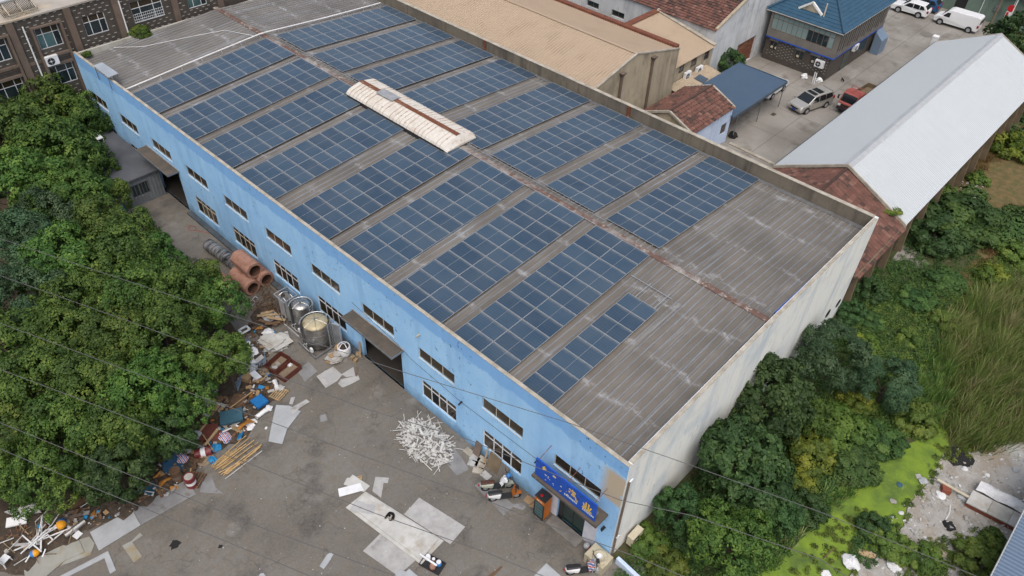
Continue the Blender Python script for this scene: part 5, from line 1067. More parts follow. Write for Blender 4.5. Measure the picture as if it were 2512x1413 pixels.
lw = MB(); a, b_ = G(1512, 1378), G(1600, 1460)
lw.beam(a+Vector((0, 0, .22)), b_+Vector((0, 0, .22)), .22, .5); solo('low_wall', lw, 'pale_blue_render', 'low pale wall running from the gable corner out of frame', 'wall')
# leaning boards, planks and pavers by the wall right of the heap
for k, (y, w2, h2, m3, lb) in enumerate([(9.9, .5, 1.0, 'office_trim', 'short dark board leaning on the wall nearest the scrap heap'), (9.15, .10, 1.25, 'wood_pale', 'thin upright grey plank leaning on the wall'), (8.5, .9, 1.1, 'timber_tan', 'wide tan board leaning below the lower window'), (7.75, .7, .9, 'stone_grey', 'grey board leaning below the lower window, nearest the scooters')]):
    solo('leaning_board', MB().hexa([(-.42, y-w2/2, GZ+.01), (-.38, y-w2/2, GZ+.01), (-.38, y+w2/2, GZ+.01), (-.42, y+w2/2, GZ+.01), (-.06, y-w2/2, GZ+h2), (-.02, y-w2/2, GZ+h2), (-.02, y+w2/2, GZ+h2), (-.06, y+w2/2, GZ+h2)]), m3, lb, 'board')
for k, (x, y) in enumerate([(1150, 1110), (1165, 1126), (1178, 1142), (1160, 1138), (1172, 1155), (1192, 1168), (1184, 1130)]):
    p = G(x, y); solo('paver', MB().obox(p+Vector((0, 0, .05)), (.42, .6, .09), (0, 0, R_(8*k % 40))), 'board_grey' if k % 2 else 'coping', 'grey concrete paver lying loose by the wall between scrap heap and scooters', 'paver', 'loose pavers by the wall')
# ------------------------------------------------------------------ heap of white scrap strips
hc = G(1045, 1085); rr = random.Random(11); hp = MB()
def strip(rg, c, R, top, lmin, lmax, w0=.03, w1=.10):
    t, r = rg.uniform(0, 6.283), R*math.sqrt(rg.random()); L_ = rg.uniform(lmin, lmax); z = GZ+.04+top*max(0, 1-(r/R)**1.3)*rg.uniform(.55, 1)
    yaw = rg.uniform(0, 6.283); d = Vector((math.cos(yaw), math.sin(yaw), rg.uniform(-.35, .35)*min(1, (z-GZ)*2))); p = Vector((c.x+r*math.cos(t)*.92, c.y+r*math.sin(t)*1.55, z)); a = p-d*L_/2; b2 = p+d*L_/2
    a.z = max(a.z, GZ+.015); b2.z = max(b2.z, GZ+.015); return a, b2, rg.uniform(w0, w1)
hp2 = MB()
for k in range(900): a, b_, w2 = strip(rr, hc, 1.25, .78, .15, .85, .02, .13); (hp if k % 3 else hp2).beam(a, b_, w2, .015)
for i in range(16):
    a, b_ = 6.283*i/16, 6.283*(i+1)/16; hp2.face([(hc.x+.95*math.cos(a), hc.y+1.6*math.sin(a), GZ), (hc.x+.95*math.cos(b_), hc.y+1.6*math.sin(b_), GZ), (hc.x, hc.y, GZ+.62)])
hp.v += hp2.v; k0 = len(hp.v)-len(hp2.v); hp.f += [tuple(i+k0 for i in f) for f in hp2.f]; hp.m += [1]*len(hp2.f)
solo('scrap_heap', hp, ['strip_white', 'strip_grey'], 'tangled heap of white plastic and metal scrap strips by the blue wall', 'scrap heap', kind='stuff')
for k in range(46):
    a, b_, w2 = strip(rr, hc, 1.55, .60, .6, 1.5, .02, .045); solo('scrap_strip', MB().beam(a, b_, w2, .02), 'strip_white', 'long white strip sticking out of the scrap heap by the blue wall', 'strip', 'long strips on the scrap heap')
for k in range(26):
    a, b_, w2 = strip(rr, hc, 1.0, .92, .3, .6); c = (a+b_)/2; solo('scrap_plate', MB().obox(c+Vector((0, 0, .06)), (.45, .28, .02), (rr.uniform(-.4, .4), rr.uniform(-.4, .4), rr.uniform(0, 3))), 'strip_white' if k % 3 else 'strip_grey', 'flat white plate lying on the scrap heap by the blue wall', 'plate', 'plates on the scrap heap')
# square frame leaning over the front of the heap
f0 = [G(*q, GZ+.1) for q in Z6([(1640, 355), (1940, 320), (1880, 200), (1590, 215)])]; mb = MB()
for i in range(4): mb.beam(f0[i], f0[(i+1) % 4], .05, .03)
solo('scrap_square', mb, 'strip_white', 'square white window frame at the near foot of the scrap heap', 'frame')

# ------------------------------------------------------------------ tanks, coolers, pipes along the wall
def tank(loc, r, zr, dome, dh, label):
    t = thing('steel_tank', label, 'tank', loc, 0, 'steel tanks beside the blue wall'); H = zr-GZ
    part('shell', MB().lathe([(0, .25), (r*.8, .25), (r, .35), (r, H)], n=28), 'steel_tank', t, True, True)
    dm_ = part('dome', MB().lathe([(r+.005, H-.02), (r+.005, H), (r*.93, H+dh*.35), (r*.7, H+dh*.72), (r*.35, H+dh*.95), (.07, H+dh)], n=28), dome, t, True, True)
    part('nozzle', MB().cyl((0, 0, H+dh-.03), (0, 0, H+dh+.10), .07, n=10), 'steel_tank', dm_, True)
    for a in np.linspace(0, 6.283, 7)[:-1]: part('dome_pipe', MB().tube([(.06*math.cos(a), .06*math.sin(a), H+dh+.04), (r*.6*math.cos(a), r*.6*math.sin(a), H+dh*.84), (r*1.04*math.cos(a), r*1.04*math.sin(a), H+.03)], .016, 5), 'steel_tank', dm_, True)
    for z in (H*.38, H*.68): part('band', MB().lathe([(r+.004, z-.03), (r+.02, z-.03), (r+.02, z+.03), (r+.004, z+.03)], n=28), 'steel_grey', t, True)
    for k in range(4): a = R_(45+90*k); part('leg', MB().cyl((r*.8*math.cos(a), r*.8*math.sin(a), 0), (r*.8*math.cos(a), r*.8*math.sin(a), .3), .05, n=8), 'steel_grey', t, True)
    g = part('guard_ring', MB().tube([((r+.2)*math.cos(a), (r+.2)*math.sin(a), H-.05) for a in np.linspace(R_(-40), R_(140), 16)], .035, 6), 'alu_frame', t, True)
    for a in np.linspace(R_(-38), R_(138), 10): part('guard_panel', MB().obox(((r+.2)*math.cos(a), (r+.2)*math.sin(a), H*.5), (.07, .16, H*.92), (0, 0, a)), 'steel_grey', g, True)
    lad = MB(); a = R_(-60); e = Vector((math.cos(a), math.sin(a), 0)); s = Vector((-e.y, e.x, 0))
    for k in (-1, 1): lad.beam(e*(r+.12)+s*k*.2+Vector((0, 0, .05)), e*(r+.12)+s*k*.2+Vector((0, 0, H+.3)), .05, .05)
    for k in range(9): z = .25+k*(H/9); lad.beam(e*(r+.12)-s*.2+Vector((0, 0, z)), e*(r+.12)+s*.2+Vector((0, 0, z)), .03, .03)
    part('ladder', lad, 'alu_dull', t, True)
    part('pipework', MB().tube([(-r-.05, -.35, .3), (-r-.18, -.35, .32), (-r-.18, .1, .35), (-r-.18, .4, .36), (-r-.02, .4, .4)], .03, 6).tube([(-r-.05, 0, .75), (-r-.14, 0, .75), (-r-.14, 0, .2)], .03, 6), 'alu_frame', t, True)
    part('control_box', MB().box((-r-.16, -.62, .35), (-r-.02, -.40, .66)), 'plastic_white', t, True)
    return t
tank((-1.50, 24.05, GZ), .84, 1.55, 'dirty_dome', .24, 'larger steel tank with a stained tan dome near the canopy')
tank((-1.20, 26.15, GZ), .62, 1.52, 'steel_tank', .24, 'smaller steel tank with a bright silver dome behind the tan one')
mb = MB(); q4 = [G(*q) for q in ((733, 842), (775, 882), (828, 846), (800, 820))]
for i in range(3): mb.beam(q4[i]+Vector((0, 0, .1)), q4[i+1]+Vector((0, 0, .1)), .08, .18)
solo('tank_kerb', mb, 'steel_grey', 'low steel kerb frame around the foot of the larger tank', 'kerb')
mb = MB(); q5 = [G(*q) for q in ((690, 775), (700, 800), (735, 830))]
for i in range(2): mb.beam(q5[i]+Vector((0, 0, .1)), q5[i+1]+Vector((0, 0, .1)), .08, .18)
solo('tank_kerb', mb, 'board_grey', 'low pale kerb beside the smaller tank', 'kerb')
VP = thing('vaporizer', 'upright finned aluminium vaporizer with a white top frame beside the tanks', 'vaporizer', (-1.40, 27.6, GZ))
for i in range(2):
    for j in range(3):
        m_ = MB(); x, y = -.28+.56*i, -.4+.4*j; m_.cyl((x, y, .2), (x, y, 2.1), .03, n=6)
        for a in range(4): e = Vector((math.cos(a*1.5708+.78), math.sin(a*1.5708+.78), 0))*.17; m_.beam((x+e.x*.5, y+e.y*.5, .25), (x+e.x*.5, y+e.y*.5, 2.05), .17, .02, 0, (e.x, e.y, 0))
        part('finned_tube', m_, 'alu_dull', VP, True)
part('top_frame', MB().beam((-.55, -.6, 2.25), (.55, -.6, 2.25), .04, .04).beam((-.55, .6, 2.25), (.55, .6, 2.25), .04, .04).beam((-.55, -.6, 2.25), (-.55, .6, 2.25), .04, .04).beam((.55, -.6, 2.25), (.55, .6, 2.25), .04, .04), 'alu_frame', VP, True)
for s in (-1, 1):
    for u in (-1, 1): part('leg', MB().box((s*.53-.025, u*.58-.025, 0), (s*.53+.025, u*.58+.025, 2.22)), 'steel_grey', VP, True)
part('bends', MB().tube([(-.28, -.4, 2.1), (-.28, -.2, 2.2), (-.28, 0, 2.1)], .03).tube([(.28, -.4, 2.1), (.28, -.2, 2.2), (.28, 0, 2.1)], .03).tube([(-.28, .4, 2.1), (0, .4, 2.2), (.28, .4, 2.1)], .03), 'alu_frame', VP, True)['kind'] = 'stuff'
t = thing('wall_cooler', 'grey finned radiator panel standing right of the larger tank', 'radiator', (-.62, 23.0, GZ), R_(20))
part('frame', MB().box((-.05, -.32, .1), (.05, -.26, 2.1)).box((-.05, .26, .1), (.05, .32, 2.1)).box((-.05, -.26, 2.0), (.05, .26, 2.1)), 'alu_frame', t, True)
for k in range(6): part('fin', MB().box((-.03, -.25+k*.085, .12), (.03, -.205+k*.085, 2.0)), 'alu_dull', t, True)
def rolled_pipe(x, z, y0, y1, r, label, seed):
    rg = random.Random(seed); m_ = MB(); n = 22; k = 0
    ro = [r*(1+rg.uniform(-.035, .035)) for _ in range(n)]
    t = thing('clay_pipe', label, 'pipe', (x, (y0+y1)/2, GZ), 0, 'rusty brown pipes stacked by the wall')
    rings = [(y0-.0, 1.0), (y0+.2, 1.03), ((y0+y1)/2, 1.0), (y1, 1.0)]
    for y, s in rings:
        for i in range(n): a = 2*math.pi*i/n; m_.v.append((x+ro[i]*s*math.cos(a), y, z+ro[i]*s*math.sin(a)))
    for q in range(3):
        for i in range(n): j = (i+1) % n; m_.f.append((q*n+i, q*n+j, (q+1)*n+j, (q+1)*n+i)); m_.m.append(0)
    b0 = len(m_.v)
    for y in (y0-.002, y0+1.6):
        for i in range(n): a = 2*math.pi*i/n; m_.v.append((x+ro[i]*.70*math.cos(a), y, z+ro[i]*.70*math.sin(a)))
    for i in range(n):
        j = (i+1) % n; m_.f.append((i, j, b0+j, b0+i)); m_.m.append(0); m_.f.append((b0+i, b0+j, b0+n+j, b0+n+i)); m_.m.append(1)
    m_.f.append(tuple(range(b0+n, b0+2*n))); m_.m.append(1); part('shell', m_, ['clay_pipe', 'clay_inside_shade'], t); return t
rolled_pipe(-.62, GZ+.6, 31.6, 33.7, .60, 'lower rusty brown pipe nearest the blue wall', 1); rolled_pipe(-1.84, GZ+.6, 31.5, 33.8, .60, 'lower rusty brown pipe in the middle of the stack', 2)
rolled_pipe(-1.20, GZ+1.62, 31.9, 34.1, .64, 'top rusty brown pipe of the stack by the wall', 3); rolled_pipe(-3.06, GZ+.58, 32.3, 34.2, .57, 'lower rusty brown pipe half under the trees', 4)
pr = []; 
for k in range(52): yy = k*.09; pr += [(.46+.022*(k % 2)+.012*math.sin(k*1.7), yy)]
m_ = MB(); m_.lathe([(0, 0), (.40, 0)]+pr+[(.40, 4.66), (0, 4.66)], n=20); 
DU = put('wrapped_duct', m_.mesh('wrapped_duct', 'black_wrap', None, True), None, (-1.16, 33.75, GZ+.49), (R_(-90), 0, R_(4))); tag(DU, 'long ribbed duct wrapped in shiny black film beside the wall', 'duct')
solo('hose', MB().tube([(-1.0, 41.2, GZ+.03), (-.8, 41.7, GZ+.03), (-1.1, 42.1, GZ+.03), (-1.4, 41.6, GZ+.03), (-.9, 41.0, GZ+.03), (-.5, 40.2, GZ+.03)], .025, 6), 'truck_red', 'short red hose lying on the concrete near the far gate', 'hose')
solo('water_barrel', MB().lathe([(0, 0), (.45, 0), (.5, .2), (.5, .9), (.42, 1.1), (.2, 1.2), (.2, 1.28), (0, 1.28)], (-4.35, 46.6, GZ), 18), 'board_blue', 'bright blue plastic barrel beside the annex under the trees', 'barrel', smooth=True)
for k, (x, y) in enumerate([(377, 452), (371, 461), (383, 463), (366, 447), (388, 455)]): solo('rubbish_bag', MB().lathe([(0, 0), (.22, 0), (.27, .15), (.18, .33), (.05, .4), (0, .4)], G(x, y), 9), 'black_plastic' if k > 1 else 'bag_white', 'small bag of rubbish by the annex corner at the far gate', 'bag', 'rubbish bags by the annex')
BB = thing('bulk_bag', 'open white bulk bag with dark waste inside by the gate jamb', 'bag', G(846, 868))
part('bag', MB().lathe([(0, 0), (.40, 0), (.47, .25), (.46, .65), (.42, .80), (.36, .78)], n=16), 'bag_white', BB, True, True); part('contents', MB().lathe([(0, .76), (.2, .74), (.38, .66)], n=12), 'dark_rubbish', BB, True); part('strap', MB().tube([(-.4, 0, .78), (-.1, .05, 1.0), (.38, .1, .79)], .03, 5).tube([(0, -.4, .78), (.05, -.1, .98), (.1, .4, .78)], .03, 5), 'bag_white', BB, True)
def stack(name, label, cat, px, n, w2, l2, dz, mats, jit=.25, tilt=.08, seed=1, pname='sheet'):
    rg = random.Random(seed); c = G(*px); t = thing(name, label, cat, c)
    for k in range(n): part(pname, MB().obox((rg.uniform(-jit, jit), rg.uniform(-jit, jit), .02+k*dz), (w2*rg.uniform(.7, 1.1), l2*rg.uniform(.7, 1.1), .018), (rg.uniform(-tilt, tilt), rg.uniform(-tilt, tilt), rg.uniform(0, 3.1))), mats[rg.randrange(len(mats))], t, True)
    return t
stack('cardboard_pile', 'loose pile of flattened grey cardboard in front of the larger tank', 'cardboard', (822, 880), 16, .9, .55, .028, ['paper_grey', 'paper_grey', 'cardboard'], seed=4)
solo('carton', MB().obox(G(831, 868)+Vector((0, 0, .62)), (.35, .3, .3), (.1, .1, .5)), 'cardboard', 'brown carton sitting on the flattened cardboard pile', 'carton')
for k, (x, y) in enumerate([(866, 880), (873, 887), (878, 872)]): solo('wood_block', MB().obox(G(x, y)+Vector((0, 0, .12)), (.3, .22, .22), (0, 0, .4*k)), 'wood_pale', 'small wooden crate piece beside the gate jamb', 'wood block', 'wood blocks by the gate jamb')
solo('wall_plank', MB().beam(G(884, 878), (-.05, 21.3, .6), .14, .04), 'wood_pale', 'short plank leaning on the gate jamb', 'plank')
stack('board_stack', 'splayed stack of large white and grey boards by the rubbish line', 'boards', (677, 845), 8, 1.7, 1.1, .05, ['board_white', 'board_grey', 'board_white'], .35, .05, 9, 'board')
# ------------------------------------------------------------------ open drawers and the line of rubbish under the trees
def open_box(label, px, L_, W_, H_, rz, z=0., rx=0.):
    t = thing('wooden_box', label, 'box', G(*px)+Vector((0, 0, z)), R_(rz)); t.rotation_euler.x = rx
    part('bottom', MB().box((-L_/2, -W_/2, 0), (L_/2, W_/2, .03)), 'ply_inside', t, True)
    for a, b_ in (((-L_/2, -W_/2, .031), (L_/2, -W_/2+.03, H_)), ((-L_/2, W_/2-.03, .031), (L_/2, W_/2, H_)), ((-L_/2, -W_/2+.03, .031), (-L_/2+.03, W_/2-.03, H_)), ((L_/2-.03, -W_/2+.03, .031), (L_/2, W_/2-.03, H_))): part('side', MB().box(a, b_), 'ply_red', t, True)
open_box('dark red wooden drawer with open top, left of two', (683, 897), 1.5, .95, .48, 12); open_box('dark red wooden drawer with a bag in it, right of two', (708, 915), 1.5, .95, .48, 8)
def bag(label, px, r, h, m='bag_white', seed=0, z=0., sx=1., group=None, name='bag', cat='bag'):
    rg = random.Random(seed*7+3); m_ = MB(); n = 12; p = G(*px)+Vector((0, 0, z)); prof = [(0, 0), (.9, 0), (1.05, .25), (.95, .6), (.6, .9), (.2, 1.), (0, .96)]; k = 0
    for pr_, pz in prof:
        for i in range(n): a = 2*math.pi*i/n; q = 1+rg.uniform(-.28, .28); m_.v.append((p.x+pr_*r*q*sx*math.cos(a), p.y+pr_*r*q*math.sin(a), p.z+pz*h*(1+rg.uniform(-.15, .15))))
    for s in range(len(prof)-1):
        for i in range(n): j = (i+1) % n; m_.f.append((s*n+i, s*n+j, (s+1)*n+j, (s+1)*n+i)); m_.m.append(0)
    return solo(name, m_, m, label, cat, group)
bag('pale crumpled bag inside the right wooden drawer', (712, 898), .16, .2, seed=1, z=.04)
bag('large white rubbish bag at the top end of the rubbish line', (659, 822), .38, .5, seed=2); bag('white bag between tree crown and blue metal sheet', (611, 850), .26, .4, seed=3)
bag('upper lumps of spilled white plastic on the blue metal sheets', (621, 868), .34, .35, seed=4, z=.12); bag('lower lumps of spilled white plastic on the blue metal sheets', (612, 884), .34, .3, seed=5, z=.12); bag('small white crumple beside the blue metal sheets', (622, 894), .2, .22, seed=6, z=.1)
bag('pale blue plastic heap above the carton', (620, 908), .34, .28, 'board_bluegrey', 7, .12); bag('grey cloth bundle right of the carton', (648, 916), .36, .3, 'bag_tan', 8, .05)
solo('white_tray', MB().obox(G(629, 928)+Vector((0, 0, .3)), (.42, .7, .06), (.2, .1, .1)), 'plastic_white', 'white plastic tray lying beside the carton', 'tray')
solo('carton', MB().obox(G(608, 931)+Vector((0, 0, .22)), (.62, .5, .36), (.1, 0, .5)), 'cardboard', 'brown carton in the rubbish line below the white bags', 'carton')
fr = MB(); p = G(601, 815)+Vector((0, 0, .25))
for a, b_ in (((-.3, -.22, 0), (.3, -.22, 0)), ((.3, -.22, 0), (.3, .22, 0)), ((.3, .22, 0), (-.3, .22, 0)), ((-.3, .22, 0), (-.3, -.22, 0))): fr.beam(p+Vector(a), p+Vector(b_), .14, .05)
solo('hollow_board', fr, 'plastic_white', 'small white frame with a dark hole among branches', 'frame')
def corrug(label, p0, p1, wd, m, z=.08, tilt=0.):
    a, b_ = G(*p0)+Vector((0, 0, z)), G(*p1)+Vector((0, 0, z)); d = (b_-a); s = Vector((-d.y, d.x, 0)).normalized(); m_ = MB(); n = 14
    for i in range(n):
        u0, u1 = i/n-.5, (i+1)/n-.5; h0, h1 = .03*(i % 2), .03*((i+1) % 2); m_.face([a+s*wd*u0+Vector((0, 0, h0+tilt*u0)), a+s*wd*u1+Vector((0, 0, h1+tilt*u1)), b_+s*wd*u1+Vector((0, 0, h1+tilt*u1)), b_+s*wd*u0+Vector((0, 0, h0+tilt*u0))])
    return solo('metal_sheet', m_, m, label, 'metal sheet', 'corrugated sheets in the rubbish')
corrug('long blue grey corrugated sheet under the spilled white plastic', (633, 850), (637, 905), .9, 'corrugated_blue'); corrug('curled pale corrugated sheet hanging out from under the trees', (590, 925), (577, 965), .5, 'corrugated_blue', .12, .3)
corrug('white curved metal sheet half under the trees', (505, 948), (525, 975), .8, 'board_white', .25, .2); corrug('long white ragged metal sheet in front of the brown plank', (502, 985), (550, 1008), .6, 'board_white', .2, .1)
solo('brown_plank', MB().obox(G(520, 982)+Vector((0, 0, .36)), (1.7, .45, .04), (.1, .05, R_(-62))), 'wood_dark', 'wide brown plank between two white metal sheets', 'plank')
def board3(name, label, px, size, eu, m, z, cat='board'): return solo(name, MB().obox(G(*px, GZ+z), size, eu), m, label, cat)
board3('blue_box', 'bright blue flat box lid on top of the rubbish', (636, 985), (.80, .80, .20), (.06, .05, R_(4)), 'board_blue', .38, 'box'); board3('teal_box', 'dark teal folded board box on the rubbish below the blue one', (568, 1022), (1.35, .95, .22), (.1, -.06, R_(-30)), 'board_teal', .45, 'box')
mb = MB(); c0 = G(592, 1036); cloth(mb, 1, 1, lambda u, v: c0+Vector((-.7+1.3*v-.35*u, -.65+1.4*u, .06+.34*math.sin(3.1*v)*(.5+.5*math.sin(5*u+2))+.03*math.sin(17*u*v)))); solo('orange_tarp', mb, 'tarp_orange', 'crumpled orange tarpaulin beside the teal box', 'tarpaulin')
mb = MB(); c1 = G(402, 1176); cloth(mb, 1, 1, lambda u, v: c1+Vector((-.5+1.0*v, -.5+.9*u, .1+.25*math.sin(3.1*v)*(.5+.5*math.sin(6*u+1))+.04*math.sin(15*u*v)))); solo('orange_tarp', mb, 'tarp_orange', 'torn orange sacks behind the brown barrel', 'sacks')
def pallet(label, px, rz, z=.0, n=6, m='wood_pale'):
    t = thing('pallet', label, 'pallet', G(*px)+Vector((0, 0, z)), R_(rz))
    for k in range(n): part('slat', MB().box((-.5, -.45+k*.9/n, .10), (.5, -.45+k*.9/n+.09, .13)), m, t, True)
    for x in (-.45, 0, .4): part('bearer', MB().box((x, -.46, 0), (x+.07, .46, .099)), m, t, True)
pallet('pale wooden pallet strewn with paper beside the large white sheet', (684, 968), 20); pallet('dark slatted crate panel under the teal box', (586, 990), 35, .2, 8, 'wood_dark'); pallet('small slatted crate behind the upright red drum', (480, 1178), 30, .0, 5, 'wood_dark')
bag('scraps of torn paper on the pale pallet', (688, 955), .26, .12, 'paper_grey', 21, .14)
def drumlike(name, label, cat, c, ax, r, L_, mats3):
    c = Vector(c); ax = Vector(ax).normalized(); t = thing(name, label, cat, c); l0 = -ax*L_/2
    for k in range(3): part('band' if k == 1 else 'shell', MB().cyl(l0+ax*L_*k/3, l0+ax*L_*(k+1)/3, r, n=20), mats3[k], t, True)
    for k in range(4): q = l0+ax*L_*k/3; part('hoop', MB().cyl(q-ax*.015, q+ax*.015, r+.012, n=20), mats3[0], t, True)
    return t
drumlike('oil_drum', 'red drum with white band lying on its side', 'drum', G(499, 1109, GZ+.31), (1, -.55, .02), .29, .9, ('drum_red', 'plastic_white', 'drum_red'))
DD = drumlike('oil_drum', 'red drum with white band standing upright with open top', 'drum', G(467, 1180, GZ+.43), (0, 0, 1), .30, .86, ('drum_red', 'plastic_white', 'drum_red')); part('contents', MB().lathe([(0, .445), (.2, .45), (.29, .44)], n=16), 'paper_grey', DD, True)
drumlike('rusty_barrel', 'brown rusty barrel left of the upright red drum', 'barrel', G(433, 1165, GZ+.43), (0, .04, 1), .30, .86, ('wood_dark', 'office_trim', 'wood_dark'))
drumlike('white_roll', 'white barrel lying beside the pale pallet', 'barrel', G(677, 945, GZ+.16), (.35, 1, 0), .15, .75, ('plastic_white',)*3); drumlike('white_roll', 'white roll lying below the bright blue lid', 'roll', G(640, 1015, GZ+.16), (1, .1, 0), .14, .7, ('plastic_white',)*3)
drumlike('steel_cylinder', 'silver steel cylinder lying at the end of the pole heap', 'cylinder', G(184, 1296, GZ+.2), (1, .1, .03), .17, 1.1, ('steel_tank',)*3)
board3('cabinet', 'dark brown cabinet door lying in a pale wooden frame', (512, 1062), (1.0, 1.1, .2), (.15, .1, R_(-35)), 'ply_red', .35, 'cabinet')
for k, (p0, p1, lb) in enumerate([((478, 1075), (507, 1038), 'left pale timber rail of the dismantled cabinet'), ((503, 1092), (534, 1053), 'right pale timber rail of the dismantled cabinet'), ((497, 1065), (523, 1105), 'pale stick crossing the dismantled cabinet'), ((568, 1050), (545, 1060), 'short white batten on the dismantled cabinet'), ((565, 1000), (620, 960), 'long pale stick across the rubbish behind the blue lid'), ((640, 935), (660, 915), 'short pale stick right of the carton')]): solo('timber_batten', MB().beam(G(*p0, GZ+.5), G(*p1, GZ+.5), .13 if k < 2 else .06, .10 if k < 2 else .05), 'wood_pale' if k != 3 else 'plastic_white', lb, 'timber')
board3('red_board', 'dark red panel leaning between cabinet and striped bag', (537, 1072), (.85, .7, .05), (.3, .2, R_(-30)), 'ply_red', .3, 'panel')
bag('pale grey plastic bag in the dismantled cabinet', (487, 1077), .32, .35, 'board_bluegrey', 31, .25); bag('large tan sack left of the lying red drum', (461, 1094), .62, .55, 'bag_tan', 32, 0, 1.2, name='sack', cat='sack')
bag('striped woven bag right of the dismantled cabinet', (551, 1077), .42, .42, 'striped_weave', 33, .05, .8); bag('striped woven bag on the blue mat', (450, 1131), .36, .36, 'striped_weave', 34, .2, .8)
bag('bright blue netting beside the lying red drum', (529, 1101), .34, .3, 'net_blue', 35); bag('bright blue netting by the bamboo ends', (520, 1130), .3, .22, 'net_blue', 36, 0, .8); bag('pale tan cloth below the lying red drum', (505, 1128), .36, .2, 'bag_tan', 37, 0, 1.3)
board3('blue_mat', 'large faded dark blue mat at the edge of the trees', (425, 1134), (1.15, 1.35, .06), (.25, .05, R_(-30)), 'mat_blue', .3, 'mat'); bag('white bag end on the blue mat', (447, 1116), .16, .2, 'bag_white', 38, .35)
board3('teal_sheet', 'dark teal sheet crumpled under the trees left of the barrel', (375, 1195), (1.1, .6, .05), (.2, .3, R_(25)), 'board_teal', .2, 'sheet'); board3('blue_sheet', 'bright blue sheet folded at the shaded rubbish edge', (345, 1208), (.7, .45, .05), (.3, -.2, R_(15)), 'toy_blue', .18, 'sheet')
bag('white foam chips spilled beside the orange tarpaulin', (607, 1045), .40, .10, 'bag_white', 41, name='foam_scraps', cat='foam'); bag('smaller patch of white foam chips near the bamboo', (620, 1038), .28, .08, 'bag_white', 42, name='foam_scraps', cat='foam')
board3('white_block', 'small white foam block alone on the concrete', (653, 1050), (.16, .12, .07), (0, 0, .5), 'plastic_white', .04, 'block')
bag('white torn packaging right of the bright blue lid', (660, 1005), .24, .25, 'bag_white', 43, .05)
# rubbish bed: low ragged mounds the things lie on
def mound(name, pts, h, m, label, cat, seed):
    rg = random.Random(seed); m_ = MB()
    for (x, y), r in pts:
        p = G(x, y); n = 14; k = len(m_.v); m_.v.append((p.x, p.y, GZ+h*rg.uniform(.8, 1.1)))
        for ring, (f, hh) in enumerate(((.45, .8), (.8, .35), (1.05, -.01))):
            for i in range(n): a = 6.283*i/n; q = f*r*rg.uniform(.75, 1.2); m_.v.append((p.x+q*math.cos(a), p.y+q*math.sin(a), GZ+h*hh*rg.uniform(.6, 1.3) if ring < 2 else GZ-.01))
        for i in range(n):
            j = (i+1) % n; m_.f.append((k, k+1+i, k+1+j)); m_.m.append(0)
            for s in (0, 1): m_.f.append((k+1+s*n+i, k+1+(s+1)*n+i, k+1+(s+1)*n+j, k+1+s*n+j)); m_.m.append(0)
    return solo(name, m_, m, label, cat, kind='stuff')
mound('rubbish_bed', [((620, 870), 1.0), ((628, 920), 1.2), ((600, 905), 1.0), ((640, 960), 1.2), ((590, 985), 1.5), ((545, 1000), 1.4), ((620, 1000), 1.0), ((560, 1045), 1.4), ((500, 1075), 1.5), ((470, 1110), 1.3), ((430, 1145), 1.3), ((395, 1185), 1.1), ((350, 1215), 1.0), ((290, 1235), 1.3), ((230, 1250), 1.2), ((150, 1290), 1.6), ((80, 1320), 1.7), ((20, 1340), 1.5), ((60, 1360), 1.2), ((640, 800), .9), ((650, 770), 1.0)], .22, 'dark_rubbish', 'dark bed of mixed rubbish along the edge of the trees', 'rubbish', 3)
lit = MB(); rr = random.Random(21); lm = ['paper_grey', 'cardboard', 'bag_white', 'wood_dark', 'board_grey', 'wood_pale', 'net_blue', 'tarp_orange']
LINE = [(645, 790), (620, 860), (630, 920), (640, 965), (600, 990), (545, 1010), (590, 1035), (540, 1070), (490, 1090), (460, 1125), (425, 1160), (390, 1190), (330, 1220), (260, 1245), (190, 1275), (100, 1310), (30, 1340)]
for k in range(760):
    i = rr.randrange(len(LINE)-1); t = rr.random(); x, y = lerp(LINE[i][0], LINE[i+1][0], t)+rr.gauss(0, 22), lerp(LINE[i][1], LINE[i+1][1], t)+rr.gauss(0, 12); p = G(x, y, GZ+rr.uniform(.02, .3))
    s = abs(rr.gauss(.10, .07))+.03; lit.obox(p, (s*rr.uniform(.6, 2.6), s, s*rr.uniform(.08, .5)), (rr.uniform(-.5, .5), rr.uniform(-.5, .5), rr.uniform(0, 3)), rr.choice([0, 0, 1, 1, 2, 3, 3, 3, 3, 4, 4, 5, 5, 6, 7]) if rr.random() < .8 else 3)
for k in range(150):
    x, y = rr.uniform(420, 1380), rr.uniform(930, 1410); p = G(x, y, GZ+.012)
    if p.x > -.6: continue
    s = rr.uniform(.012, .034); lit.obox(p, (s*2, s, .012), (0, 0, rr.uniform(0, 3)), rr.choice([0, 2, 2, 4]))
solo('litter', lit, lm, 'small scraps of litter scattered through the rubbish line and yard', 'litter', kind='stuff')
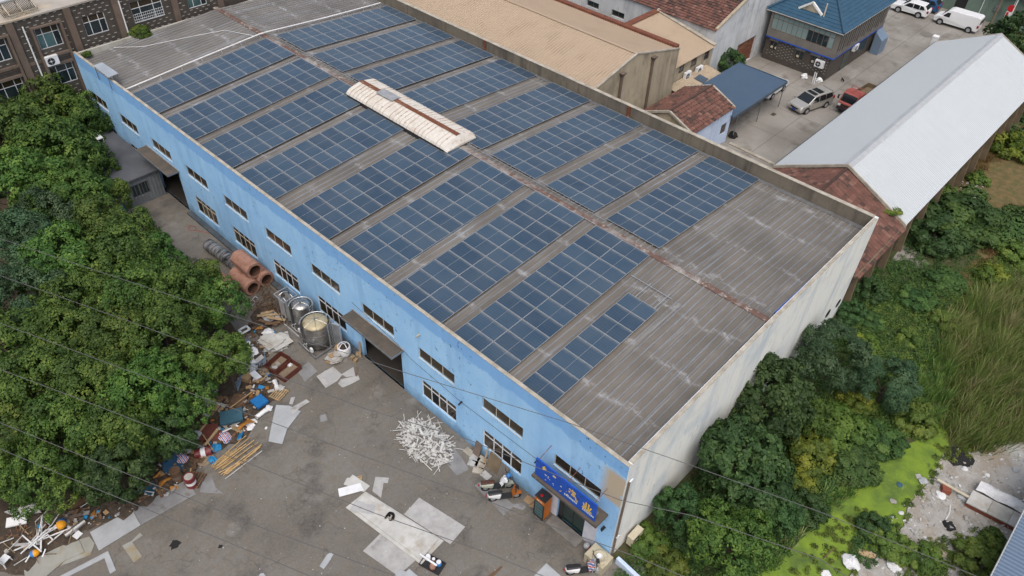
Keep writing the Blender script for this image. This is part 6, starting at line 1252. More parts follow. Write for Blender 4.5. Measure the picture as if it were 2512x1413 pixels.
# bamboo poles
bp0 = [(560, 525), (1010, 335)]; rr = random.Random(5)
zb = lambda a, b_: (370+a/3.723, 1000+b_/3.723)
BP = [((550, 535), (870, 255)), ((575, 550), (905, 270)), ((590, 565), (945, 295)), ((600, 540), (870, 330)), ((625, 565), (985, 315)), ((580, 520), (700, 430)), ((620, 595), (870, 470)), ((640, 612), (1010, 335)), ((660, 620), (1000, 360)), ((690, 610), (1008, 345)), ((650, 560), (930, 345)), ((600, 530), (820, 360)), ((625, 545), (790, 440)), ((700, 585), (880, 475)), ((670, 600), (860, 440)), ((585, 570), (640, 480)), ((610, 510), (740, 400)), ((640, 530), (780, 420)), ((720, 570), (960, 400)), ((560, 545), (720, 400))]
for k, (a, b_) in enumerate(BP): h = .05+.03*(k % 4); solo('bamboo_pole', MB().cyl(G(*zb(*a), GZ+h), G(*zb(*b_), GZ+h+rr.uniform(-.02, .05)), .034, .028, 8), 'bamboo', 'pale bamboo pole in the loose stack on the concrete edge', 'bamboo pole', 'bamboo poles in the loose stack')
for a, b_ in (((680, 425), (870, 545)), ((770, 360), (960, 470)), ((860, 300), (990, 370))): solo('cross_pole', MB().cyl(G(*zb(*a), GZ+.10), G(*zb(*b_), GZ+.10), .018, .015, 8), 'wood_dark', 'dark cross stick tying the loose bamboo stack', 'stick', 'cross sticks on the bamboo stack')
solo('grey_pole', MB().cyl(G(*zb(680, 650), GZ+.04), G(*zb(1015, 395), GZ+.04), .035, n=8), 'board_grey', 'single grey pole lying along the near side of the bamboo', 'pole')
# heap of white poles at the lower left
zl = lambda a, b_: (a/3.847, 1200+b_/3.847)
WPX = [((130, 580), (670, 365), .07), ((395, 255), (385, 590), .08), ((210, 435), (390, 590), .07), ((270, 560), (560, 310), .05), ((195, 610), (440, 380), .05), ((330, 540), (480, 340), .05), ((150, 575), (560, 350), .05), ((240, 690), (290, 610), .06), ((400, 640), (430, 565), .06), ((350, 480), (395, 280), .04), ((450, 520), (610, 390), .05), ((430, 410), (500, 480), .06), ((480, 350), (560, 230), .04), ((300, 520), (450, 430), .05), ((80, 575), (210, 440), .03), ((400, 280), (470, 340), .03), ((220, 590), (360, 470), .05), ((430, 390), (540, 350), .07), ((350, 380), (345, 520), .04), ((290, 500), (430, 330), .04), ((130, 720), (260, 640), .03), ((0, 510), (130, 460), .03), ((480, 170), (330, 310), .025), ((760, 170), (880, 95), .03)]
for k, (a, b_, w2) in enumerate(WPX): h = .25+.06*(k % 5); solo('white_pole', MB().beam(G(*zl(*a), GZ+h), G(*zl(*b_), GZ+h+.1), w2, .04), 'plastic_white' if k < 14 or k == 17 else 'strip_white', 'white plastic pole in the tangled heap at the lower left', 'pole', 'white poles heaped at the lower left')
rr = random.Random(9)
for k in range(40): x, y = rr.gauss(300, 150), rr.gauss(420, 90); a = rr.uniform(0, 3.14); L_ = rr.uniform(60, 170); solo('thin_rod', MB().beam(G(*zl(x-L_*math.cos(a)/2, y-L_*math.sin(a)/2), GZ+rr.uniform(.1, .35)), G(*zl(x+L_*math.cos(a)/2, y+L_*math.sin(a)/2), GZ+rr.uniform(.1, .4)), .03, .025), ['wood_dark', 'strip_grey', 'rust', 'wood_pale'][k % 4], 'thin dull rod under the white poles at the lower left', 'rod', 'dull rods under the white poles')
def float_ball(label, p, r, ax):
    t = thing('float', label, 'float', p); c = Vector((0, 0, r)); ax = Vector(ax).normalized()
    for s, m in ((1, 'toy_orange'), (-1, 'toy_blue')):
        m_ = MB(); m_.lathe([(r*math.cos(a), s*r*1.25*math.sin(a)) for a in np.linspace(0, R_(89), 7)], n=16); T_ = Matrix.Translation(c) @ ax.to_track_quat('Z', 'Y').to_matrix().to_4x4(); q = MB().add(m_, T_); part('half', q, m, t, True, True)
float_ball('blue and orange float lying on the right of the pole heap', G(155, 1291, GZ+.3), .26, (-.6, -1, .2)); float_ball('blue and yellow float at the near side of the pole heap', G(88, 1362, GZ+.2), .2, (1, -.5, .1))
board3('white_card', 'bright white card at the right end of the pole heap', (190, 1312), (.4, .35, .02), (.2, 0, .3), 'plastic_white', .1, 'card'); board3('white_card', 'thin white blade of plastic above the bright card', (176, 1297), (.12, .6, .02), (.2, 0, .35), 'plastic_white', .2, 'plastic strip'); board3('grey_strip', 'grey metal strip crossing the pole heap', (66, 1335), (.16, 1.4, .03), (.1, .1, R_(52)), 'board_grey', .35, 'metal strip')
board3('foam_board', 'white foam board on the upper left of the pole heap', (41, 1278), (1.0, .55, .10), (.1, .05, R_(-28)), 'plastic_white', .3, 'foam board')
t = thing('plastic_chair', 'broken white plastic chair frame at the left edge of the heap', 'chair', G(17, 1382), R_(20)); part('seat', MB().box((-.25, -.22, .4), (.25, .22, .44)), 'plastic_white', t, True); part('backrest', MB().obox((-.28, 0, .72), (.05, .46, .6), (0, -.2, 0)), 'plastic_white', t, True)
for x in (-.2, .2):
    for y in (-.18, .18): part('leg', MB().beam((x, y, .4), (x*1.25, y*1.25, 0), .05, .05), 'plastic_white', t, True)
stack('plank_pile', 'pile of short brown planks beside the silver cylinder', 'planks', (188, 1265), 9, .22, 1.1, .05, ['wood_dark', 'wood_dark', 'office_trim'], .35, .15, 6, 'plank')
sheet('concrete_slab', 'grey concrete slab sloping out from under the trees at lower left', 'slab', [(10, 1255), (85, 1233), (100, 1255), (30, 1262)], .35, .12, 'board_grey'); sheet('concrete_slab', 'broken pale slab under the tree left of the grey slab', 'slab', [(40, 1218), (62, 1207), (78, 1222), (52, 1236)], .5, .12, 'coping')
sheet('concrete_slab', 'long rusty brown kerb beam along the shaded soil', 'beam', [(150, 1245), (228, 1203), (230, 1212), (158, 1258)], .1, .25, 'wood_dark'); sheet('concrete_slab', 'square pale cement block in the gap between trees', 'block', [(172, 1160), (195, 1146), (206, 1172), (180, 1182)], .35, .3, 'coping'); sheet('concrete_slab', 'flat grey slab in the gap between trees', 'slab', [(175, 1195), (220, 1170), (228, 1200), (190, 1215)], .15, .1, 'board_grey')
# dry branches behind the tanks
rr = random.Random(31); br = MB()
for k in range(150):
    c0 = G(665+rr.gauss(0, 24), 745+rr.gauss(0, 26), GZ+rr.uniform(.05, .35)); a = rr.gauss(.6, .6); L_ = rr.uniform(.5, 2.2); d = Vector((math.cos(a), math.sin(a), rr.uniform(-.1, .15)))*L_/2
    br.tube([c0-d, c0+Vector((rr.uniform(-.1, .1), rr.uniform(-.1, .1), .05)), c0+d], [.022, .016, .006], 4)
solo('dry_branches', br, 'wood_dark', 'pile of dry brown branches behind the steel tanks', 'branches', kind='stuff')
for k, (a, b_) in enumerate([((630, 775), (690, 770)), ((635, 785), (680, 797)), ((640, 770), (672, 762)), ((650, 795), (688, 790)), ((655, 778), (700, 785))]): solo('rough_plank', MB().beam(G(*a, GZ+.3+.04*k), G(*b_, GZ+.3), .22, .035), 'wood_dark' if k % 2 else 'wood_pale', 'rough weathered plank on the pile below the dry branches', 'plank', 'planks below the dry branches')
sheet('flat_sheet', 'pale purple grey sheet under the rough planks', 'sheet', [(640, 775), (672, 762), (690, 778), (655, 792)], .2, .02, 'board_bluegrey')
t = thing('tipped_stool', 'light blue metal stool frame tipped over under the branches', 'stool', G(620, 752))
for a, b_ in (((0, 0, .1), (.6, .1, .3)), ((0, .4, .1), (.6, .5, .3)), ((0, 0, .1), (0, .4, .1)), ((.6, .1, .3), (.6, .5, .3)), ((.3, .05, .2), (.3, .45, .2))): part('rail', MB().beam(a, b_, .04, .04), 'board_bluegrey', t, True)
# oil stains are part of the yard: thin dark spills
for lb, px, r in (('black oily splash on the concrete at lower left', (430, 1335), .30), ('small dark oil drip beside the oily splash', (541, 1340), .12)):
    p = G(*px); rg = random.Random(int(px[0])); solo('oil_stain', MB().sheet([(p.x+r*rg.uniform(.5, 1.1)*math.cos(a)*1.3, p.y+r*rg.uniform(.5, 1.1)*math.sin(a)) for a in np.linspace(0, 6.283, 18)[:-1]], GZ+.003), 'soot', lb, 'stain')
# courtyard bits: posts, white bags, dog, drums by the blue roofed house
for lb, px, sz in (('white rubble bag by the dark house wall', (1972, 191), .5), ('white plastic basin propped at the house corner', (2008, 200), .45)): bag(lb, px, sz*.7, sz, 'plastic_white', int(px[0]))
for k, (a, b_) in enumerate((((1993, 203), (1999, 182)), ((1997, 205), (2004, 184)))): solo('white_stick', MB().beam(G(*a), G(*a)+Vector((.1, .1, 1.2)), .09, .05), 'plastic_white', 'white stick leaning at the dark house corner', 'stick', 'white sticks at the house corner')
d0 = G(2066, 200); DG = thing('dog', 'small black dog standing alone in the courtyard', 'dog', d0, R_(60))
try: skinned('body', [(-.25, 0, .42), (0, 0, .44), (.24, 0, .44), (.36, 0, .56), (.50, 0, .58), (-.26, .08, .2), (-.24, .08, .02), (-.26, -.08, .2), (-.24, -.08, .02), (.24, .08, .2), (.25, .08, .02), (.24, -.08, .2), (.25, -.08, .02), (-.45, 0, .52)], [(1, 0), (1, 2), (2, 3), (3, 4), (0, 5), (5, 6), (0, 7), (7, 8), (2, 9), (9, 10), (2, 11), (11, 12), (0, 13)], [.10, .11, .12, .075, .06, .045, .03, .045, .03, .04, .03, .04, .03, .025], 'cat_fur', parent=DG, sub=1, root=1); DG.scale = (.62,)*3
except Exception as e: print('skin', e)
solo('drain_cover', MB().box((50.1, 18.0, GZ), (50.7, 18.4, GZ+.01)), 'dark_rubbish', 'dark drain grate in the courtyard near the carport', 'drain'); solo('manhole', MB().cyl((82.2, 14.9, GZ), (82.2, 14.9, GZ+.012), .8, n=24), 'stone_grey', 'round manhole cover in front of the white van', 'manhole')
kb = MB(); kb.beam(G(1790, 353), G(1905, 408), .35, .3); solo('kerb_wall', kb, 'coping', 'low concrete kerb wall by the little red tiled house', 'kerb')
bag('dark rubbish bag behind the little red tiled house corner', (1797, 335), .45, .5, 'soot', 77)
# ================================================================== foliage
def leaf_mat(name, dark, mid, light, trans=.14):
    b = NB(name, .6, 0, .25); n, l = b.n, b.l
    at = n.new('ShaderNodeAttribute'); at.attribute_name = 'tint'; t = at.outputs['Fac']
    oi = n.new('ShaderNodeObjectInfo').outputs['Random']
    c = b.mix(b.rng(t, 0, .5), dark, mid); c = b.mix(b.rng(t, .5, 1), c, light)
    h = n.new('ShaderNodeHueSaturation'); l.new(c, h.inputs['Color']); l.new(b.rng(oi, 0, 1, .48, .515), h.inputs['Hue']); l.new(b.rng(oi, 0, 1, .85, 1.2), h.inputs['Value'])
    b.set(b.b.inputs['Base Color'], h.outputs[0])
    tr = n.new('ShaderNodeBsdfTranslucent'); l.new(h.outputs[0], tr.inputs[0]); ms = n.new('ShaderNodeMixShader'); ms.inputs[0].default_value = trans
    out = n['Material Output']; l.new(b.b.outputs[0], ms.inputs[1]); l.new(tr.outputs[0], ms.inputs[2]); l.new(ms.outputs[0], out.inputs[0]); return b.m
leaf_mat('leaf_camphor', (.032, .072, .016), (.070, .132, .026), (.145, .215, .040)); leaf_mat('leaf_blue', (.026, .060, .028), (.052, .10, .046), (.088, .145, .068)); leaf_mat('leaf_dark', (.020, .050, .016), (.040, .086, .026), (.080, .142, .042))
leaf_mat('leaf_bright', (.034, .078, .016), (.068, .130, .024), (.13, .20, .036)); leaf_mat('leaf_yellow', (.05, .10, .018), (.10, .155, .024), (.27, .30, .035)); leaf_mat('leaf_olive', (.050, .090, .018), (.095, .15, .028), (.18, .22, .045)); leaf_mat('leaf_ivy', (.026, .064, .018), (.052, .11, .028), (.10, .17, .04))
leaf_mat('reed_blade', (.07, .15, .03), (.16, .25, .06), (.40, .37, .19)); leaf_mat('dry_grass', (.10, .075, .030), (.17, .115, .045), (.26, .18, .07))
mat('bark', (.085, .065, .048), (.05, .04, .03), rough=.95, scale=4)
def quads_mesh(name, V, tint, m):
    """V: N x 4 x 3 corners"""
    N = len(V); me = bpy.data.meshes.new(name); me.vertices.add(4*N); me.loops.add(4*N); me.polygons.add(N)
    me.vertices.foreach_set('co', V.reshape(-1).astype(np.float32)); me.loops.foreach_set('vertex_index', np.arange(4*N, dtype=np.int32))
    me.polygons.foreach_set('loop_start', np.arange(0, 4*N, 4, dtype=np.int32)); me.polygons.foreach_set('loop_total', np.full(N, 4, dtype=np.int32))
    a = me.attributes.new('tint', 'FLOAT', 'POINT'); a.data.foreach_set('value', np.repeat(np.clip(tint, 0, 1), 4).astype(np.float32)); me.materials.append(MATS[m]); me.update(calc_edges=True); return me
def nrm(v): return v/np.maximum(np.linalg.norm(v, axis=-1, keepdims=True), 1e-9)
def leaf_quads(C, Nn, L, W, rg, fold=.25):
    r = nrm(rg.normal(size=C.shape)); t = nrm(np.cross(Nn, r)); s = np.cross(Nn, t); L = L[:, None]; W = W[:, None]
    return np.stack([C-t*L, C+s*W-t*L*.1+Nn*L*fold*.0, C+t*L-Nn*L*fold, C-s*W-t*L*.1], 1)
def crown_mesh(name, seed, m, rx=2.2, rz=2.0, nl=60, lr=.55, per=150, ls=.095, droop=.0, zc=0., tb=.5, flat=.25):
    rg = np.random.default_rng(seed); i = np.arange(nl)+.5; ph = np.arccos(1-1.62*i/nl); th = np.pi*(1+5**.5)*i+rg.uniform(0, 6)
    d = np.stack([np.cos(th)*np.sin(ph), np.sin(th)*np.sin(ph), np.cos(ph)], 1); d = nrm(d+rg.normal(0, .16, d.shape))
    rad = rg.uniform(.70, 1.02, nl)*(1+.10*np.sin(3*np.arctan2(d[:, 1], d[:, 0])+seed)); LC = d*rad[:, None]*np.array([rx-lr*.7, rx-lr*.7, rz-lr*.6]); lrr = lr*rg.uniform(.7, 1.25, nl); tint = np.clip(rg.normal(tb, .20, nl), 0, 1)
    k = np.repeat(np.arange(nl), per); n = len(k); e = nrm(nrm(rg.normal(size=(n, 3)))+d[k]*.55+np.array([0, 0, .35]))
    bump = 1+.10*np.sin(e[:, 0]*7+k)+.10*np.sin(e[:, 1]*7+2*k)+.08*np.sin(e[:, 2]*8+k)
    P = LC[k]+e*(lrr[k]*bump*rg.uniform(.86, 1.02, n))[:, None]*np.array([1, 1, .9]); P[:, 2] += zc; Nn = nrm(e+rg.normal(0, .28, (n, 3))+np.array([0, 0, .12]))
    L = ls*rg.uniform(.7, 1.35, n); V = leaf_quads(P, Nn, L, L*.55, rg); return quads_mesh(name, V, tint[k]+rg.normal(0, .12, n), m)
def tuft_crown(name, seed, m, rx=2.3, rz=2.2, nl=17, lr=.98, nt=24, tr=.27, pl=26, ls=.085, tb=.45):
    """big lobes, each carrying tufts of leaves"""
    rg = np.random.default_rng(seed); i = np.arange(nl)+.5; ph = np.arccos(1-1.5*i/nl); th = np.pi*(1+5**.5)*i+rg.uniform(0, 6)
    d = np.stack([np.cos(th)*np.sin(ph), np.sin(th)*np.sin(ph), np.cos(ph)], 1); d = nrm(d+rg.normal(0, .2, d.shape)); lrr = lr*rg.uniform(.62, 1.12, nl)
    LC = d*(np.array([rx, rx, rz])-lrr[:, None]*.8)*rg.uniform(.72, 1.06, nl)[:, None]; lt = rg.normal(tb, .13, nl)
    kt = np.repeat(np.arange(nl), nt); et = nrm(nrm(rg.normal(size=(len(kt), 3)))+d[kt]*.5+np.array([0, 0, .4])); TC = LC[kt]+et*(lrr[kt]*rg.uniform(.74, 1.0, len(kt)))[:, None]*np.array([.92, .92, 1.1]); tt = lt[kt]+rg.normal(0, .17, len(kt))
    k = np.repeat(np.arange(len(kt)), pl); n = len(k); e = nrm(nrm(rg.normal(size=(n, 3)))+et[k]*.6+np.array([0, 0, .3])); P = TC[k]+e*(tr*rg.uniform(.55, 1.15, n))[:, None]
    Nn = nrm(e+et[k]*.5+rg.normal(0, .35, (n, 3))); L = ls*rg.uniform(.7, 1.35, n); return quads_mesh(name, leaf_quads(P, Nn, L, L*.55, rg), tt[k]+rg.normal(0, .10, n), m)
def trunk_mesh(seed, h, r=.14, spread=1.3):
    rg = random.Random(seed); m_ = MB(); m_.tube([(0, 0, -.05), (.05, .03, h*.35), (rg.uniform(-.1, .1), rg.uniform(-.1, .1), h*.7)], [r, r*.8, r*.55], 8)
    for k in range(6):
        a = k*1.05+rg.uniform(-.3, .3); z = h*rg.uniform(.3, .62); m_.tube([(.03, .02, z), (math.cos(a)*spread*.5, math.sin(a)*spread*.5, z+h*.18), (math.cos(a)*spread, math.sin(a)*spread, z+h*.36)], [r*.5, r*.3, r*.1], 6)
    return m_.mesh('trunk', 'bark')
CAMPH = [tuft_crown('crown', 100+s, 'leaf_camphor', nl=15+s, tb=.42+.05*(s % 3)) for s in range(5)]
BRIGHT = [tuft_crown('crown', 200+s, 'leaf_bright', nl=16, tb=.40) for s in range(2)]
BLUE = [tuft_crown('crown', 300+s, 'leaf_blue', rz=1.9, nl=24, lr=.75, nt=22, tr=.24, pl=30, ls=.06, tb=.5) for s in range(2)]
OLIVE = [tuft_crown('crown', 350+s, 'leaf_olive', nl=17, lr=.85, tb=.42) for s in range(2)]
DARK = [tuft_crown('crown', 400+s, 'leaf_dark', nl=26, lr=.72, nt=20, tr=.25, pl=20, ls=.11, tb=.45) for s in range(3)]
TRK = [trunk_mesh(s, 4.2) for s in range(3)]
def tree(name, label, px, zc, rpx, crowns, k=0, zs=1., group='trees in the grove', asp=1.):
    p = G(*px, zc); dist = (p-Vector(CAM)).length; r = rpx*dist/F_PX; s = r/2.3
    t = thing(name, label, 'tree', (p.x, p.y, GZ), 0, group); c = put('crown', crowns[k % len(crowns)], t, (0, 0, zc-GZ)); c.scale = (s, s*asp, s*zs); c.rotation_euler = (0, 0, (k*2.4) % 6.28)
    b = put('trunk', TRK[k % 3], t); b.scale = (s, s, (zc-GZ)/3.6); return t
GROVE = [((35, 215), 62, 'C', 'small dark tree at the very left against the tiled office wall'), ((110, 265), 70, 'C', 'leafy tree below the tall white downpipe of the office'), ((190, 310), 62, 'C', 'tree tucked between the office wall and the grey annex'), ((40, 350), 95, 'C', 'broad tree at the left edge, second below the office'), ((150, 395), 80, 'C', 'bright topped tree left of the annex roof'), ((215, 402), 54, 'B', 'light green tree overlapping the annex roof corner'), ((60, 470), 85, 'C', 'deep green tree at the left edge level with the annex'), ((175, 500), 75, 'B', 'yellowish green tree left of the blue barrel'), ((262, 492), 50, 'O', 'olive green tree below the blue barrel'), ((120, 565), 85, 'U', 'bluish feathery tree amid greener crowns'), ((250, 570), 72, 'C', 'rounded tree just right of the bluish one'), ((322, 575), 58, 'O', 'olive tree nearest the far gate driveway'), ((35, 620), 85, 'U', 'grey green tree at the left edge below the bluish one'), ((170, 660), 85, 'C', 'tree with several bright lobes left of centre in the grove'), ((300, 650), 82, 'C', 'large tree in the middle of the grove'), ((392, 642), 60, 'C', 'tree opposite the wrapped black duct'), ((487, 697), 54, 'O', 'yellow tinged tree beside the rusty brown pipes'), ((75, 755), 90, 'U', 'wispy blue green tree at the left edge, midway down'), ((215, 755), 82, 'B', 'bright tree crossed by the second overhead cable'), ((335, 745), 80, 'C', 'full dark tree left of the pipe stack tree'), ((445, 740), 80, 'C', 'broad tree just left of the dry branches'), ((535, 752), 62, 'C', 'tree leaning over the rubbish beside the dry branches'), ((50, 850), 88, 'B', 'lime green tree at the left edge'), ((165, 850), 80, 'C', 'tree right of the lime green one'), ((285, 855), 82, 'C', 'middle tree in the lower half of the grove'), ((400, 845), 88, 'C', 'big domed tree in the lower right of the grove'), ((470, 905), 62, 'O', 'small round tree in front of the big domed one'), ((553, 880), 58, 'O', 'small tree at the grove corner beside the spilled white plastic'), ((110, 960), 88, 'C', 'wide tree in the lower left of the grove'), ((235, 955), 82, 'C', 'tree right of the wide lower left one'), ((350, 960), 84, 'B', 'bright crowned tree left of the curved white metal sheets'), ((450, 985), 62, 'C', 'dark tree leaning towards the teal box'), ((45, 1065), 82, 'C', 'tree at the left edge above the concrete slabs'), ((165, 1075), 88, 'C', 'large tree above the gap with cement blocks'), ((300, 1070), 78, 'C', 'shaded tree behind the large tan sack'), ((400, 1070), 62, 'D', 'dark low tree behind the dismantled cabinet'), ((112, 1185), 70, 'C', 'front tree between the slabs and cement blocks'), ((20, 1165), 62, 'C', 'front tree at the lower left corner of the grove'), ((290, 1170), 66, 'D', 'low dark tree shading the blue sheets'), ((235, 1180), 42, 'D', 'small dark bush at the cement blocks')]
KK = {'C': CAMPH, 'B': BRIGHT, 'U': BLUE, 'O': OLIVE, 'D': DARK}
for k, (px, r, ty, lb) in enumerate(GROVE):
    zc = {True: 3.5, False: 2.6}[r > 65] - (.9 if px[1] > 1040 else 0); tree({'C': 'camphor_tree', 'B': 'camphor_tree', 'U': 'feathery_tree', 'O': 'camphor_tree', 'D': 'dark_tree'}[ty], lb, px, zc, r*1.12, KK[ty], k, 1.0, asp=.9+.2*((k*7) % 5)/4)
RIGHT = [('maple_tree', (1890, 975), 2.4, 98, 'D', 'dark green broadleaf tree rising against the middle of the white gable'), ('feathery_tree', (2045, 880), 1.6, 86, 'U', 'bluish feathery tree right of the dark broadleaf one at the gable'), ('feathery_tree', (2178, 940), 1.4, 70, 'U', 'rounded bluish tree standing free beside the reeds'), ('broadleaf_tree', (1822, 1145), 2.1, 112, 'D', 'largest dark tree at the near part of the white gable'), ('broadleaf_tree', (1668, 1248), 1.0, 56, 'D', 'small dark tree beside the cream air conditioner at the gable'), ('camphor_tree', (1790, 1335), 1.5, 98, 'B', 'bright green tree at the bottom edge near the gable corner'), ('broadleaf_tree', (1900, 1255), .8, 58, 'D', 'dark tree between the bright one and the green pond'), ('broadleaf_tree', (1990, 1030), .7, 52, 'B', 'lively green bushy tree in front of the bluish feathery one'), ('dark_tree', (2505, 105), 2.2, 62, 'D', 'dark tree at the top right corner behind the shed'), ('camphor_tree', (1790, 157), .9, 36, 'D', 'round green bush in front of the rusty barn gate')]
for k, (nm, px, zc, r, ty, lb) in enumerate(RIGHT): tree(nm, lb, px, zc, r*1.05, KK[ty], k+1, .95, 'trees on the overgrown side' if k < 8 else None)
# ------------------------------------------------------------------ shrubs and ground plants
def mound_leaves(rg, poly_or_c, n, ls, hfun, tint_fun, aspect=.55):
    pass
def shrub_mesh(name, seed, m, nl=24, per=230, ls=.062, tb=.5): return crown_mesh(name, seed, m, 1.0, .75, nl, .30, per, ls, tb=tb)
SHR = {'I': [shrub_mesh('foliage', 1, 'leaf_ivy'), shrub_mesh('foliage', 2, 'leaf_ivy', 30)], 'Y': [shrub_mesh('foliage', 3, 'leaf_yellow', tb=.38), shrub_mesh('foliage', 4, 'leaf_yellow', tb=.32)], 'D': [shrub_mesh('foliage', 5, 'leaf_dark')], 'O': [shrub_mesh('foliage', 6, 'leaf_olive'), shrub_mesh('foliage', 7, 'leaf_olive')], 'B': [shrub_mesh('foliage', 8, 'leaf_bright')]}
STEM = MB().tube([(0, 0, -.1), (.05, 0, .35)], [.04, .02], 6).tube([(0, 0, 0), (.2, .1, .4)], [.03, .01], 5).tube([(0, 0, 0), (-.15, -.15, .4)], [.03, .01], 5).mesh('stem', 'bark')
def shrub(label, px, rpx, ty, k, h=.8, name='shrub', cat='shrub', z=.3):
    p = G(*px, GZ+z); r = rpx*(p-Vector(CAM)).length/F_PX; t = thing(name, label, cat, (p.x, p.y, GZ), 0, 'shrubs on the overgrown side'); f = put('foliage', SHR[ty][k % len(SHR[ty])], t, (0, 0, r*h*.35)); f.scale = (r, r, r*h); f.rotation_euler.z = k*1.7; s = put('stem', STEM, t); s.scale = (r*.8,)*3
SH = [((2345, 540), 92, 'I', 'large dark leafy mound beside the white shed'), ((2430, 560), 62, 'I', 'right half of the dark leafy mound by the shed'), ((2290, 590), 62, 'D', 'dark shrub between the leafy mound and the shed wall'), ((2505, 545), 45, 'I', 'ivy mound cut by the right edge of the photo'), ((2490, 368), 45, 'Y', 'yellow flowering bush at the right edge beside the shed'), ((2400, 440), 22, 'O', 'small olive tuft on the dry ground by the shed'), ((2130, 715), 40, 'D', 'dark shrub at the foot of the tiled shed end'), ((2085, 765), 36, 'D', 'ivy bush at the right end of the white gable'), ((2245, 735), 40, 'I', 'low ivy bush below the concrete patch'), ((2320, 690), 40, 'I', 'ivy bush right of the concrete patch'), ((2140, 790), 30, 'I', 'green bush right of the round gable openings'), ((2230, 830), 30, 'O', 'olive bush in the middle of the overgrown side'), ((2330, 790), 34, 'O', 'olive bush left of the tall reeds'), ((2440, 680), 36, 'Y', 'yellow tipped bush by the dry path'), ((2490, 620), 36, 'O', 'olive bush at the right edge above the reeds'), ((2110, 850), 40, 'Y', 'small yellowing shrub between the feathery trees and ivy'), ((1985, 1110), 58, 'Y', 'bright yellow leaved vine shrub behind the pond'), ((1965, 1180), 40, 'Y', 'yellow flowering shrub right of the largest dark tree'), ((2060, 1060), 65, 'B', 'lively green shrub below the feathery trees'), ((2095, 1140), 55, 'I', 'dark shrub at the near end of the pond neck'), ((2160, 1080), 50, 'I', 'round dark shrub overhanging the pond'), ((2100, 990), 45, 'Y', 'yellow green shrub between two dark trees'), ((2240, 1030), 48, 'O', 'olive shrub at the far tip of the pond'), ((1975, 1250), 48, 'D', 'dark shrub on the left pond bank'), ((1590, 1330), 42, 'B', 'bright shrub at the building corner by the cream air conditioner'), ((1640, 1390), 48, 'O', 'scruffy shrub at the bottom edge beside the low wall'), ((1700, 1330), 50, 'D', 'dark undergrowth bush under the bright tree'), ((2140, 1290), 34, 'D', 'dark reedy tuft growing out of the pond'), ((2185, 1335), 40, 'O', 'weedy tuft on the rubble bank of the pond'), ((2270, 1370), 40, 'O', 'scrubby weeds by the torn white sheeting'), ((2400, 1380), 45, 'O', 'weeds in front of the slate blue roof'), ((2440, 1330), 30, 'O', 'small weeds beside the slate blue roof edge')]
for k, (px, r, ty, lb) in enumerate(SH): shrub(lb, px, r*1.08, ty, k, .75 if ty != 'I' else .55)
shrub('leafy green creeper hanging over the far roof edge of the warehouse', (348, 88), 24, 'B', 3, .9, 'creeper', 'creeper', 8.4)
for o in COL.objects:
    if o.get('label', '').startswith('leafy green creeper'):
        p = GY(345, 88, 59.2); o.location = (p.x, 59.1, 7.75); [setattr(c, 'location', (0, 0, .1)) for c in o.children]; o['group'] = 'plants on the warehouse roof'
shrub('small weed in the corner of the blue wall and far strip', (193, 135), 10, 'B', 3, .9, 'weed', 'weed', 8.4)
for o in COL.objects:
    if o.get('label', '').startswith('small weed in'): o.location = (.9, 58.6, 7.5); o['group'] = 'plants on the warehouse roof'
shrub('moss and grass tuft growing on the old red tiles', (2185, 520), 20, 'Y', 2, .25, 'grass_tuft', 'grass', 0)
for o in COL.objects:
    if o.get('label', '').startswith('moss and grass'): p = G(2185, 520, 3.6); o.location = (p.x, p.y, 3.72)
def in_poly(x, y, P):
    r = np.zeros(len(x), bool); n = len(P)
    for i in range(n):
        (x0, y0), (x1, y1) = P[i], P[(i+1) % n]
        if y1 == y0: continue
        c = ((y0 > y) != (y1 > y)) & (x < (x1-x0)*(y-y0)/(y1-y0)+x0); r ^= c
    return r
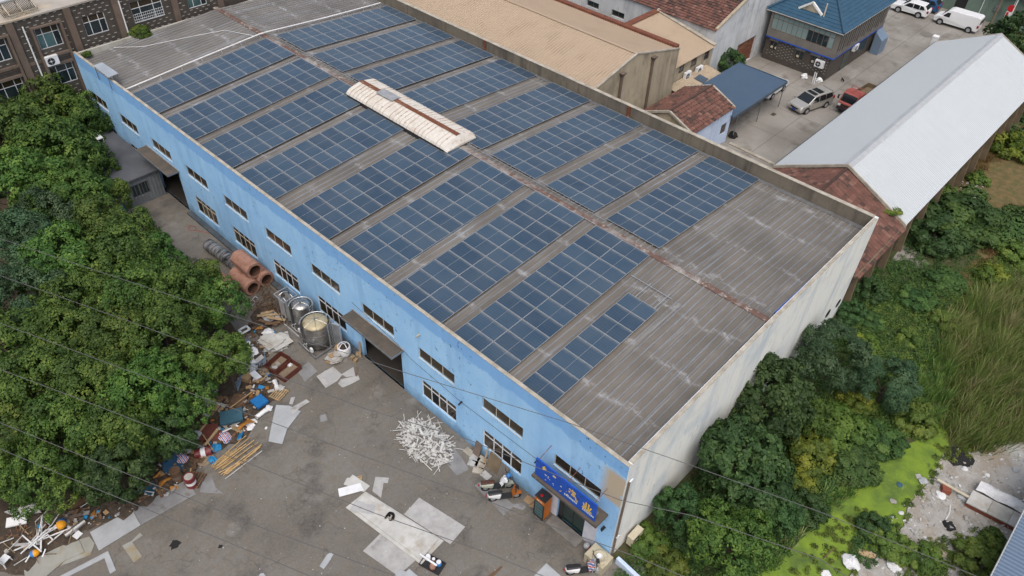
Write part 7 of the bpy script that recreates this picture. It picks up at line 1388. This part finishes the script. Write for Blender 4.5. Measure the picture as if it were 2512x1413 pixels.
def scatter(name, label, cat, polypx, n, m, ls, hmax, seed, clump=.5, tb=.5, blade=False, holes=(), group=None):
    """plants covering a patch of ground: leaves in clumps of uneven height, or upright blades"""
    rg = np.random.default_rng(seed); P = [G(*q) for q in polypx]; P = [(p.x, p.y) for p in P]; xs, ys = [p[0] for p in P], [p[1] for p in P]
    nc = max(8, int(n/ (55 if blade else 60))); cx, cy = rg.uniform(min(xs), max(xs), nc*3), rg.uniform(min(ys), max(ys), nc*3); ok = in_poly(cx, cy, P)
    for hpoly in holes: H = [G(*q) for q in hpoly]; ok &= ~in_poly(cx, cy, [(p.x, p.y) for p in H])
    cx, cy = cx[ok], cy[ok]; nc = len(cx); ch = hmax*rg.uniform(.25, 1, nc)**1.3; ct = np.clip(rg.normal(tb, .25, nc), 0, 1); k = rg.integers(0, nc, n); t = ct[k]+rg.normal(0, .14, n)
    if blade:
        lean = rg.normal(0, .12, (nc, 2))+np.array([.04, -.04]); h = ch[k]*rg.uniform(.5, 1.1, n); off = rg.normal(0, clump*.4, (n, 2)); B = np.stack([cx[k]+off[:, 0], cy[k]+off[:, 1], np.full(n, GZ-.02)], 1); ln = lean[k]+off*.9+rg.normal(0, .12, (n, 2)); T = B+np.stack([ln[:, 0]*h, ln[:, 1]*h, h], 1); a = rg.uniform(0, 6.28, n); w_ = ls*rg.uniform(.5, 1.2, n); S = np.stack([np.cos(a)*w_, np.sin(a)*w_, np.zeros(n)], 1); Mid = (B+T)/2+np.stack([-ln[:, 0]*h*.12, -ln[:, 1]*h*.12, h*.05], 1)
        V = np.concatenate([np.stack([B-S, B+S, Mid+S*.8, Mid-S*.8], 1), np.stack([Mid-S*.8, Mid+S*.8, T+S*.15, T-S*.15], 1)]); t = np.concatenate([t, t])
    else:
        e = nrm(rg.normal(size=(n, 3))+np.array([0, 0, .5])); e[:, 2] = np.abs(e[:, 2]); rad = clump*rg.uniform(.35, 1.05, n); C = np.stack([cx[k], cy[k], np.full(n, GZ)], 1)+e*np.stack([rad, rad, ch[k]*rg.uniform(.5, 1.05, n)], 1); L = ls*rg.uniform(.6, 1.4, n); V = leaf_quads(C, nrm(e+rg.normal(0, .4, (n, 3))+np.array([0, 0, .5])), L, L*.6, rg)
    o = put(name, quads_mesh(name, V, t, m)); return tag(o, label, cat, group, 'stuff')
GAB = [(1520, 1400), (1600, 1300), (1790, 1075), (2060, 770), (2130, 650)]
scatter('undergrowth', 'mixed green undergrowth along the foot of the white gable', 'undergrowth', GAB+[(2260, 640), (2330, 700), (2330, 900), (2250, 1010), (2100, 1180), (2000, 1250), (1900, 1390), (1860, 1420), (1500, 1450)], 90000, 'leaf_ivy', .055, .6, 5, .45, .5)
scatter('undergrowth', 'yellow green weeds mixed through the overgrown side', 'undergrowth', [(2130, 720), (2330, 680), (2512, 600), (2530, 760), (2400, 850), (2300, 960), (2230, 1010), (2050, 1200), (1960, 1240), (1930, 1150), (2060, 900)], 70000, 'leaf_olive', .048, .6, 6, .42, .45)
scatter('undergrowth', 'ivy and weeds beyond the dry clearing beside the shed', 'undergrowth', [(2180, 650), (2300, 480), (2420, 490), (2460, 560), (2400, 640), (2300, 700), (2250, 760), (2130, 760)], 22000, 'leaf_ivy', .055, .4, 16, .4, .5)
scatter('undergrowth', 'green weeds behind the long white shed', 'undergrowth', [(2440, 300), (2512, 190), (2620, 230), (2620, 420), (2470, 340)], 9000, 'leaf_dark', .11, .9, 17, .5, .5)
scatter('dry_grass', 'dry brown grass over the clearing beside the white shed', 'grass', [(2330, 470), (2400, 380), (2450, 310), (2560, 330), (2560, 520), (2480, 500), (2440, 600), (2400, 640), (2360, 680), (2380, 700), (2460, 620), (2512, 560), (2600, 560), (2600, 300)], 42000, 'dry_grass', .018, .30, 7, .5, .5, True)
scatter('reeds', 'tall swaying reeds with dry stalks behind the rubble ground', 'reeds', [(2290, 820), (2400, 720), (2540, 680), (2600, 900), (2560, 1080), (2400, 1110), (2310, 1080), (2330, 960)], 24000, 'reed_blade', .020, 1.9, 8, .55, .50, True)
scatter('reeds', 'low reeds and sedge on the left bank of the green pond', 'reeds', [(1990, 1290), (2060, 1240), (2120, 1190), (2080, 1180), (1990, 1235), (1900, 1340), (1900, 1390)], 2600, 'reed_blade', .022, .7, 9, .3, .4, True)
scatter('reeds', 'long green reed tufts above the pond tip', 'reeds', [(2150, 990), (2260, 900), (2330, 850), (2330, 1000), (2290, 1050), (2200, 1040)], 4200, 'reed_blade', .024, 1.3, 12, .4, .25, True)
scatter('weeds', 'low scrubby weeds on the rubble ground near the slate roof', 'weeds', [(2200, 1330), (2300, 1320), (2420, 1290), (2460, 1330), (2420, 1413), (2200, 1420)], 5200, 'leaf_olive', .05, .3, 13, .25, .4)
scatter('weeds', 'patchy grass in the pond and on its rubble bank', 'weeds', [(2100, 1300), (2200, 1260), (2200, 1330), (2130, 1400), (2080, 1360)], 3600, 'leaf_dark', .05, .4, 14, .25, .6)
scatter('weeds', 'grass fringe between the reeds and the rubble ground', 'weeds', [(2300, 1090), (2420, 1080), (2540, 1040), (2560, 1075), (2400, 1110), (2320, 1150), (2290, 1120)], 5000, 'leaf_olive', .05, .3, 15, .3, .45)
scatter('weeds', 'shaded weeds on the soil under the grove', 'weeds', [(0, 760), (300, 600), (520, 640), (560, 900), (400, 1080), (100, 1200), (0, 1200)], 9000, 'leaf_dark', .07, .4, 19, .4, .4)
scatter('undergrowth', 'fresh green seedlings and weeds between the reed clumps', 'undergrowth', [(2300, 800), (2400, 700), (2560, 660), (2620, 900), (2560, 1060), (2400, 1095), (2310, 1070), (2330, 960)], 42000, 'leaf_olive', .05, .7, 18, .4, .42)
for nm_, lb_, pl_, n_, sd_ in (('weeds', 'weedy fringe along the left edge of the green pond', [(2250, 1020), (2275, 1075), (2205, 1105), (2138, 1155), (2118, 1200), (2065, 1222), (2015, 1278), (1945, 1355), (1865, 1405), (1840, 1400), (1930, 1330), (2000, 1250), (2060, 1195), (2110, 1170), (2120, 1135), (2200, 1080)], 7000, 31), ('weeds', 'weedy fringe along the rubble edge of the green pond', [(2335, 1112), (2278, 1195), (2235, 1245), (2222, 1292), (2195, 1316), (2125, 1365), (2090, 1420), (2070, 1410), (2108, 1350), (2185, 1300), (2212, 1285), (2218, 1236), (2262, 1186), (2318, 1106)], 2600, 32), ('weeds', 'clumps of grass standing in the green pond', [(2010, 1300), (2120, 1230), (2180, 1290), (2120, 1350), (2060, 1400), (1930, 1413)], 2600, 33)):
    scatter(nm_, lb_, 'weeds', pl_, n_, 'leaf_olive', .045, .32, sd_, .22, .35)
# ------------------------------------------------------------------ pond, rubble ground, clearing
def M_pond():
    b = NB('duckweed', .75); p = b.pos()
    c = b.mix(b.rng(b.noise(p, .9, 7, rg=.7), .36, .62), (.19, .28, .028), (.125, .20, .025)); c = b.mix(b.rng(b.noise(p, .5, 8, off=(7, 2, 0), rg=.65), .48, .64, 0, .9), c, (.065, .11, .028)); c = b.mix(b.rng(b.noise(p, .8, 8, off=(1, 22, 0), rg=.7), .60, .70, 0, .8), c, (.035, .045, .025)); c = b.mix(b.rng(b.noise(p, 2.2, 6, off=(3, 9, 0)), .62, .74, 0, .5), c, (.24, .27, .13)); return b.out(c, b.noise(p, 14, 5), .4, .02)
M_pond()
def M_rubble():
    b = NB('rubble', .95); p = b.pos()
    c = b.mix(b.rng(b.noise(p, .5, 7, rg=.65), .38, .62), (.26, .235, .20), (.40, .395, .38)); c = b.mix(b.rng(b.noise(p, .32, 6, off=(4, 1, 0)), .55, .66, 0, .8), c, (.30, .235, .16)); c = b.mix(b.rng(b.noise(p, 1.4, 7, off=(1, 8, 0)), .6, .72, 0, .8), c, (.10, .105, .055)); c = b.mix(b.rng(b.noise(p, 7, 4, rg=.8), .58, .72, 0, .7), c, (.52, .51, .50)); return b.out(c, b.noise(p, 3.5, 8), .9, .12)
M_rubble()
mat('dry_soil', (.17, .12, .055), (.10, .085, .035), rough=.95, scale=1.6, c3=(.09, .095, .035), s3=.9, t3=(.52, .66), bump=.6)
W2 = lambda L_: [(p.x, p.y) for p in (G(*q) for q in L_)]
struct('pond', MB().sheet(W2([(2270, 1010), (2320, 1020), (2330, 1110), (2270, 1190), (2225, 1240), (2215, 1290), (2190, 1310), (2120, 1360), (2080, 1413), (2050, 1500), (1780, 1500), (1860, 1400), (1940, 1350), (2010, 1270), (2060, 1215), (2110, 1195), (2130, 1150), (2200, 1100), (2250, 1080)]), GZ-.012), 'duckweed')
struct('rubble_ground', MB().sheet(W2([(2320, 1105), (2420, 1100), (2560, 1040), (2900, 1100), (2900, 1600), (2050, 1600), (2085, 1413), (2125, 1358), (2195, 1312), (2218, 1290), (2228, 1240), (2272, 1190)]), GZ-.008), 'rubble')
struct('clearing', MB().sheet(W2([(2300, 470), (2420, 300), (2620, 280), (2620, 560), (2500, 560), (2420, 650), (2380, 720), (2350, 690), (2430, 560), (2380, 500)]), GZ-.012), 'dry_soil')
struct('concrete_patch', MB().sheet(W2([(2185, 640), (2215, 600), (2262, 622), (2280, 650), (2255, 660), (2200, 655)]), GZ-.006), 'court_concrete')
gr = MB(); rr = random.Random(8)
for k in range(420): p = G(rr.uniform(2230, 2300)+ (k % 7)*16, 0, 0) if 0 else G(lerp(2255, 2395, rr.random())+rr.gauss(0, 9), 0, GZ)
for k in range(500): t = rr.random(); p = G(lerp(2270, 2400, t)+rr.gauss(0, 12), lerp(590, 440, t)+rr.gauss(0, 10)); s = rr.uniform(.05, .2); gr.obox(p+Vector((0, 0, .03)), (s, s*.7, s*.4), (rr.random(), rr.random(), rr.random()*3))
solo('rubble_strip', gr, 'board_grey', 'strip of broken grey rubble along the side of the white shed', 'rubble', kind='stuff')
st = MB(); 
for k in range(1300):
    p = G(rr.uniform(2130, 2640), rr.uniform(1080, 1460)); 
    if p.y > -7.6 or p.y > -10.9+.10*(22-p.x): continue
    s = abs(rr.gauss(0, .06))+.02; st.obox(p+Vector((0, 0, s*.15)), (s*1.6, s, s*.6), (rr.random(), rr.random(), rr.random()*3), rr.choice([0, 0, 1, 2]))
solo('rubble_stones', st, ['board_grey', 'bag_white', 'coping'], 'loose stones and plaster lumps over the rubble ground', 'stones', kind='stuff')
# long brick trough with pale cap slabs, pipe, sheets on the rubble
zq = lambda a, b_: (2180+a/2.319, 1060+b_/2.319)
ca, cb, ccx = G(*zq(482, 335), -.22), G(*zq(770, 480), -.22), G(*zq(445, 400), -.22); ax = (cb-ca).normalized(); sd_ = (ccx-ca); LT = 6.6
BT = thing('brick_trough', 'long low brick channel capped with pale concrete slabs', 'channel', ca+ax*3+sd_*.5-Vector((0, 0, .67)))
w0 = BT.location; m_ = MB(); zt = -.27
def tq(u, v, z): q = ca+ax*u+sd_*v; return (q.x, q.y, z)
for v0_, v1_ in ((.03, .14), (.86, .97)):
    for r_ in range(3):
        for k in range(26):
            u0 = k*.25+(.12 if r_ % 2 else 0); u1 = min(u0+.238, LT); z0 = GZ+r_*.105
            if u0 < LT-.05: part('brick', MB().hexa([tq(u0, v0_, z0), tq(u1, v0_, z0), tq(u1, v1_, z0), tq(u0, v1_, z0), tq(u0, v0_, z0+.094), tq(u1, v0_, z0+.094), tq(u1, v1_, z0+.094), tq(u0, v1_, z0+.094)]), 'brick_red', BT) if v0_ > .5 else 0
m_.hexa([tq(.02, .05, GZ), tq(LT, .05, GZ), tq(LT, .93, GZ), tq(.02, .93, GZ), tq(.02, .05, zt-.01), tq(LT, .05, zt-.01), tq(LT, .93, zt-.01), tq(.02, .93, zt-.01)]); part('core', m_, 'brick_red', BT)
for k in range(6): u0, u1 = k*1.12-.03, (k+1)*1.12-.05; part('cap_slab', MB().hexa([tq(u0, -.03, zt), tq(u1, -.03, zt), tq(u1, 1.03, zt), tq(u0, 1.03, zt), tq(u0, -.03, zt+.08), tq(u1, -.03, zt+.08), tq(u1, 1.03, zt+.08), tq(u0, 1.03, zt+.08)]), 'strip_concrete' if k % 2 else 'board_white', BT)
solo('drain_pipe', MB().cyl(G(*zq(455, 370), -.3), G(*zq(278, 270), -.35), .09, n=12), 'plastic_cream', 'cream drain pipe running from the brick channel towards the pond', 'pipe')
mb = MB(); c9 = G(*zq(655, 410), GZ); cloth(mb, 1, 1, lambda u, v: c9+ax*(-1.6+3.2*v)+sd_.normalized()*(-.55+.9*u)+Vector((0, 0, .35+.25*math.sin(3*u)+.06*math.sin(14*v+6*u)))); solo('plastic_sheeting', mb, 'bag_white', 'white plastic sheeting bunched behind the brick channel', 'sheeting')
for lb, px, r, h, s in (('crumpled white plastic at the end of the brick channel', (420, 370), .5, .25, 51), ('torn pale plastic on the rubble left of the channel', (295, 360), .45, .15, 52), ('white scrap on the pond edge', (72, 462), .22, .15, 53), ('pale rubbish at the pond corner by the pipe mouth', (195, 280), .4, .2, 54), ('white chunk on the rubble near the reeds', (430, 212), .28, .22, 55), ('small white chunk right of the brick channel top', (562, 247), .22, .12, 56), ('torn white sheeting heap on the weeds near the bottom', (155, 715), .55, .3, 57), ('grey white litter heap at the bottom pond bank', (30, 760), .6, .3, 58), ('pale litter at the bottom right by the slate roof', (478, 812), .3, .2, 59), ('white lumps on the far rubble by the reeds', (720, 215), .3, .2, 60)): bag(lb, zq(*px), r*.62, h*.7, 'bag_white' if s % 3 else 'board_bluegrey', s, name='plastic_scrap', cat='plastic')
sheet('white_board', 'dirty white board lying beside the torn sheeting heap', 'board', [zq(*q) for q in ((172, 700), (195, 685), (265, 740), (218, 772))], .15, .05, 'board_white'); sheet('grey_board', 'small grey panel floating at the pond corner', 'panel', [zq(*q) for q in ((150, 240), (178, 237), (190, 260), (162, 264))], .0, .03, 'board_grey')
sheet('pale_plank', 'pale plank on the left pond bank at the bottom', 'plank', [(2108, 1345), (2150, 1360), (2145, 1372), (2106, 1358)], .05, .08, 'wood_pale'); bag('white litter heap left of the pale plank', (2085, 1380), .45, .3, 'bag_white', 61, name='plastic_scrap', cat='plastic')
solo('bent_pipe', MB().tube([G(*zq(350, 413), GZ+.04), G(*zq(347, 460), GZ+.04), G(*zq(325, 497), GZ+.04)], .03, 6), 'plastic_white', 'thin white bent pipe lying on the rubble', 'pipe'); solo('brick_lump', MB().obox(G(*zq(325, 328), GZ+.15), (.45, .5, .3), (.1, .1, .4)), 'brick_red', 'red brick lump beside the cream drain pipe', 'brickwork')
bag('burnt black ash spot on the rubble ground', zq(345, 535), .32, .12, 'soot', 63, name='ash_heap', cat='ash'); bag('dark burnt patch at the reed edge of the rubble', zq(400, 145), .7, .1, 'soot', 64, name='ash_heap', cat='ash'); solo('pond_stick', MB().beam(G(2020, 1370, GZ+.03), G(2045, 1346, GZ+.3), .05, .05), 'wood_dark', 'dark stick standing out of the green pond', 'stick'); bag('teal plastic scrap floating on the pond', (2206, 1189), .18, .05, 'board_teal', 65, name='plastic_scrap', cat='plastic'); bag('small pale scrap floating mid pond', (2191, 1230), .16, .05, 'paper_grey', 66, name='plastic_scrap', cat='plastic'); bag('white scrap floating at the bottom of the pond', (2025, 1408), .25, .06, 'bag_white', 67, name='plastic_scrap', cat='plastic')
# ------------------------------------------------------------------ overhead cables
CABLES = [('topmost overhead cable crossing the grove, blue wall and near roof', [(-60, 560), (0, 585), (493, 749), (1000, 916), (1400, 1039), (1700, 1143), (2023, 1260), (2460, 1440)], 9.3), ('second overhead cable from the top, passing over the shop sign', [(-60, 655), (0, 676), (311, 786), (600, 892), (900, 1004), (1153, 1080), (1316, 1146), (1522, 1227), (1699, 1265), (2010, 1371), (2100, 1430)], 9.0), ('third overhead cable from the top, ending above the shop corner', [(-60, 770), (25, 802), (311, 908), (713, 1053), (1035, 1172), (1199, 1230), (1358, 1293), (1560, 1365), (1760, 1450)], 8.6), ('fourth overhead cable from the top, passing over the sleeping cat', [(-60, 885), (0, 906), (240, 996), (456, 1080), (616, 1139), (922, 1260), (1199, 1358), (1420, 1450)], 8.2), ('fifth overhead cable from the top, over the lower grove', [(-60, 1010), (0, 1037), (211, 1122), (475, 1227), (630, 1290), (970, 1413), (1100, 1470)], 7.8), ('lowest overhead cable at the bottom left', [(-60, 1075), (0, 1101), (158, 1167), (396, 1264), (630, 1359), (760, 1413), (900, 1475)], 7.6)]
for lb, pts, z in CABLES:
    P = [G(x, y, z) for x, y in pts]; solo('overhead_cable', MB().tube(P, .017, 5), 'cable_grey', lb, 'cable', 'overhead cables')
